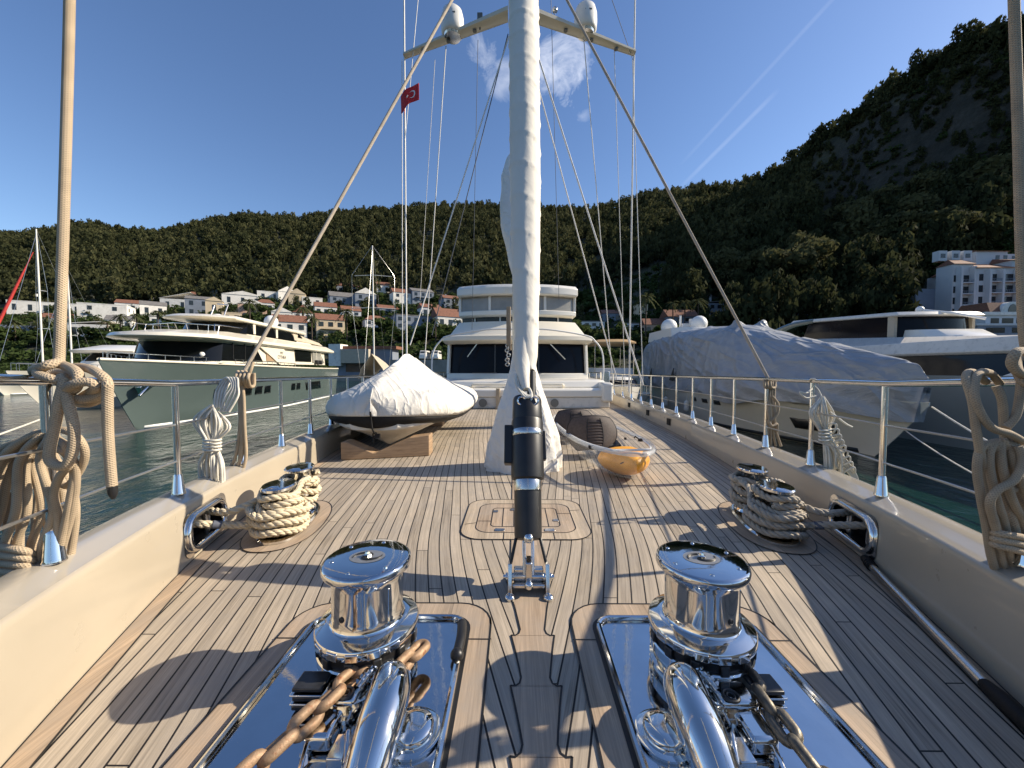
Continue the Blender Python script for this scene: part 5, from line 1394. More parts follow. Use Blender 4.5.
def house(px, py, wpx, hpx, label, wall='plwhite', roof='gable', roofmat='terracotta', rh=.35, floors=2, cols=3, rot=0.0, depth=.8, balcony=0, chim=0, Y=None, name='town_house', cat='house', group='houses of the hillside town', ov=.35):
    if Y is None: k, Y = on_hill(px, py)
    else: k = (px-515)/F
    x = k*Y-.1; zb = 1.5+(368-py)/F*Y
    w = wpx/F*Y; h = hpx/F*Y; d = max(6, w*depth)
    if px < 500: rot += .55
    root = thing(name, label, cat, (x, Y+d/2, zb-3.5), rot, group); H = h+3.5
    mb = MB(); mb.box((0, 0, H/2), (w, d, H)); mb.build('wall', M[wall], root, smooth=False, local=True)
    rf = prism_roof(roof, w, d, H+.02, rh*(w if roof in ('gabley', 'shed') else min(w, d)) if roof != 'flat' else .45, ov if roof != 'flat' else .12, M[roofmat], root)
    fh = h/floors
    for f in range(floors):
        for c in range(cols):
            xx = -w/2+w*(c+.5)/cols; ww = min(w/cols*.52, 2.2)
            window(root, xx, -d/2-.02, 3.5+fh*(f+.52), ww, fh*.5)
        for c in range(2):
            yy = -d/2+d*(c+.5)/2
            window(root, w/2+.02 if x < 0 else -w/2-.02, yy, 3.5+fh*(f+.52), min(d*.22, 1.8), fh*.45, 1)
    for b in range(balcony):
        mb = MB(); zz = 3.5+fh*(b+1); mb.box((0, -d/2-.8, zz-.1), (w*.7, 1.6, .2)); mb.box((0, -d/2-1.55, zz+.4), (w*.7, .1, .9)); mb.build('balcony', M[wall], root, smooth=False, local=True)
    for c in range(chim):
        mb = MB(); mb.box((-w*.25+c*w*.45, 0, H+rh*min(w, d)*.6+.6), (.9, .9, 2.2)); mb.build('chimney', M[wall], rf if False else root, smooth=False, local=True)
    return root
H_ = house
# far left of the town
H_(30, 314, 52, 12, 'long low white flat-roofed villa with two chimneys at the far left of the town', 'plwhite', 'flat', 'plwhite', floors=1, cols=5, chim=2)
H_(92, 320, 36, 16, 'big plain white block with stepped parapet right of the long villa', 'plwhite', 'flat', 'plwhite', floors=2, cols=2)
H_(80, 338, 30, 14, 'white villa standing below the big plain white block', 'plwhite', 'shed', 'plwhite', .12, 1, 3, -.1)
H_(10, 338, 34, 12, 'grey house beside palms at the far left edge of the shore', 'plgrey', 'flat', 'plgrey', floors=1, cols=3)
H_(122, 312, 18, 9, 'small white house with dark red roof above the pale villas', 'plwhite', 'gable', 'terracotta', .3, 1, 2)
H_(146, 316, 20, 11, 'white villa with grey sloping roof, left of the pair with slanting white roofs', 'plwhite', 'gable', 'greyroof', .3, 1, 2, .2)
H_(158, 326, 22, 9, 'low white terrace house below the slanting white roofs', 'plwhite', 'shed', 'plwhite', .15, 1, 3)
H_(171, 311, 24, 12, 'white villa with a slanting white roof rising to the right', 'plwhite', 'shed', 'plwhite', .3, 1, 2, -.15)
H_(193, 316, 20, 17, 'dark blue grey house with wide windows beside the cream gable', 'plgrey', 'gable', 'greyroof', .25, 2, 2)
H_(211, 317, 14, 16, 'narrow cream house with pointed gable beside the blue grey one', 'plcream', 'gabley', 'plcream', .3, 1, 1)
H_(235, 306, 34, 11, 'wide house with low white roof above the pink one', 'plwhite', 'gabley', 'plwhite', .12, 1, 3)
H_(247, 319, 24, 15, 'pale pink house with dark windows behind the motor yacht', 'plpink', 'gabley', 'plwhite', .2, 2, 2)
H_(265, 301, 20, 9, 'white cubic house with flat roof on the upper slope', 'plwhite', 'flat', 'plwhite', floors=1, cols=2)
H_(283, 302, 16, 10, 'small white gabled house at the edge of the forest', 'plwhite', 'gabley', 'plwhite', .35, 1, 1, .2)
H_(295, 306, 15, 12, 'yellow cream gabled house on the upper slope', 'plcream', 'gabley', 'plcream', .35, 1, 1, -.1)
H_(309, 307, 18, 9, 'white house with rounded parapet, right of the yellow cream gable', 'plwhite', 'flat', 'plwhite', floors=1, cols=2)
H_(345, 296, 44, 9, 'long upper terrace of grey houses under a tiled roof', 'plgrey', 'gable', 'terracotta', .18, 1, 7)
H_(339, 308, 26, 11, 'dark grey hillside house with solar roof below the long terrace', 'plgrey', 'gable', 'greyroof', .3, 2, 3)
H_(362, 308, 20, 14, 'blue grey house with white gable below the long terrace', 'plgrey', 'gabley', 'plwhite', .3, 2, 2, balcony=1)
H_(283, 342, 30, 20, 'white town house with terracotta roof close behind the yacht radome', 'plwhite', 'gable', 'terracotta', .35, 2, 3, balcony=1)
H_(325, 338, 26, 18, 'cream town house with orange roof and yellow gable beside a palm', 'plcream', 'gable', 'terracotta', .35, 2, 3, balcony=1)
H_(299, 327, 18, 14, 'white house with steep orange roof between the two shore town houses', 'plwhite', 'gabley', 'terracotta', .45, 2, 2)
H_(399, 305, 18, 12, 'white house with terracotta roof behind the sailing boat mast', 'plwhite', 'gable', 'terracotta', .35, 2, 2)
H_(419, 304, 22, 12, 'blue grey house with balconies on the slope behind the rigging', 'plgrey', 'gable', 'greyroof', .25, 2, 3, balcony=1)
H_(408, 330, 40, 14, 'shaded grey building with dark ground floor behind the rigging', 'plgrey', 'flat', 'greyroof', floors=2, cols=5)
H_(445, 329, 27, 12, 'white house with bright terracotta roof left of the flybridge', 'plwhite', 'gable', 'terracotta', .45, 1, 3)
H_(449, 311, 18, 12, 'blue grey house with a chimney above the bright terracotta roof', 'plgrey', 'gable', 'terracotta', .3, 2, 2, chim=1)
H_(385, 318, 20, 9, 'small dark tiled house among trees behind the sailing boat mast', 'plgrey', 'gable', 'terracotta', .3, 1, 2)
# right of the flybridge
H_(590, 334, 28, 12, 'shaded white house with flat roof right of the flybridge', 'plwhite', 'flat', 'greyroof', floors=2, cols=4)
H_(612, 322, 20, 8, 'low grey house among dark trees right of the flybridge', 'plgrey', 'gable', 'terracotta', .3, 1, 2)
H_(641, 319, 11, 13, 'narrow sunlit cream house between palms', 'plcream', 'flat', 'plcream', floors=2, cols=1)
H_(655, 335, 22, 10, 'house with red tiled roof behind the tall palm', 'plpink', 'gable', 'terracotta', .4, 1, 3)
H_(717, 318, 34, 14, 'grey blue apartment house with terraces above the covered yacht', 'plgrey', 'shed', 'greyroof', .10, 2, 5)
H_(750, 320, 32, 13, 'pale house with wide grey roof right of the terraced apartment house', 'plhotel', 'hip', 'greyroof', .25, 2, 4)
H_(812, 322, 44, 16, 'flat-roofed pale building behind the covered yacht', 'plgrey', 'flat', 'plwhite', floors=2, cols=5)
c = on_hill(815, 322)
k_, Y_ = c; zt_ = 1.5+(368-322)/F*Y_+16/F*Y_+.5
root = thing('rooftop_marquee', 'long white rounded marquee with a glazed end on the flat-roofed pale building', 'marquee', (k_*Y_, Y_+4, zt_))
mb = MB(); secs = []
L_ = 25/F*Y_
for t_ in np.linspace(0, 1, 9):
    rr = 1.6+.8*math.sin(math.pi*min(1, t_*1.2)/1.2*.9); secs.append([Vector((-L_*.55+t_*L_, rr*1.4*math.cos(a), rr*1.15*math.sin(a))) for a in np.linspace(0, math.pi, 12)])
mb.loft(secs); mb.build('fabric_vault', M['dome'], root, local=True)
mb = MB(); mb.box((L_*.62, 0, 1.0), (L_*.36, 4.5, 2.0)); mb.build('glazed_end', M['winglass'], root, smooth=False, local=True)
mb = MB(); mb.box((L_*.62, 0, 2.15), (L_*.44, 5, .25)); mb.build('flat_canopy', M['plwhite'], root, smooth=False, local=True)

for a_ in [
 (48, 326, 20, 8, 'little white villa with red tiled roof between the palms at far left', 'plwhite', 'gable', 'terracotta', .35, 1, 2),
 (66, 313, 16, 9, 'white cube house left of the big plain white block, behind the mast', 'plwhite', 'flat', 'plwhite', .3, 1, 2),
 (112, 330, 20, 10, 'white house with brown roof below the dark red roofed one', 'plwhite', 'gable', 'greyroof', .35, 1, 3),
 (137, 302, 16, 8, 'white house with low red roof at the forest edge above the pale villas', 'plwhite', 'gable', 'terracotta', .3, 1, 2),
 (185, 302, 18, 8, 'white house with wide eaves at the forest edge above the blue grey one', 'plwhite', 'hip', 'terracotta', .25, 1, 2),
 (228, 322, 16, 9, 'cream house with flat roof left of the pale pink one', 'plcream', 'flat', 'plcream', .3, 1, 2),
 (262, 312, 16, 9, 'white house with terracotta hip roof right of the pale pink one', 'plwhite', 'hip', 'terracotta', .35, 1, 2),
 (278, 322, 18, 10, 'white house with low gable above the yacht radome', 'plwhite', 'gabley', 'plwhite', .25, 1, 2),
 (322, 317, 20, 10, 'white house with red roof between the upper terrace and the cream town house', 'plwhite', 'gable', 'terracotta', .35, 1, 3),
 (348, 322, 18, 11, 'pale house with red roof behind the bushy palm', 'plhotel', 'gable', 'terracotta', .4, 2, 2),
 (372, 332, 22, 12, 'pale house with red tiled hip roof right of the bushy palm', 'plhotel', 'hip', 'terracotta', .3, 2, 3),
 (383, 294, 20, 8, 'white house with red roof highest on the slope behind the spreaders', 'plwhite', 'gable', 'terracotta', .3, 1, 3),
 (428, 318, 20, 10, 'pale house with brown roof in the middle of the rigging lines', 'plhotel', 'gable', 'terracotta', .3, 1, 3),
 (466, 324, 16, 14, 'grey house partly hidden by the left side of the flybridge', 'plgrey', 'flat', 'greyroof', .3, 2, 2),
 (628, 336, 20, 12, 'shaded pale house left of the tallest palm', 'plhotel', 'flat', 'greyroof', .3, 2, 3),
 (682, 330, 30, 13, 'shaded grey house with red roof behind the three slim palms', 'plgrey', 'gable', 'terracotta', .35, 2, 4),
 (700, 306, 18, 9, 'small pale house high above the terraced apartment house', 'plhotel', 'gable', 'greyroof', .3, 1, 2),
 (772, 330, 24, 12, 'grey house with brown roof beside the dark narrow conifer', 'plgrey', 'gable', 'greyroof', .3, 2, 3)]:
    H_(a_[0], a_[1], a_[2], a_[3], a_[4], a_[5], a_[6], a_[7], a_[8], a_[9], a_[10])
# hotel on the right
Yh = 150.0
def hx(px): return (px-515)/F*Yh-.1
def hz(py): return 1.5+(368-py)/F*Yh
hotel = thing('hotel_building', 'large white hotel with balconies and red roofs at the right edge', 'hotel', (hx(985), Yh+12, hz(330)))
def hbox(name, px0, px1, py0, py1, y0, dep, mat, par=hotel, bevel=0):
    mb = MB(); a, b = hx(px0), hx(px1); c, d = hz(py1), hz(py0)
    mb.box(((a+b)/2, y0+dep/2, (c+d)/2), (b-a, dep, d-c)); return mb.build(name, M[mat], par, smooth=False, bevel=bevel)
hbox('left_wing', 950, 970, 265, 345, Yh+2, 6, 'plhotel'); hbox('central_wing', 968, 1004, 270, 345, Yh, 18, 'plhotel'); hbox('right_wing', 1004, 1100, 262, 345, Yh+1, 18, 'plhotel')
hbox('annexe', 930, 951, 286, 345, Yh+8, 6, 'plgrey')
hbox('penthouse', 990, 1022, 248, 262, Yh+8, 9, 'plhotel'); hbox('penthouse', 1022, 1075, 250, 262, Yh+9, 9, 'plhotel')
def hroof(px0, px1, py, h, y0, dep):
    a, b, z = hx(px0), hx(px1), hz(py); mb = MB()
    mb.add([(a, y0, z), (b, y0, z), (b, y0+dep, z), (a, y0+dep, z), (a+2, y0+dep*.6, z+h), (b-2, y0+dep*.6, z+h)], [(0, 1, 5, 4), (1, 2, 5), (2, 3, 4, 5), (3, 0, 4), (3, 2, 1, 0)])
    return mb.build('tiled_roof', M['terracotta'], hotel, smooth=False)
hroof(949, 971, 265, 2.6, Yh+1.2, 7); hroof(966, 1006, 270, 4.0, Yh-.8, 17); hroof(1003, 1101, 262, 3.0, Yh+.2, 17); hroof(989, 1024, 248, 1.8, Yh+7.4, 10)
for px in (942, 955, 967): 
    mb = MB(); mb.box((hx(px+8), Yh+7, hz(254)), (3.2, 2.5, 4.0)); dm = mb.build('dormer', M['plhotel'], hotel, smooth=False)
    mb = MB(); mb.box((hx(px+8), Yh+5.72, hz(254)), (1.8, .1, 1.6)); mb.build('dormer_window', M['winglass'], dm, smooth=False)
for r_, py in enumerate((274, 285, 296, 307, 318, 329)):
    for px0, px1, yy in ((951, 954, 2), (957, 967, 2), (970, 974, 0), (978, 987, 0), (990, 1003, 0), (1009, 1016, 1), (1019, 1026, 1), (1032, 1040, 1), (1046, 1054, 1)):
        if yy == 1 and r_ == 0: continue
        z0 = py+2; f = hbox('window', px0, px1, z0, z0+6.5, Yh+yy-.06, .16, 'winglass')
        if px1-px0 > 8.5:
            a, b = hx(px0-1), hx(px1+1); mb = MB(); mb.box(((a+b)/2, Yh+yy-.9, hz(z0+8)), (b-a, 1.7, .25)); bal = mb.build('balcony', M['plhotel'], hotel, smooth=False)
            mb = MB()
            for q in range(9): mb.box((a+(b-a)*q/8, Yh+yy-1.7, hz(z0+6.5)), (.07, .07, 1.0))
            mb.box(((a+b)/2, Yh+yy-1.7, hz(z0+5.2)), (b-a, .1, .1)); mb.build('balcony_rail', M['plgrey'], bal, smooth=False)
    for px in (953.5, 967, 976, 988.5, 1004):
        pass
for px, yy in ((954, 2), (967, 2), (976, 0), (988.5, 0), (1004, 0)):
    hbox('pilaster', px-1, px+1, 268 if yy == 2 else 272, 345, Yh+yy-1.9, 1.9, 'plhotel')
for py in (262.5, 260.5):
    for px in (1010, 1018, 1030): 
        if py == 260.5: continue
        hbox('attic_window', px, px+4, 252, 258, Yh+8.9 if px > 1022 else Yh+7.94, .12, 'winglass')
Yl_ = 132.0
lo_ = thing('waterfront_house', 'lower pale house with arched dormer and red mansard roof in front of the hotel', 'house', ((1000-515)/F*Yl_, Yl_+5, -1))
def lbox(name, px0, px1, py0, py1, y0, dep, mat):
    f = Yl_/F; a, b = (px0-515)*f, (px1-515)*f; c, d = 1.5+(368-py1)*f, 1.5+(368-py0)*f
    mb = MB(); mb.box(((a+b)/2, y0+dep/2, (c+d)/2), (b-a, dep, d-c)); return mb.build(name, M[mat], lo_, smooth=False)
lbox('wall', 978, 1090, 316, 372, Yl_, 12, 'plhotel'); lbox('cornice', 975, 1092, 313, 316, Yl_-.6, 13, 'plwhite'); lbox('terrace_wall', 962, 1092, 327, 372, Yl_-2.5, 2.4, 'plgrey')
lbox('terrace_slab', 960, 1092, 325, 327, Yl_-2.8, 2.8, 'plhotel')
mb = MB(); f = Yl_/F; a, b = (982-515)*f, (1090-515)*f; z0, z1 = 1.5+(368-312.8)*f, 1.5+(368-303)*f
mb.loft([[Vector((a, Yl_, z0)), Vector((a, Yl_+11, z0)), Vector((a+.5, Yl_+9, z1)), Vector((a+.5, Yl_+1.5, z1))], [Vector((b, Yl_, z0)), Vector((b, Yl_+11, z0)), Vector((b, Yl_+9, z1)), Vector((b, Yl_+1.5, z1))]]); mb.build('mansard_roof', M['terracotta'], lo_, smooth=False, fix=True)
mb = MB(); cx_ = (1003-515)*f; mb.prism([Vector((cx_+3.6*math.cos(R(a)), Yl_-.2, z0+3.4*math.sin(R(a)))) for a in range(0, 181, 15)], (0, 3, 0)); dm = mb.build('arched_dormer', M['plwhite'], lo_, smooth=False)
mb = MB(); mb.prism([Vector((cx_+1.5*math.cos(R(a)), Yl_-.35, z0+2.6*math.sin(R(a)))) for a in range(0, 181, 20)], (0, .1, 0)); mb.build('dormer_window', M['winglass'], dm, smooth=False)
for px0, px1 in ((983, 991), (994, 1005), (1008, 1016), (1019, 1030), (1034, 1046)): lbox('window', px0, px1, 319, 326, Yl_-.08, .1, 'winglass')
for px0 in (980, 1005, 1030): lbox('terrace_opening', px0-10, px0+8, 329, 334, Yl_-2.58, .1, 'winglass')

# shore sheds, vans
sh = thing('boat_shed', 'low shore shed with canvas awning and red tiled roof behind the covered dinghy', 'shed', (-45, 108, -.6))
def sbox(name, px0, px1, py0, py1, Y0, dep, mat, par):
    f = Y0/F; a, b = (px0-515)*f, (px1-515)*f; c, d = 1.5+(368-py1)*f, 1.5+(368-py0)*f
    mb = MB(); mb.box(((a+b)/2, Y0+dep/2, (c+d)/2), (b-a, dep, d-c)); return mb.build(name, M[mat], par, smooth=False)
sbox('wall', 336, 392, 349, 376, 113, 6, 'plgrey', sh); sbox('tiled_roof', 334, 396, 346, 349, 112.5, 7, 'terracotta', sh); sbox('awning', 340, 368, 349, 363, 110.5, 2, 'canvas', sh); sbox('side_wall', 328, 340, 344, 366, 111, 5, 'plwhite', sh); sbox('doorway', 345, 366, 364, 372, 112.9, .2, 'winglass', sh)
mb = MB(); mb.box((-24.5, 113, 1.6), (22, 9, 4.44)); tag(mb.build('road', M['concrete'], None, smooth=False), kind='structure')
def van(px, label):
    Y0 = 112.0; f = Y0/F; x = (px-515)*f; r_ = thing('minibus', label, 'minibus', (x, Y0, 3.85), 0, 'white minibuses parked on the quay')
    mb = MB(); w = 1.05; secs = []
    for y, hh, zb in ((-2.6, 1.15, .4), (-2.5, 1.5, .35), (-1.7, 2.5, .3), (-1.3, 2.65, .3), (2.5, 2.65, .3), (2.6, 2.5, .4)):
        secs.append([Vector((-w, y, zb)), Vector((w, y, zb)), Vector((w, y, hh*.62)), Vector((w*.86, y, hh)), Vector((-w*.86, y, hh)), Vector((-w, y, hh*.62))])
    mb.loft(secs); mb.build('body', M['white'], r_, local=True, angle=30, fix=True)
    mb = MB(); mb.add([(-.92, -2.40, 1.55), (.92, -2.40, 1.55), (.78, -1.76, 2.42), (-.78, -1.76, 2.42)], [(0, 1, 2, 3)]); mb.build('windscreen', M['winglass'], r_, smooth=False, local=True, solid=.06)
    for s in (-1, 1):
        mb = MB(); mb.box((s*1.0, .3, 1.95), (.08, 4.0, .6)); mb.build('side_window', M['winglass'], r_, smooth=False, local=True)
        for y in (-1.6, 1.7):
            mb = MB(); mb.lathe([(.36, -.12), (.36, .12)], (s*.92, y, .36), 18, Matrix.Rotation(R(90), 3, 'Y')); mb.build('wheel', M['rubber'], r_, local=True)
        mb = MB(); mb.box((s*.8, -2.58, .85), (.3, .1, .2)); mb.build('headlight', M['dome'], r_, local=True)
    return r_
van(424.5, 'white minibus on the quay, the left of the two behind the wheelhouse rail'); van(436, 'white minibus on the quay, the right of the two behind the wheelhouse rail')

# ------------------------------------------------------------------ palms, garden trees and marked pines
def palm_crown(seed, nf=22, L=2.6):
    rg2 = np.random.RandomState(seed); mb = MB()
    for i in range(nf):
        a = 2*math.pi*i/nf+rg2.uniform(-.15, .15); e = rg2.uniform(-.35, 1.15); l = L*rg2.uniform(.8, 1.1)
        d = Vector((math.cos(a), math.sin(a), 0)); pr = Vector((-d.y, d.x, 0)); pts = []
        for k in range(7):
            t_ = k/6; pts.append(d*(l*t_*math.cos(e*.8))+Vector((0, 0, l*(math.sin(e)*t_-.75*t_*t_))))
        for k in range(6):
            for sgn in (-1, 1):
                w = .42*l*.35*math.sin(math.pi*(.12+.80*(k+.5)/6)); p, q = pts[k], pts[k+1]
                tipv = (p+q)/2+pr*(sgn*w)+Vector((0, 0, -.35*w))+(q-p)*.9
                mb.add([p, q, tipv], [(0, 1, 2)])
                p2 = (p+q)/2; mb.add([p2, q+(q-p)*.3, p2+pr*(sgn*w*.9)+Vector((0, 0, -.4*w))+(q-p)*1.1], [(0, 1, 2)])
    return mb
def set_tint(o, v):
    at = o.data.attributes.new('tint', 'FLOAT', 'POINT'); rg2 = np.random.RandomState(len(o.data.vertices) % 97)
    at.data.foreach_set('value', np.clip(v+rg2.uniform(-.25, .25, len(o.data.vertices)), 0, 1).astype(np.float32))
def palm(px, pytop, pybase, label, Y=None, s=1.0, seed=1):
    if Y is None:
        k, Y = on_hill(px, pybase) 
        if Y > 300: Y = 150.
    else: k = (px-515)/F
    zb = 1.5+(368-pybase)/F*Y; zt = 1.5+(368-pytop)/F*Y; x = k*Y-.1
    r_ = thing('palm_tree', label, 'palm tree', (x, Y, zb), random.uniform(0, 6), 'palm trees along the shore')
    mb = MB(); hh = zt-zb; mb.tube([Vector((0, 0, -2)), Vector((.15, .1, hh*.5)), Vector((.05, 0, hh))], [.34, .25, .28], 9); mb.build('trunk', M['trunk'], r_, local=True)
    o = palm_crown(seed, 26, 4.4*s); 
    for v in o.v: v.z += hh
    o = o.build('crown', M['palm'], r_, smooth=False, local=True); set_tint(o, .75)
for i, (px, a, b, s, lab) in enumerate([
    (645, 298, 345, 1.25, 'tallest palm tree, right of the rigging'), (671, 304, 335, .9, 'slim palm, first of three right of the tallest palm'), (683, 303, 335, .9, 'slim palm, middle one of three right of the tallest palm'), (696, 302, 335, 1.0, 'slim palm, last of three right of the tallest palm'),
    (760, 308, 335, 1.5, 'wide feathery palm behind the grey tarpaulin'), (620, 305, 330, .8, 'small palm close right of the flybridge'),
    (347, 312, 345, 1.25, 'bushy palm right of the cream town house'), (303, 308, 335, 1.2, 'palm standing between the shore town houses'), (312, 318, 345, .9, 'lower palm in front of the cream town house'), (250, 302, 330, 1.2, 'palm in front of the pale pink house'), (274, 318, 342, .9, 'short palm beside the yacht radome'),
    (120, 316, 338, .9, 'palm left of the pale villas, first of a pair'), (136, 316, 340, .9, 'palm left of the pale villas, second of a pair'), (158, 312, 335, .8, 'palm in front of the slanting white roof'), (46, 318, 340, 1.0, 'palm below the long low villa'), (12, 322, 345, 1.0, 'palm at the far left edge'), (106, 322, 345, .9, 'palm below the big plain white block'), (436, 320, 345, .8, 'small palm below the bright terracotta roof')]):
    palm(px, a, b, lab, None, s, 70+i)
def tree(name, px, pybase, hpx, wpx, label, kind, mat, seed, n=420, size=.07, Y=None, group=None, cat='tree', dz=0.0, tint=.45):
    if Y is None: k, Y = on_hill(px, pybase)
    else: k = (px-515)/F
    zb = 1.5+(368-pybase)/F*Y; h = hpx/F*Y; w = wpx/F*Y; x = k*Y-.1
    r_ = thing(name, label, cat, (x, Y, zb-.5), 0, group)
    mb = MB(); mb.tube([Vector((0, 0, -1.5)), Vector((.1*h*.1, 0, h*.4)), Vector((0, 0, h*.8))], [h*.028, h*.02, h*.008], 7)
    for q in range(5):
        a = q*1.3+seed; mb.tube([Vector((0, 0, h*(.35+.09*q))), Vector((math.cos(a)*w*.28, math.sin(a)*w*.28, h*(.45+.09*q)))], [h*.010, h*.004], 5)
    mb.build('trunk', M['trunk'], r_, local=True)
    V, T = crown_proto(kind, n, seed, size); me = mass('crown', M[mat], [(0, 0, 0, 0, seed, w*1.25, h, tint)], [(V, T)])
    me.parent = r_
garden = [(100, 345, 22, 24), (128, 346, 18, 26), (58, 345, 20, 22), (30, 344, 16, 20), (4, 346, 22, 22), (180, 330, 16, 18), (150, 333, 13, 18), (205, 325, 12, 14), (222, 312, 12, 14), (262, 318, 16, 16), (276, 310, 12, 12), (318, 322, 14, 16), (340, 330, 18, 16), (358, 328, 16, 18), (372, 326, 18, 16), (365, 345, 20, 22), (385, 338, 22, 18), (400, 346, 20, 24), (425, 342, 18, 26), (450, 346, 18, 24), (470, 345, 18, 22), (432, 316, 12, 14), (405, 316, 12, 12), (380, 303, 12, 12), (325, 300, 9, 12), (440, 305, 12, 12), (580, 345, 26, 24), (600, 346, 22, 22), (620, 346, 26, 24), (605, 316, 16, 18), (578, 318, 18, 22), (590, 308, 22, 26), (628, 318, 18, 18), (665, 345, 22, 24), (690, 346, 24, 26), (712, 338, 16, 20), (735, 334, 18, 20), (740, 346, 22, 26), (775, 345, 22, 24), (700, 322, 12, 14), (770, 322, 14, 14), (840, 335, 22, 26), (865, 338, 24, 30), (900, 340, 28, 30), (880, 318, 20, 26), (925, 345, 26, 26), (965, 340, 22, 14)]
for i, (px, py, h_, w_) in enumerate(sorted(garden)):
    lit = px < 480
    tree('garden_tree', px, py, h_, w_, 'dark leafy tree among the shore houses, number %d counted from the left' % (i+1), 'round' if i % 3 else 'umbrella', 'leaf', 100+i, 520, .085, None, 'leafy trees among the shore houses', tint=.3+.25*random.random())
tree('cypress_tree', 787, 345, 40, 13, 'dark narrow conifer in front of the flat-roofed pale building', 'pine', 'pine', 400, 700, .055, tint=.15)
tree('ridge_pine', 786, 172, 17, 14, 'lone pine standing out on the skyline where the cliff begins', 'umbrella', 'pine', 410, 400, .08, tint=.3)
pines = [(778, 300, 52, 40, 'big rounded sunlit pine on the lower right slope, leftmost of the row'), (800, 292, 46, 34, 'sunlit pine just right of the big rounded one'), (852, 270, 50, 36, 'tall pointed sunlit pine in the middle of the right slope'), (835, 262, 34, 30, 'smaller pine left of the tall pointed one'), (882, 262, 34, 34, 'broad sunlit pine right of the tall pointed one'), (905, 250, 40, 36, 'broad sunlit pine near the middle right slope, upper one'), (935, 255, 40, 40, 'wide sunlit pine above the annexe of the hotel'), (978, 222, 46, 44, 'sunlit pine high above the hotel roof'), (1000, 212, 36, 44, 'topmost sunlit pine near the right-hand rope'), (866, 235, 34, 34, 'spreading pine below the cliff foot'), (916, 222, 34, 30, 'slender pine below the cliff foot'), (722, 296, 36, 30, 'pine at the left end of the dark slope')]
for i, (px, py, h_, w_, lab) in enumerate(pines): tree('pine_tree', px, py, h_*1.2, w_*1.25, lab, 'pine' if i % 3 else 'umbrella', 'pine', 300+i, 1700, .042, None, 'pines with sunlight tinted into their crowns on the right slope', tint=1.0)  # raised tint paints the sunlight into these crowns
# ================================================================== neighbouring boats
class Hull:
    def __init__(s, L, B, zb, zs, ov, full=.5, flare=.85, stern=.9):
        s.L, s.B, s.zb, s.zs, s.ov, s.full, s.flare, s.stern = L, B, zb, zs, ov, full, flare, stern
    def zd(s, y): t = min(1, max(0, y/s.L)); return s.zb+(s.zs-s.zb)*(1-(1-t)**2)
    def wd(s, y):
        t = min(1, max(0, y/(s.full*s.L))); w = s.B/2*(1-(1-t)**2.4); k = sm(.7*s.L, s.L, y); return max(.03, w*(1-k*(1-s.stern)))
    def ww(s, y):
        t = min(1, max(0, (y-s.ov)/(s.full*1.1*s.L))); w = s.B/2*s.flare*(1-(1-t)**1.8); k = sm(.7*s.L, s.L, y); return max(.02, w*(1-k*(1-s.stern)))
    def zk(s, y): return -.5 if y >= s.ov else -.5+(s.zd(0)-.12+.5)*(1-(y/s.ov))**1.15
    def half(s, y):
        zd, zk = s.zd(y), s.zk(y); w0, w1 = s.wd(y), s.ww(y); out = []
        zl = max(0.0, zk)
        for f in (1.0, .93, .75, .5, .25, 0.0):
            out.append((w1+(w0-w1)*(f**1.35), zl+(zd-zl)*f))
        out.append((w1*.55, max(-.35, zk))); out.append((.015, zk)); return out
    def side(s, y, z):
        h = s.half(y); zs_ = [p[1] for p in h[:6]][::-1]; ws = [p[0] for p in h[:6]][::-1]; return float(np.interp(z, zs_, ws))
    def build(s, root, mat, name='hull', n=46, boot='stripe'):
        secs = []
        for y in np.linspace(0, s.L, n):
            h = s.half(y); secs.append([Vector((-w, y, z)) for w, z in h]+[Vector((w, y, z)) for w, z in h[::-1][1:]])
        mb = MB(); mb.loft(secs); o = mb.build(name, M[mat], root, local=True, angle=40, fix=True)
        if boot:
            for sg in (-1, 1):
                mb = MB(); ys = np.linspace(s.ov+.1, s.L, 40)
                mb.loft([[Vector((sg*(s.side(y, z)+.02), y, z)) for z in (.02, .2)] for y in ys], closed=False); mb.build('boot_stripe', M[boot], o, local=True, solid=.02)
        return o
    def patch(s, par, y0, y1, z0, z1, sg, mat, name, sl=0.0, off=.03):
        mb = MB(); pts = []
        for i in range(7):
            for j in range(3):
                f = i/6; z = z0+(z1-z0)*j/2; y = y0+(y1-y0)*f+sl*(j/2); pts.append(Vector((sg*(s.side(y, z)+off), y, z)))
        mb.add(pts, [(i*3+j, i*3+j+1, (i+1)*3+j+1, (i+1)*3+j) for i in range(6) for j in range(2)]); return mb.build(name, M[mat], par, local=True, solid=.03)
def lt(rows, mat, name, par, bevel=0, angle=35, n=14):
    """rows: (half width, front y, rounding, rear y, z)"""
    mb = MB(); mb.loft([plan(a, b, c, 0, e, n, d) for a, b, c, d, e in rows]); return mb.build(name, M[mat], par, local=True, angle=angle, bevel=bevel, fix=True)
def lbx(par, name, c, size, mat, bevel=0, rot=None):
    mb = MB(); mb.box(c, size, rot); return mb.build(name, M[mat], par, local=True, bevel=bevel)
def ltube(par, name, pts, r, mat, seg=8):
    mb = MB(); mb.tube(pts, r, seg); return mb.build(name, M[mat], par, local=True)
def lrail(par, h, y0, y1, sg, ht=.55, n=16, mat='steel', inset=.12):
    mb = MB(); ys = np.linspace(y0, y1, n); mb.tube([Vector((sg*(max(.02, h.wd(y)-inset)), y, h.zd(y)+ht)) for y in ys], .03, 6)
    for y in ys[::1]: mb.tube([Vector((sg*(max(.02, h.wd(y)-inset)), y, h.zd(y))), Vector((sg*(max(.02, h.wd(y)-inset)), y, h.zd(y)+ht))], .022, 5)
    return mb.build('side_rail', M[mat], par, local=True)

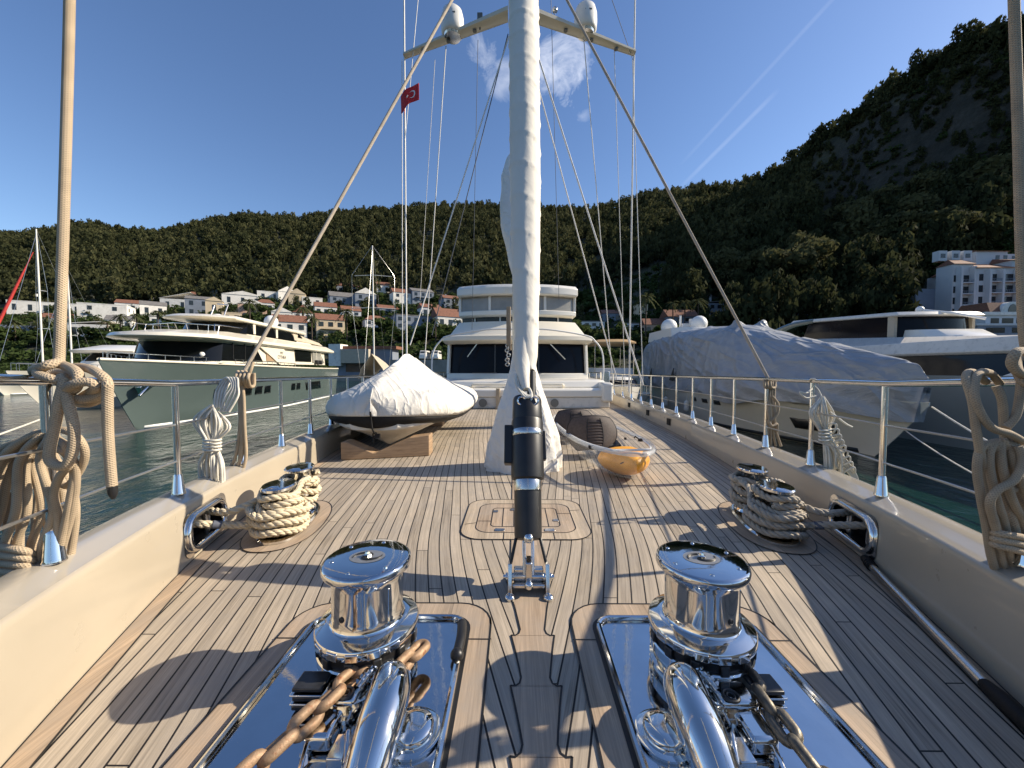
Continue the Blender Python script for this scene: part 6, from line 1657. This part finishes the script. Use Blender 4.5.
# ---- big grey-green motor yacht on the left
yl = thing('motor_yacht', 'large motor yacht with grey green hull and cream superstructure on the left', 'yacht', (-22.3, 20.4, WZ), R(8.5))
h = Hull(31, 6.6, 4.15, 3.6, 2.6, .42, .86, .95)
h.build(yl, 'greyhull')
for sg in (-1, 1): ltube(yl, 'bulwark_cap', [(sg*h.wd(y), y, h.zd(y)+.03) for y in np.linspace(.02, 30.8, 50)], .075, 'cream')
for sg in (-1, 1): lrail(yl, h, .4, 17, sg, .42, 22, 'steel')
lt([(2.72, 4.3, 1.6, 27, 4.05), (2.62, 4.8, 1.5, 27, 5.6)], 'cream', 'deckhouse', yl, .03)
lt([(2.76, 4.22, 1.6, 11.6, 4.22), (2.67, 4.72, 1.5, 10.6, 5.46)], 'blackgloss', 'wheelhouse_window', yl)
for y in (7.3, 8.9, 10.2):
    lbx(yl, 'window_mullion', (2.72, y, 4.95), (.06, .07, 1.2), 'darksteel')
lbx(yl, 'dark_side_opening', (2.70, 13.1, 4.95), (.1, 1.7, 1.3), 'wood')
sp = lt([(0, 0, 0, 0, 0)]*0, 'cream', 'x', yl) if False else None
mb = MB(); mb.prism([Vector((2.74, 10.7, 5.6)), Vector((2.74, 15.2, 5.6)), Vector((2.74, 17.6, 4.0)), Vector((2.74, 14.6, 4.0))], (.10, 0, 0)); fp_ = mb.build('fashion_plate', M['cream'], yl, local=True, smooth=False)
def text_mesh(s, size, mat, par, Mx, name='lettering'):
    cu = bpy.data.curves.new(name, 'FONT'); cu.body = s; cu.size = size; cu.align_x = 'CENTER'; cu.extrude = .004
    ob = bpy.data.objects.new(name, cu); COL.objects.link(ob); dg_ = bpy.context.evaluated_depsgraph_get(); me = bpy.data.meshes.new_from_object(ob.evaluated_get(dg_)); bpy.data.objects.remove(ob); bpy.data.curves.remove(cu)
    me.transform(Mx); me.materials.clear(); me.materials.append(M[mat]); o = bpy.data.objects.new(name, me); COL.objects.link(o); o.parent = par; W[o.name] = W[par.name]; return o
TX = Matrix.Translation((2.855, 14.9, 4.55)) @ Matrix(((0, 0, 1, 0), (1, 0, 0, 0), (0, 1, 0, 0), (0, 0, 0, 1)))
text_mesh('M.Y', .36, 'darksteel', fp_, Matrix.Translation((0, 0, .42)) @ TX); text_mesh('CYTHEA', .44, 'darksteel', fp_, TX)
lbx(yl, 'saloon_window', (2.70, 20.3, 4.95), (.12, 4.2, 1.15), 'blackgloss'); 
mb = MB(); mb.prism([Vector((2.68, 22.8, 4.3)), Vector((2.68, 26.6, 4.3)), Vector((2.68, 25.0, 5.7)), Vector((2.68, 22.8, 5.7))], (.1, 0, 0)); mb.build('slanted_side_window', M['vinyl'], yl, local=True, smooth=False)
for y in (23.9, 25.3): lbx(yl, 'window_mullion', (2.80, y, 5.0), (.06, .12, 1.4), 'cream')
lt([(3.0, 3.0, 1.8, 29, 5.55), (3.14, 2.6, 1.8, 29.3, 5.68), (3.10, 2.8, 1.8, 29.2, 5.90), (2.6, 5.4, 1.6, 28, 6.30)], 'cream', 'brow_roof', yl, .04)
lt([(2.35, 9.0, 1.0, 24.5, 6.2), (2.25, 9.4, 1.0, 22.5, 6.7), (2.15, 10, 1.0, 20, 7.4)], 'cream', 'upper_house', yl, .03)
lt([(2.36, 8.9, 1.0, 19.6, 6.42), (2.24, 9.4, 1.0, 18.6, 7.25)], 'blackgloss', 'upper_window', yl)
for y in (11.2, 15.2): lbx(yl, 'upper_window_post', (2.31, y, 6.85), (.08, .35, .95), 'cream')
lt([(2.45, 7.2, 1.2, 21.5, 7.32), (2.5, 7.0, 1.2, 22, 7.42), (2.35, 7.4, 1.2, 21.5, 7.62)], 'cream', 'hard_top', yl, .03)
mb = MB(); mb.loft([[Vector((2.4, 19.0, 6.55)), Vector((-2.4, 19.0, 6.55)), Vector((-2.2, 19.0, 7.4)), Vector((2.2, 19.0, 7.4))], [Vector((2.35, 23.5, 6.5)), Vector((-2.35, 23.5, 6.5)), Vector((-2.1, 23.5, 7.0)), Vector((2.1, 23.5, 7.0))], [Vector((2.3, 27.6, 6.4)), Vector((-2.3, 27.6, 6.4)), Vector((-2.1, 27.0, 6.75)), Vector((2.1, 27.0, 6.75))]]); mb.build('canvas_cover', M['canvas'], yl, local=True, smooth=False)
mb = MB(); mb.prism([Vector((2.30, 20.0, 6.9)), Vector((2.30, 21.2, 6.9)), Vector((2.24, 20.3, 7.3))], (.06, 0, 0)); mb.build('canvas_window', M['blackgloss'], yl, local=True, smooth=False)
for sg in (-1, 1): ltube(yl, 'flybridge_rail', [(sg*2.5, 5.6, 6.2), (sg*2.4, 5.8, 6.7), (sg*2.3, 9.5, 6.8)], .03, 'steel')
mb = MB(); mb.tube([Vector((-2.4, 6.6, 6.7)), Vector((0, 5.6, 6.75)), Vector((2.4, 6.6, 6.7))], .03, 6)
for x in np.linspace(-2.3, 2.3, 9): mb.tube([Vector((x, 6.0+.15*abs(x), 6.2)), Vector((x, 5.7+.35*abs(x), 6.72))], .02, 5)
mb.build('flybridge_front_rail', M['steel'], yl, local=True)
ltube(yl, 'mast_frame', [(1.2, 9.0, 7.5), (1.25, 9.6, 8.6), (.4, 9.8, 8.7)], .05, 'steel'); ltube(yl, 'mast_frame', [(.4, 8.8, 7.5), (.45, 9.3, 8.5)], .05, 'steel')
mb = MB(); mb.ball((.9, 17.4, 8.2), .62, (1, 1, 1.05), 20); mb.lathe([(.4, 7.5), (.3, 7.9)], (.9, 17.4, 0), 16); mb.build('radome', M['dome'], yl, local=True)
mb = MB(); mb.ball((0, 10.5, 7.75), .45, (1, 1, .6), 16); mb.build('searchlight', M['dome'], yl, local=True)
for y in (6.6, 9.3, 10.6, 11.8, 16.4, 17.6): h.patch(yl, y, y+.85, 1.55, 2.2, 1, 'blackgloss', 'porthole', -.12)
h.patch(yl, 20.2, 24.6, 1.35, 2.2, 1, 'blackgloss', 'long_hull_window', -.5)
mb = MB(); mb.box((.75, 1.9, 2.6), (.3, .9, .5), Matrix.Rotation(.5, 3, 'X')); mb.tube([Vector((.9, 1.3, 2.1)), Vector((.8, 2.6, 3.0))], .09, 8); mb.build('anchor', M['chrome'], yl, local=True, bevel=.05)
mb = MB(); mb.ball((1.9, 5.2, 4.6), .2, seg=12); mb.tube([Vector((1.9, 5.2, 4.2)), Vector((1.9, 5.2, 4.6))], .12, 8); mb.build('deck_light', M['dome'], yl, local=True)
for y, z in ((23.6, 4.35), (24.6, 4.35)): lbx(yl, 'deck_chair', (2.9, y, z), (.5, .5, .5), 'darksteel', .05)

# ---- white motor yacht further left
yb = thing('motor_yacht', 'white motor yacht at the far left, mostly behind the rope knot, with low dark windows', 'yacht', (-39.5, 29.5, WZ), R(2))
h = Hull(26, 6.2, 3.5, 3.1, 3.2, .42, .84, .95); h.build(yb, 'whitehull', boot=None)
for sg in (-1, 1): lrail(yb, h, .5, 14, sg, .6, 14)
lt([(2.6, 5.5, 2.0, 23, 3.0), (2.5, 6.2, 2.0, 23, 4.35)], 'white', 'deckhouse', yb, .03)
lt([(2.5, 6.3, 2.0, 22, 4.35), (2.4, 7.2, 1.8, 22, 5.15)], 'blackgloss', 'wheelhouse_window', yb)
lt([(2.75, 5.6, 2.0, 24, 5.13), (2.8, 5.3, 2.0, 24, 5.35), (2.3, 8, 1.8, 23, 5.95)], 'white', 'roof', yb, .03)
lt([(2.0, 12, 1, 22, 5.9), (1.9, 12.5, 1, 22, 6.7)], 'vinyl', 'upper_screen', yb)
lt([(2.3, 11.5, 1, 23, 6.7), (2.3, 11.5, 1, 23, 6.95)], 'white', 'hard_top', yb)
lbx(yb, 'foredeck_hatch', (0, 4.5, 3.4), (2, 2, .3), 'white', .08)

# ---- sailing boats with tall masts
def sailboat(x, Y, rz, label, H, hullmat, L=14, B=4.2, spread=(), cover=None, red=None):
    r_ = thing('sailing_boat', label, 'sailing boat', (x, Y, WZ), rz)
    h = Hull(L, B, 1.7, 1.35, 1.6, .5, .85, .8); h.build(r_, hullmat, boot='stripe')
    lt([(1.2, L*.22, 1.0, L*.72, 1.45), (1.0, L*.27, 1.0, L*.70, 1.95)], 'white', 'cabin', r_, .05)
    my = L*.40; mb = MB(); mb.tube([Vector((0, my, 1.2)), Vector((0, my, H*.7)), Vector((0, my, H))], [.13, .12, .08], 10); mt = mb.build('mast', M['white'], r_, local=True)
    for z, w in spread: ltube(mt, 'spreader', [(-w, my+.3, z-.1), (0, my, z), (w, my+.3, z-.1)], .05, 'white')
    mb = MB()
    for sg in (-1, 1):
        w = max([s_[1] for s_ in spread] or [1.0]); zz = [s_[0] for s_ in spread] or [H*.6]
        mb.tube([Vector((sg*B*.46, my+.3, 1.4))]+[Vector((sg*w*.95, my+.3, z)) for z in zz]+[Vector((0, my, H))], .018, 5)
    mb.tube([Vector((0, L, 1.4)), Vector((0, my, H))], .018, 5); mb.tube([Vector((0, .1, 1.7)), Vector((0, my, H*.97))], .018, 5); mb.build('rigging', M['steelwire'], mt, local=True)
    ltube(r_, 'boom', [(0, my+.2, 2.9), (0, L*.86, 2.9)], .10, 'white')
    if cover:
        mb = MB(); mb.loft([[Vector((-2.2, y, 1.9)), Vector((-1.7, y, zt_*.6)), Vector((0, y, zt_)), Vector((1.7, y, zt_*.6)), Vector((2.2, y, 1.9))] for y, zt_ in ((my-1.5, 6.0), (my+2.5, 5.6), (L*.95, 4.6))], closed=False); mb.build('boom_tent', M[cover], r_, local=True, solid=.03, smooth=False)
    if red:
        a, b = red; mb = MB(); a, b = Vector(a), Vector(b); mb.tube([a+(b-a)*t_ for t_ in np.linspace(0, 1, 12)], [.06+.13*math.sin(math.pi*min(1, t_*1.1))**.6 if t_ < .9 else .05 for t_ in np.linspace(0, 1, 12)], 10); mb.build('furled_red_jib', M['red'], r_, local=True)
    return r_
def sx_(px, Y): return (px-515)/F*Y-.1
sailboat(sx_(39, 56)+0, 56-5.6, 0, 'sailing boat with a furled red headsail at the far left', 1.5+(368-230)/F*56+2.2, 'whitehull', 14, 4.2, ((9.5, .9), (15, .7)), None, ((-4.4, 1.0, 1.9), (-.35, 5.4, 1.5+(368-253)/F*56+2.2)))
sailboat(sx_(68.5, 62), 62-5.6, 0, 'second sailing boat mast rising behind the left foreground rope', 1.5+(368-268)/F*62+2.2, 'whitehull', 14, 4.0, ((9, .8),))
sailboat(sx_(378, 64), 64-6.4, R(6), 'white sailing boat with two pairs of spreaders and beige boom tent behind the covered dinghy', 1.5+(368-247)/F*64+2.2, 'whitehull', 16, 4.6, ((1.5+(368-308)/F*64+2.2, 3.6), (1.5+(368-276)/F*64+2.2, 3.0)), 'canvas')

# ---- tarpaulin covered yacht on the right
yc = thing('covered_yacht', 'motor yacht wrapped in grey blue tarpaulin, cream hull with three portholes, on the right', 'yacht', (15.0, 14.1, WZ), 0)
h = Hull(25, 5.6, 2.45, 2.2, 2.6, .40, .86, .95); h.build(yc, 'whitehull', boot='antifoul')
RY = [0, .35, .9, 3.7, 7.1, 11.2, 14, 19, 23, 25]; RZ = [3.25, 3.65, 4.0, 4.70, 5.42, 6.5, 6.75, 7.0, 7.0, 6.5]
CREASES = [(11.0, .5, 11.6, 5.0, .11), (11.0, .5, 13.6, 4.6, .09), (11.0, .6, 16.5, 3.6, .09), (11.0, .5, 8.8, 4.6, .10), (11.0, .5, 6.4, 3.9, .09), (11.0, .5, 3.6, 2.9, .09), (10.8, .4, 1.2, 1.6, .07),
           (8.6, .4, 5.0, 4.2, .07), (6.5, .3, 2.2, 3.2, .07), (4.6, .4, .8, 2.6, .06), (14.2, .6, 15.2, 4.8, .10), (14.2, .6, 18.0, 4.2, .07), (17.5, .8, 18.4, 4.8, .09), (20.5, .7, 20.0, 4.8, .09), (22.6, .7, 22.2, 4.8, .08),
           (9.5, 2.2, 3.4, 4.0, .05), (13.0, 2.8, 7.0, 4.6, .05), (7.2, 1.2, 2.8, 2.1, .05), (17, 2.6, 13.2, 3.4, .05), (.6, .3, 2.6, 4.4, .06), (.6, .3, 1.4, 4.6, .05), (12.4, 1.4, 9.2, 3.2, .05), (5.2, 2.6, 1.4, 3.8, .05), (16.2, 1.2, 12.0, 1.9, .05)]
secs = []
for y in np.linspace(.0, 24.6, 260):
    zr = interp(y, RY, RZ); w = max(.10, h.wd(y))+.06; zd = h.zd(y); skirt = zd-(.42+.22*math.sin(y*.9+.5)+.25*sm(1.5, 0, y)-.35*sm(9, 14, y)); f = sm(6, 13, y); row = []
    half = [(w*.995+.02, skirt), (w+.03, zd-.25), (w+.01, zd+.15), (w*(.93+.0*f), zd+.45+(zr-zd)*.12), (w*(.80+.08*f), zd+(zr-zd)*(.40+.12*f)), (w*(.62+.18*f), zd+(zr-zd)*(.64+.14*f)), (w*(.40+.20*f), zd+(zr-zd)*(.84+.08*f)), (w*(.18+.18*f), zd+(zr-zd)*.965), (0, zr)]
    full = [(-a, b) for a, b in half]+[(a, b) for a, b in half[::-1][1:]]
    # finer section with folds
    P_ = [Vector((a, y, b)) for a, b in full]; fine = catmull(P_, 8)
    for qi, p in enumerate(fine):
        sg_ = abs(qi/(len(fine)-1)*2-1)*5.2; cr_ = 0.0
        yy_ = p.y+.25*noise.noise(Vector((p.y*.5, sg_*.6, 3))); ss_ = sg_+.18*noise.noise(Vector((p.y*.7, sg_*.5, 8)))
        for (ya, sa, yb_, sb, am) in CREASES:
            ex, ey = yb_-ya, sb-sa; L2 = ex*ex+ey*ey; u_ = max(0, min(1, ((yy_-ya)*ex+(ss_-sa)*ey)/L2)); dd = math.hypot(yy_-ya-u_*ex, ss_-sa-u_*ey)
            cr_ += am*(1-.45*u_)*math.exp(-(dd/.17)**2)
        r_ = noise.ridged_multi_fractal(Vector((p.x*.35+1, p.y*.55+p.z*.5, p.z*.5)), 1, 2.1, 4, 1, 2)
        n2 = noise.fractal(Vector((p.x*.9, p.y*.4, p.z*.9)), 1, 2, 4)
        d = Vector((p.x*.6, 0, .6+.3*p.z*0)).normalized() if abs(p.x) > .05 else Vector((0, 0, 1))
        dy, dz = p.y-11.2, (p.z-6.5)*2.0+.35*abs(p.x); rad = math.hypot(dy, dz); th = math.atan2(dz, dy)
        f1 = noise.ridged_multi_fractal(Vector((th*3.2+5, rad*.12, p.x*.1)), 1, 2.2, 4, 1, 2)-1.2
        f2 = noise.ridged_multi_fractal(Vector((p.y*.9+p.z*.9, p.x*.3, p.z*.25+7)), 1, 2.2, 3, 1, 2)-1.2
        p += d*(.015*(r_-1.0)+.03*n2+.03*f1*sm(.2, 2.5, rad)+.015*f2+cr_)
        if y < 1.6: p.y += max(0, 3.4-p.z)*.20*(1-y/1.6)
        row.append(p)
    secs.append(row)
mb = MB(); mb.loft(secs, closed=False); q0 = secs[0]; n0 = len(q0); mb.add(q0, [(i, i+1, n0-2-i, n0-1-i) for i in range((n0-1)//2-1)]); tp = mb.build('tarpaulin', M['tarp'], yc, local=True, angle=50)
for y in (9.6, 11.0, 12.4): 
    h.patch(yc, y, y+.62, 1.42, 1.68, -1, 'darksteel', 'porthole', .0)
for y in (15.6, 20.5):
    mb = MB(); w = h.wd(y)+.09; mb.prism([Vector((-w-.02, y, 2.7)), Vector((-w-.02, y+.75, 2.75)), Vector((-w+.05, y+.1, 3.7))], (-.05, 0, 0)); mb.build('tarpaulin_gap', M['darksteel'], yc, local=True, smooth=False)
h.patch(yc, 3.2, 5.0, .75, 1.25, -1, 'darksteel', 'anchor_pocket'); h.patch(yc, 2.6, 4.4, 2.0, 2.22, -1, 'white', 'rubbing_strip')
for px, py, Y, lab in ((669, 327, 36.5, 'a'), (699, 324, 35.5, 'b')):
    c = P(px, py, Y)-Vector((15.0, 14.1, WZ)); mb = MB(); mb.ball(c, .72, (1, 1, 1.05), 22); mb.lathe([(.5, -1.0), (.55, -.45)], c, 16); mb.build('radome', M['dome'], yc, local=True)
c0 = P(684, 340, 36.5)-Vector((15.0, 14.1, WZ)); f = 36.5/F
mb = MB(); mb.loft([[c0+Vector((x*f, y, z*f)) for x, y in ((-6+k_*.35, -.3), (3+k_*.35, -.3), (3+k_*.35, .3), (-6+k_*.35, .3))] for z, k_ in ((-10, 0), (6, 5), (16, 9))]); mb.tube([c0+Vector((-4*f, 0, 0)), c0+Vector((-4*f, 0, 24*f))], .10, 8); mb.box(c0+Vector((2*f, 0, 9*f)), (14*f, .25, .2)); mb.box(c0+Vector((7*f, 0, 17*f)), (3*f, .4, .7)); mb.build('radar_mast', M['dome'], yc, local=True)
for y in (13.6, 17.4, 21.0):
    w = h.side(y, 1.2)+.2; mb = MB(); mb.tube([Vector((-w, y, .55)), Vector((-w, y, .68)), Vector((-w, y, 1.25)), Vector((-w, y, 1.38))], [.05, .17, .17, .05], 12); mb.tube([Vector((-w, y, 1.38)), Vector((-w+.1, y, 2.2))], .015, 5); mb.build('fender', M['dome'], yc, local=True)
lt([(2.0, 17.5, .8, 24, 6.2), (1.9, 18, .8, 24, 7.1)], 'white', 'flybridge_top', yc)

# ---- modern yacht behind it
ym = thing('motor_yacht', 'modern grey and white yacht with dark wraparound windows behind the covered yacht', 'yacht', (23.6, 4.5, WZ), 0)
h = Hull(28, 7.4, 3.5, 3.3, 3.0, .40, .86, .95); h.build(ym, 'palehull', boot=None)
lt([(3.35, 4.5, 2.5, 25, 3.35), (3.30, 5.0, 2.5, 25, 4.32)], 'blackgloss', 'main_window', ym)
for y, dy in ((11.0, -2.2), (18.5, -1.0)):
    mb = MB(); mb.prism([Vector((-3.38, y, 3.35)), Vector((-3.38, y+.7, 3.35)), Vector((-3.33, y+.7+dy, 4.4)), Vector((-3.33, y+dy, 4.4))], (-.06, 0, 0)); mb.build('window_strut', M['dome'], ym, local=True, smooth=False)
lt([(3.42, 3.5, 2.6, 25.5, 4.30), (3.5, 3.2, 2.6, 25.6, 4.42), (3.35, 3.6, 2.6, 25.3, 5.0), (2.7, 5.5, 2.4, 24, 5.42)], 'whitedirt', 'coachroof', ym, .05)
lt([(1.8, 15.0, 1.2, 23, 5.38), (1.7, 15.9, .9, 23, 5.84)], 'white', 'raised_trunk', ym, .05)
lt([(2.25, 17.2, .5, 24.5, 5.35), (2.2, 17.3, .5, 24.0, 6.62)], 'navy', 'upper_glass', ym)
for sg in (-1, 1): lbx(ym, 'glass_divider', (sg*2.18, 17.75, 6.0), (.16, .4, 1.25), 'canvas')
lt([(2.35, 16.9, .5, 25.0, 6.60), (2.42, 16.7, .5, 25.6, 6.66), (2.32, 16.9, .5, 25.4, 6.84)], 'whitedirt', 'hard_top', ym, .03)
mb = MB(); mb.tube(catmull([Vector((-2.3, 23.4, 6.70)), Vector((-2.45, 25.5, 6.45)), Vector((-2.7, 27.8, 5.6)), Vector((-2.9, 29.0, 4.6))], 6), [.16+.01*i for i in range(19)], 10); mb.build('swept_arch', M['greyhull'], ym, local=True)
ltube(ym, 'antenna_arm', [(-.6, 17.6, 6.95), (-.3, 16.4, 6.7), (.5, 15.6, 6.35)], .07, 'dome'); mb = MB(); mb.ball((-.6, 17.8, 7.0), .2, seg=12); mb.build('searchlight', M['dome'], ym, local=True)
ltube(ym, 'fender_pole', [(-3.6, 8.4, 3.4), (-3.9, 8.9, 4.2)], .05, 'dome')
for o in list(bpy.data.objects):
    if o.parent == ym and o.type == 'MESH' and o.name.split('.')[0] in ('upper_glass', 'hard_top', 'coachroof', 'raised_trunk', 'swept_arch', 'glass_divider', 'antenna_arm', 'searchlight'):
        for v in o.data.vertices:
            if v.co.z > 5.0: v.co.z += .06*(v.co.y-17.5)

# ---- smaller cruiser with tan awning
yt = thing('cabin_cruiser', 'small white cruiser under a tan awning right of the deckhouse', 'boat', (8.1, 25, WZ), 0)
h = Hull(13, 4.3, 2.0, 1.7, 1.6, .45, .85, .92); h.build(yt, 'white')
lrail(yt, h, .3, 7, -1, .55, 10); lrail(yt, h, .3, 7, 1, .55, 10)
lt([(1.75, 4.6, 1.2, 11, 1.8), (1.6, 5.6, 1.0, 11, 2.9)], 'white', 'cabin', yt, .05); lt([(1.80, 4.9, 1.2, 9, 2.2), (1.66, 5.5, 1.0, 9, 2.75)], 'blackgloss', 'cabin_window', yt)
lt([(1.8, 5.3, 1.0, 11.4, 2.9), (1.8, 5.3, 1.0, 11.4, 3.1)], 'white', 'cabin_roof', yt, .03); lt([(1.7, 6.3, .6, 11, 3.1), (1.6, 6.6, .6, 11, 3.7)], 'whitedirt', 'flybridge', yt, .04)
lt([(1.72, 6.2, .5, 11.5, 5.7), (1.72, 6.2, .5, 11.5, 5.82), (1.3, 6.6, .5, 11, 6.05)], 'tancanvas', 'awning', yt)
for x in (-1.6, 1.6):
    for y in (6.9, 11): ltube(yt, 'awning_pole', [(x, y, 3.2), (x, y, 5.75)], .035, 'steel')
mb = MB(); mb.ball((.2, 6.8, 3.45), .2, seg=10); mb.build('searchlight', M['dome'], yt, local=True)
yt2 = thing('small_tender', 'little blue and white tender lying beside the right guard rail', 'boat', (6.0, 20.5, WZ), R(-4))
h = Hull(6.5, 2.2, 2.7, 2.5, .8, .45, .85, .9); h.build(yt2, 'white', boot=None)
lt([(.85, 1.8, .5, 4.4, 2.7), (.7, 2.3, .4, 4.4, 3.15)], 'white', 'cuddy', yt2, .05); lt([(.9, 1.75, .5, 4.0, 2.78), (.8, 2.0, .4, 4.0, 3.0)], 'navy', 'windscreen', yt2)

# mooring lines
def mline(a, b, sag, r, mat, label):
    a, b = Vector(a), Vector(b); o = MB().tube([a+(b-a)*t_-Vector((0, 0, sag*4*t_*(1-t_))) for t_ in np.linspace(0, 1, 14)], r, 8).build('mooring_line', M[mat]); tag(o, label, 'rope')
mline(P(932, 407, 14.3), P(1100, 500, 8.0), .1, .03, 'cord', 'white mooring line running from the covered yacht bow to the lower right')
mline(P(896, 423, 16.0), P(985, 480, 9.5), .1, .022, 'cord', 'thinner mooring line dropping below the covered yacht bow')
mline(P(100, 394, 21.5), P(-60, 455, 9.0), .1, .03, 'cord', 'white mooring line from the grey yacht bow to the far left')
# ================================================================== render settings
sc.render.engine = 'CYCLES'
sc.view_settings.view_transform = 'Standard'; sc.view_settings.look = 'None'; sc.view_settings.gamma = 1.0; sc.view_settings.use_curve_mapping = False
sc.view_settings.exposure = 0.58
sc.cycles.max_bounces = 10; sc.cycles.transparent_max_bounces = 8; sc.cycles.caustics_reflective = False; sc.cycles.caustics_refractive = False
sc.cycles.use_denoising = True
